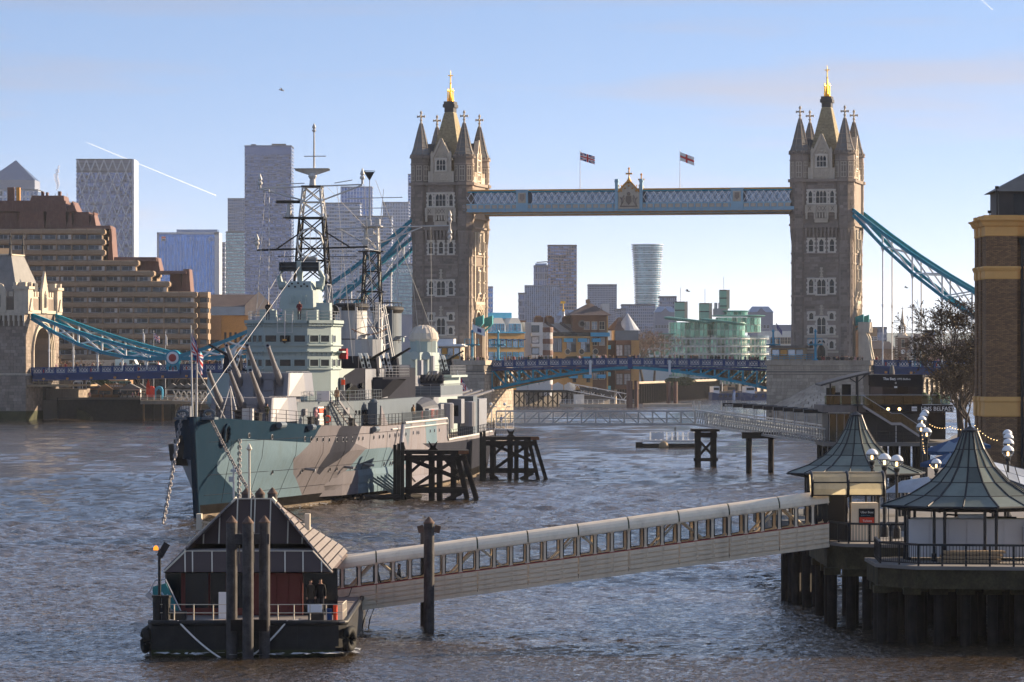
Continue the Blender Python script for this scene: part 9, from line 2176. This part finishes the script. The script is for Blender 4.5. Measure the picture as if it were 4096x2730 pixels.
def tree(loc,ms,label,s=1.,rz=0,group=None):
    t=thing('bare_tree',label,'tree',loc,rz,group);t.scale=(s,)*3;put('trunk',ms[0],t);put('crown',ms[1],t);return t
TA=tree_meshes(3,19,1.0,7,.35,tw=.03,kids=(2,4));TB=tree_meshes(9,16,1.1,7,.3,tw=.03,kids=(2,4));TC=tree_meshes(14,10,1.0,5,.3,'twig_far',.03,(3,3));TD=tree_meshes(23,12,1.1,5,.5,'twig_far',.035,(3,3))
tree((xat(3850,474),474,3.5),TA,'tall bare tree leaning past the brick building corner',1.1,.4,'bare trees by the brick building');tree((xat(3835,482),482,3.5),TB,'lower bare tree behind the pavilion name sign',.75,1.9,'bare trees by the brick building');tree((xat(3890,468),468,3.5),TB,'bare tree partly hidden behind the brick building corner',1.0,4.0,'bare trees by the brick building');tree((xat(3862,440),440,3.5),TA,'small bare tree right of the pavilion sign end',.6,2.2,'bare trees by the brick building')
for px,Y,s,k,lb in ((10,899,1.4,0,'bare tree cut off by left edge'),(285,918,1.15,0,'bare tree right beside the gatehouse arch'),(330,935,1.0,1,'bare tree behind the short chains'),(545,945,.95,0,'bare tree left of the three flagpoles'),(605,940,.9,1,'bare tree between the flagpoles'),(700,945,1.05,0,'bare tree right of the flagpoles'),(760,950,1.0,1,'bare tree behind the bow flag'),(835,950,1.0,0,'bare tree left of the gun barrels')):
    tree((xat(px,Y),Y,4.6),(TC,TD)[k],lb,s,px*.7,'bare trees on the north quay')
for i,(px,Y,s,lb)in enumerate(((2540,1420,2.0,'bushy bare tree left of green flats'),(2575,1430,2.3,'largest bushy bare tree left of green flats'),(2620,1425,2.0,'bushy bare tree touching the green flats'))):tree((xat(px,Y),Y,4.6),TD,lb,s,i*1.7,'bushy bare trees before the green flats')
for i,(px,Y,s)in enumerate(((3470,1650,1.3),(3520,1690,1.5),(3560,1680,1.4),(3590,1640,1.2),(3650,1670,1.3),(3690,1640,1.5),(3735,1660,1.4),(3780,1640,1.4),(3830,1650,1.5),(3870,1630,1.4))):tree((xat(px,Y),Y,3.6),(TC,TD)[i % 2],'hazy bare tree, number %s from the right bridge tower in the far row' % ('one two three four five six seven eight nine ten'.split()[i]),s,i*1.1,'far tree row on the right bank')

def evergreen(loc,w_,h,label):
    r=random.Random(6);t=thing('evergreen_tree',label,'tree',loc);m=MB();m.tube((0,0,0),(0,0,h*.5),.25,.12,7);m.build('trunk','bark',t);c=MB()
    for i in range(2600):
        a,k,z=r.uniform(0,6.28),r.random()**.5,r.random();rr=w_*k*(math.sin(math.pi*(.12+.8*z))**.7)*(1+.25*math.sin(3*a+5*z));p=Vector((rr*math.cos(a),rr*math.sin(a),.8+z*(h-.8)));e=Vector((r.uniform(-1,1),r.uniform(-1,1),r.uniform(-1,1))).normalized()*.22;f=e.cross(Vector((r.uniform(-1,1),1,.4))).normalized()*.14;c.add([p-e,p-f,p+e,p+f],[(0,1,2,3)])
    c.build('crown','hedge',t)
evergreen((xat(400,935),935,4.6),2.6,5.2,'round dark evergreen tree behind the market stalls');evergreen((xat(2690,1300),1300,4.6),2.4,3.2,'small dark shrub on the quay left below lifting span');evergreen((xat(2740,1310),1310,4.6),3.0,3.4,'larger dark shrub on the quay below lifting span')
# ------------------------------------------------------------------ north quay market
def chalet(px,Y,w_,h,label,wall,roof,sign=None):
    t=thing('market_stall',label,'market stall',(xat(px,Y),Y,4.6),0,'market stalls on the north quay');m=MB();m.bx(-w_/2,w_/2,0,2.5,0,h);m.build('wall',wall,t)
    m=MB();m.extr([(-w_/2-.3,-.5,h),(w_/2+.3,-.5,h),(0,-.5,h+1.3)],(0,3.4,0));m.build('roof',roof,t);m=MB();m.bx(-w_/2+.3,w_/2-.3,-.04,0,1.0,h-.3);m.build('counter_opening','window_dark',t);m=MB();m.bx(-w_/2,w_/2,-.5,0,.9,1.05);m.build('counter','wood_warm',t)
    if sign:
        m=MB();m.bx(-w_/2,w_/2,-.6,-.5,h+.1,h+1.1);s=m.build('sign_board',sign[1],t);text('lettering',sign[0],.75,sign[2],s,(0,-.65,h+.3),align='CENTER')
chalet(378,918,3.6,2.4,'red signed market stall leftmost beside the dark tree','wood_warm','roof_tile');chalet(420,916,3.2,2.2,'wooden market stall with warm lit gable','wood_warm','wood_warm');chalet(462,918,4.6,2.4,'wide market stall under white churros sign','wood_warm','slate',('CHURROS','wood_warm','sign_white'));chalet(520,916,4.6,2.3,'white gabled market stall with festive garland','white_render','slate');chalet(560,922,3.0,2.2,'small dark roofed market stall right of white gable','white_render','slate_dark')
for i in range(7):chalet(690+30*i,932,3.0,2.2,'white gabled hut in the row behind the white gangway','white_render','slate')
def booth(px,label,col):
    t=thing('arched_booth',label,'booth',(xat(px,912),912,4.6));m=MB();m.extr([(x,0,z)for x,z in ((-.9,0),(.9,0),(.9,2.2),(.6,2.8),(0,3.0),(-.6,2.8),(-.9,2.2))],(0,1.6,0));m.build('shell',col,t);m=MB();m.extr([(x,-.06,z)for x,z in ((-.55,0),(.55,0),(.55,1.8),(0,2.4),(-.55,1.8))],(0,.06,0));m.build('opening','window_dark' if col=='sky_blue' else 'sign_red',t)
booth(603,'red arched ticket booth on the quay jetty','sign_red');booth(635,'blue arched ticket booth on the quay jetty','sky_blue')
t=thing('feather_banner','tall red feather banner beside the red booth','banner',(xat(592,911),911,4.6));m=MB();m.extr([(-.4,0,.6),(.4,0,.6),(.4,0,3.4),(.1,0,4.6),(-.4,0,3.2)],(0,.03,0));m.build('cloth','sign_red',t);m=MB();m.tube((.42,0,0),(.42,0,4.6),.03,n=5);m.build('pole','dark_metal',t)

t=thing('quay_jetty','concrete jetty on pale timber posts below the booths','jetty',(xat(565,908),906,0));m=MB();m.bx(0,18,0,5,3.6,4.5);m.build('deck','stone_pier',t)
for i in range(9):m=MB();m.bx(.5+2.1*i,.9+2.1*i,.2,.6,-2,3.6);m.build('post','timber_wet' if i % 2 else 'wood_warm',t)
rails([(0,.2,4.5),(18,.2,4.5)],'jetty_rail',1.1,3,1.5,'white_paint',t,.04)
t=thing('white_brow','white lattice boarding bridge on the north quay left of the ship','footbridge',(xat(690,905),905,0));a,b=Vector((0,0,4.4)),Vector((13,1,4.0));h=2.4
for s in (0,2.2):
    for z in (0,h):m=MB();m.beam(a+Vector((0,s,z)),b+Vector((0,s,z)),.18,.18);m.build('chord','white_paint',t)
    for i in range(11):
        p,q=a.lerp(b,i/11)+Vector((0,s,0)),a.lerp(b,(i+1)/11)+Vector((0,s,h));m=MB();m.beam(p,q,.12,.12,(0,1,0));m.build('truss_diagonal','white_paint',t);m=MB();m.beam(p+Vector((0,0,h)),q-Vector((0,0,h)),.12,.12,(0,1,0));m.build('truss_diagonal','white_paint',t)

def vehicle(u,w_,z,label,col,kind):
    t=thing('parked_car' if kind=='car' else 'white_van',label,kind,br(u,w_,z),BRZ);L,H=(4.3,1.45)if kind=='car' else (5.4,2.3)
    prof=[(-L/2,.35),(L/2,.35),(L/2,.8),(L*.36,.9),(L*.2,H),(-L*.32,H),(-L*.47,.95)]if kind=='car' else [(-L/2,.35),(L/2,.35),(L/2,1.1),(L*.4,1.3),(L*.3,H),(-L/2,H)]
    m=MB();m.extr([(x,-.88,zz)for x,zz in prof],(0,1.76,0));m.build('body',col,t);m=MB();m.extr([(x,-.9,zz)for x,zz in ([(-L*.38,.98),(L*.3,.95),(L*.18,H-.12),(-L*.3,H-.12)]if kind=='car' else [(L*.1,1.25),(L*.37,1.25),(L*.28,H-.2),(L*.1,H-.2)])],(0,1.8,0));m.build('window','window_dark',t)
    for x in (-L*.32,L*.32):
        for y in (-.9,.75):m=MB();m.tube((x,y,.33),(x,y+.15,.33),.33,n=14);m.build('wheel','tyre',t)
vehicle(28,6,12.75,'dark car crossing the lifting spans behind the crowd','slate_dark','car');vehicle(-72,6,11.3,'white van crossing the left suspended deck behind the crowd','white_paint','van');vehicle(-66,6.2,11.4,'pale car behind the white van on the left suspended deck','white_paint','car')

for px,py,lb in ((3660,1440,'left black traffic light on the right suspended deck'),(3681,1440,'right black traffic light on the right suspended deck')):
    p=at(px,py,846);t=thing('traffic_light',lb,'traffic light',(p.x,846,12.0));m=MB();m.tube((0,0,0),(0,0,4.6),.09,n=8);m.build('pole','bridge_blue',t);m=MB();m.bx(-.28,.28,-.2,.2,3.4,4.9);h=m.build('signal_head','black_iron',t)
    for k in range(3):m=MB();m.tube((0,-.2,3.65+.45*k),(0,-.35,3.65+.45*k),.16,n=10);m.build('hood','black_iron',h)
# ------------------------------------------------------------------ river traffic and far piers
def barge(px,Y,L,label,deck):
    t=thing('moored_barge',label,'boat',(xat(px,Y),Y,0),R(20),'moored blue barges');m=MB()
    st=[(-L/2,1.6,2.6),(-L*.3,2.6,2.2),(L*.3,2.6,2.2),(L*.45,1.8,2.8),(L/2,.2,3.6)]
    m.loft([[(x,-w_,z),(x,-w_*.8,-.5),(x,w_*.8,-.5),(x,w_,z)]for x,w_,z in st]);m.build('hull','bridge_navy',t);m=MB();m.bx(-L*.45,-L*.2,-1.6,1.6,2.2,4.6);o=m.build('wheelhouse',deck,t);m=MB();m.bx(-L*.43,-L*.22,-1.65,-1.6,3.3,4.2);m.build('window','window_dark',o);m=MB();m.bx(-L*.15,L*.35,-1.8,1.8,2.2,2.9);m.build('hatch_cover','stone_ground',t);m=MB();m.tube((0,0,2.5),(0,0,6),.1,n=6);m.build('mast','white_paint',t)
    for k in range(3):m=MB();m.path([(-L*.2+L*.2*k+.4*math.cos(a),-2.7,1.4+.4*math.sin(a))for a in np.linspace(0,6.28,9)],.14,5);m.build('tyre_fender','tyre',t)
barge(2890,1385,9,'left small blue barge moored below the right lifting span','white_paint');barge(2960,1400,12,'middle dark blue barge moored among three','tan_steel');barge(3040,1380,13,'right large blue barge partly hidden by the stone pier','white_paint')
t=thing('timber_jetty','black timber jetty with white tents seen under the left lifting span','jetty',(xat(2052,1195),1188,0));m=MB();m.bx(0,19,0,8,4.0,4.7);m.build('deck','timber_black',t)
for i in range(14):
    for y in (.3,6):m=MB();m.bx(.2+1.4*i,.6+1.4*i,y,y+.4,-2,4);m.build('post','timber_black',t)
for i in range(6):m=MB();m.beam((.5+3.2*i,.2,.3),(3.4+3.2*i,.2,3.8),.25,.25);m.build('brace','timber_black',t);m=MB();m.beam((.5+3.2*i,.15,3.8),(3.4+3.2*i,.15,.3),.25,.25);m.build('brace','timber_black',t)
m=MB()
for i in range(5):m.extr([(1+3.5*i,2,4.7),(4.2+3.5*i,2,4.7),(4.2+3.5*i,2,6.2),(2.6+3.5*i,2,7.0),(1+3.5*i,2,6.2)],(0,3,0))
m.each('tent','white_render',t)
t=thing('pier_brow','white lattice brow descending to a low pontoon under the lifting spans','footbridge',(xat(2270,1188),1188,0));a,b=Vector((0,0,4.8)),Vector((17.5,-6,1.6));h=2.0
for s in (0,2):
    for z in (0,h):m=MB();m.beam(a+Vector((0,s,z)),b+Vector((0,s,z)),.2,.2);m.build('chord','white_paint',t)
    for i in range(12):p,q=a.lerp(b,i/12)+Vector((0,s,0)),a.lerp(b,(i+1)/12)+Vector((0,s,h));m=MB();m.beam(p,q,.14,.14,(0,1,0))if i % 2 else m.beam(p+Vector((0,0,h)),q-Vector((0,0,h)),.14,.14,(0,1,0));m.build('truss_diagonal','white_paint',t)
m=MB();m.extr([a.lerp(b,.2)+Vector((0,-.15,.7)),a.lerp(b,.72)+Vector((0,-.15,.7)),a.lerp(b,.72)+Vector((0,-.15,1.7)),a.lerp(b,.2)+Vector((0,-.15,1.7))],(0,.05,0));bn=m.build('banner','slate_dark',t)
t=thing('pier_pontoon','low flat landing pontoon with railings under the lifting spans','pontoon',(xat(2350,1172),1168,0));m=MB();m.bx(-8,14,0,5,-.4,.9);m.bx(16,30,2,7,-.4,.9);m.each('float','stone_light',t);rails([(-8,.2,.9),(14,.2,.9)],'pontoon_rail',1.2,3,1.6,'white_paint',t,.05);m=MB();m.bx(-4,-1,2,4.5,.9,3.6);m.build('shelter','white_render',t)
for px,ln in ((2518,1),(2545,1),(2712,0),(2742,0)):
    p=at(px,1630,1160);t=thing('mooring_pile','brown steel pile %s under the lifting span tips' % {2518:'leftmost and thickest',2545:'second from left',2712:'third from left',2742:'rightmost'}[px],'mooring pile',(p.x,1160 if ln else 1230,0),0,'steel mooring piles');m=MB();m.tube((0,0,-2),(0,0,7.4 if ln else 6.8),.9 if px==2518 else .6,n=14);m.build('shaft','copper_brown',t);m=MB();m.tube((0,0,7.4 if ln else 6.8),(0,0,7.6 if ln else 7.0),.95 if px==2518 else .65,n=14);m.build('cap','pile_cap',t)
# ------------------------------------------------------------------ sky things
M('bird_dark',(.03,.03,.035),.8,var=0);M('bird_white',(.5,.5,.5),.8,var=0);M('smoke',(.62,.5,.5),1.0,var=.1)
def bird(px,py,Y,s,label,mat):
    t=thing('bird',label,'bird',at(px,py,Y));m=MB();m.path([(-.3,0,0),(-.15,0,.02),(.05,0,.03),(.25,0,.02),(.36,0,.02)],[.02,.07,.08,.05,.01],6)
    for sg in (-1,1):m.add([(-.05,0,.04),(.15,0,.04),(.12,sg*.3,.2),(.0,sg*.62,.1),(-.12,sg*.3,.16)],[(0,1,2,3,4)])
    m.build('body',mat,t);t.scale=(s,)*3;t.rotation_euler=(.3,.2,.5)
bird(1125,362,420,1.0,'gull gliding in the sky above the tallest tower','bird_white');bird(2750,1166,380,.75,'dark bird flying above the green flats','bird_dark');bird(3624,1152,420,.7,'dark bird flying below the right suspension chain','bird_dark')
def soft_white(name,strength):
    m=bpy.data.materials.new(name);m.use_nodes=True;nd=m.node_tree.nodes;L=m.node_tree.links.new;b=nd['Principled BSDF'];b.inputs['Base Color'].default_value=(.9,.86,.84,1);b.inputs['Roughness'].default_value=1
    tr=nd.new('ShaderNodeBsdfTransparent');mi=nd.new('ShaderNodeMixShader');tcn=nd.new('ShaderNodeTexCoord');no_=nd.new('ShaderNodeTexNoise');no_.inputs['Scale'].default_value=2.5;no_.inputs['Detail'].default_value=4;L(tcn.outputs['Object'],no_.inputs[0]);lw=nd.new('ShaderNodeLayerWeight');lw.inputs[0].default_value=.3
    q=nd.new('ShaderNodeMath');q.operation='SUBTRACT';q.inputs[0].default_value=1;L(lw.outputs['Facing'],q.inputs[1]);q2=nd.new('ShaderNodeMath');q2.operation='MULTIPLY';L(q.outputs[0],q2.inputs[0]);L(no_.outputs[0],q2.inputs[1]);q3=nd.new('ShaderNodeMath');q3.operation='MULTIPLY';q3.inputs[1].default_value=strength;q3.use_clamp=True;L(q2.outputs[0],q3.inputs[0])
    L(q3.outputs[0],mi.inputs[0]);L(tr.outputs[0],mi.inputs[1]);L(b.outputs[0],mi.inputs[2]);L(mi.outputs[0],nd['Material Output'].inputs[0]);MATS[name]=m
soft_white('vapour',.65);soft_white('vapour_thin',.7)
def contrail(label,a,b,r0,r1):
    a,b=Vector(a),Vector(b);t=thing('contrail',label,'contrail',a);n=24;m=MB();m.path([(b-a)*(i/n)for i in range(n+1)],[r0+(r1-r0)*i/n*(1+.1*math.sin(i*2))if i else .5 for i in range(n+1)],10);m.build('trail','vapour',t,smooth=True)
contrail('white contrail slanting down right over the diamond lattice tower',at(345,570,20000),at(862,782,24000),2.2,4);contrail('short white contrail at the top right corner',at(3915,-10,20000),at(3968,38,21000),5,4)
t=thing('steam_plume','pinkish steam plume rising from the hotel roof flue','steam',at(226,762,1006));m=MB();m.path([(.3*math.sin(z*1.3)+.05*z,0,z)for z in np.linspace(0,6.2,12)],[.2,.35,.45,.5,.55,.6,.55,.65,.6,.5,.4,.15],9);m.build('plume','vapour_thin',t,smooth=True)
# ------------------------------------------------------------------ haze
m=MB();m.bx(-9600,9600,-700,12600,-6,262);hz=m.build('haze','vapour',kind='stuff');mt=bpy.data.materials.new('haze_air');mt.use_nodes=True;nd=mt.node_tree.nodes;nd.clear();o=nd.new('ShaderNodeOutputMaterial');v=nd.new('ShaderNodeVolumePrincipled');v.inputs['Density'].default_value=HAZE;v.inputs['Color'].default_value=(.80,.87,1.0,1);v.inputs['Anisotropy'].default_value=.3;mt.node_tree.links.new(v.outputs[0],o.inputs['Volume']);hz.data.materials.clear();hz.data.materials.append(mt)
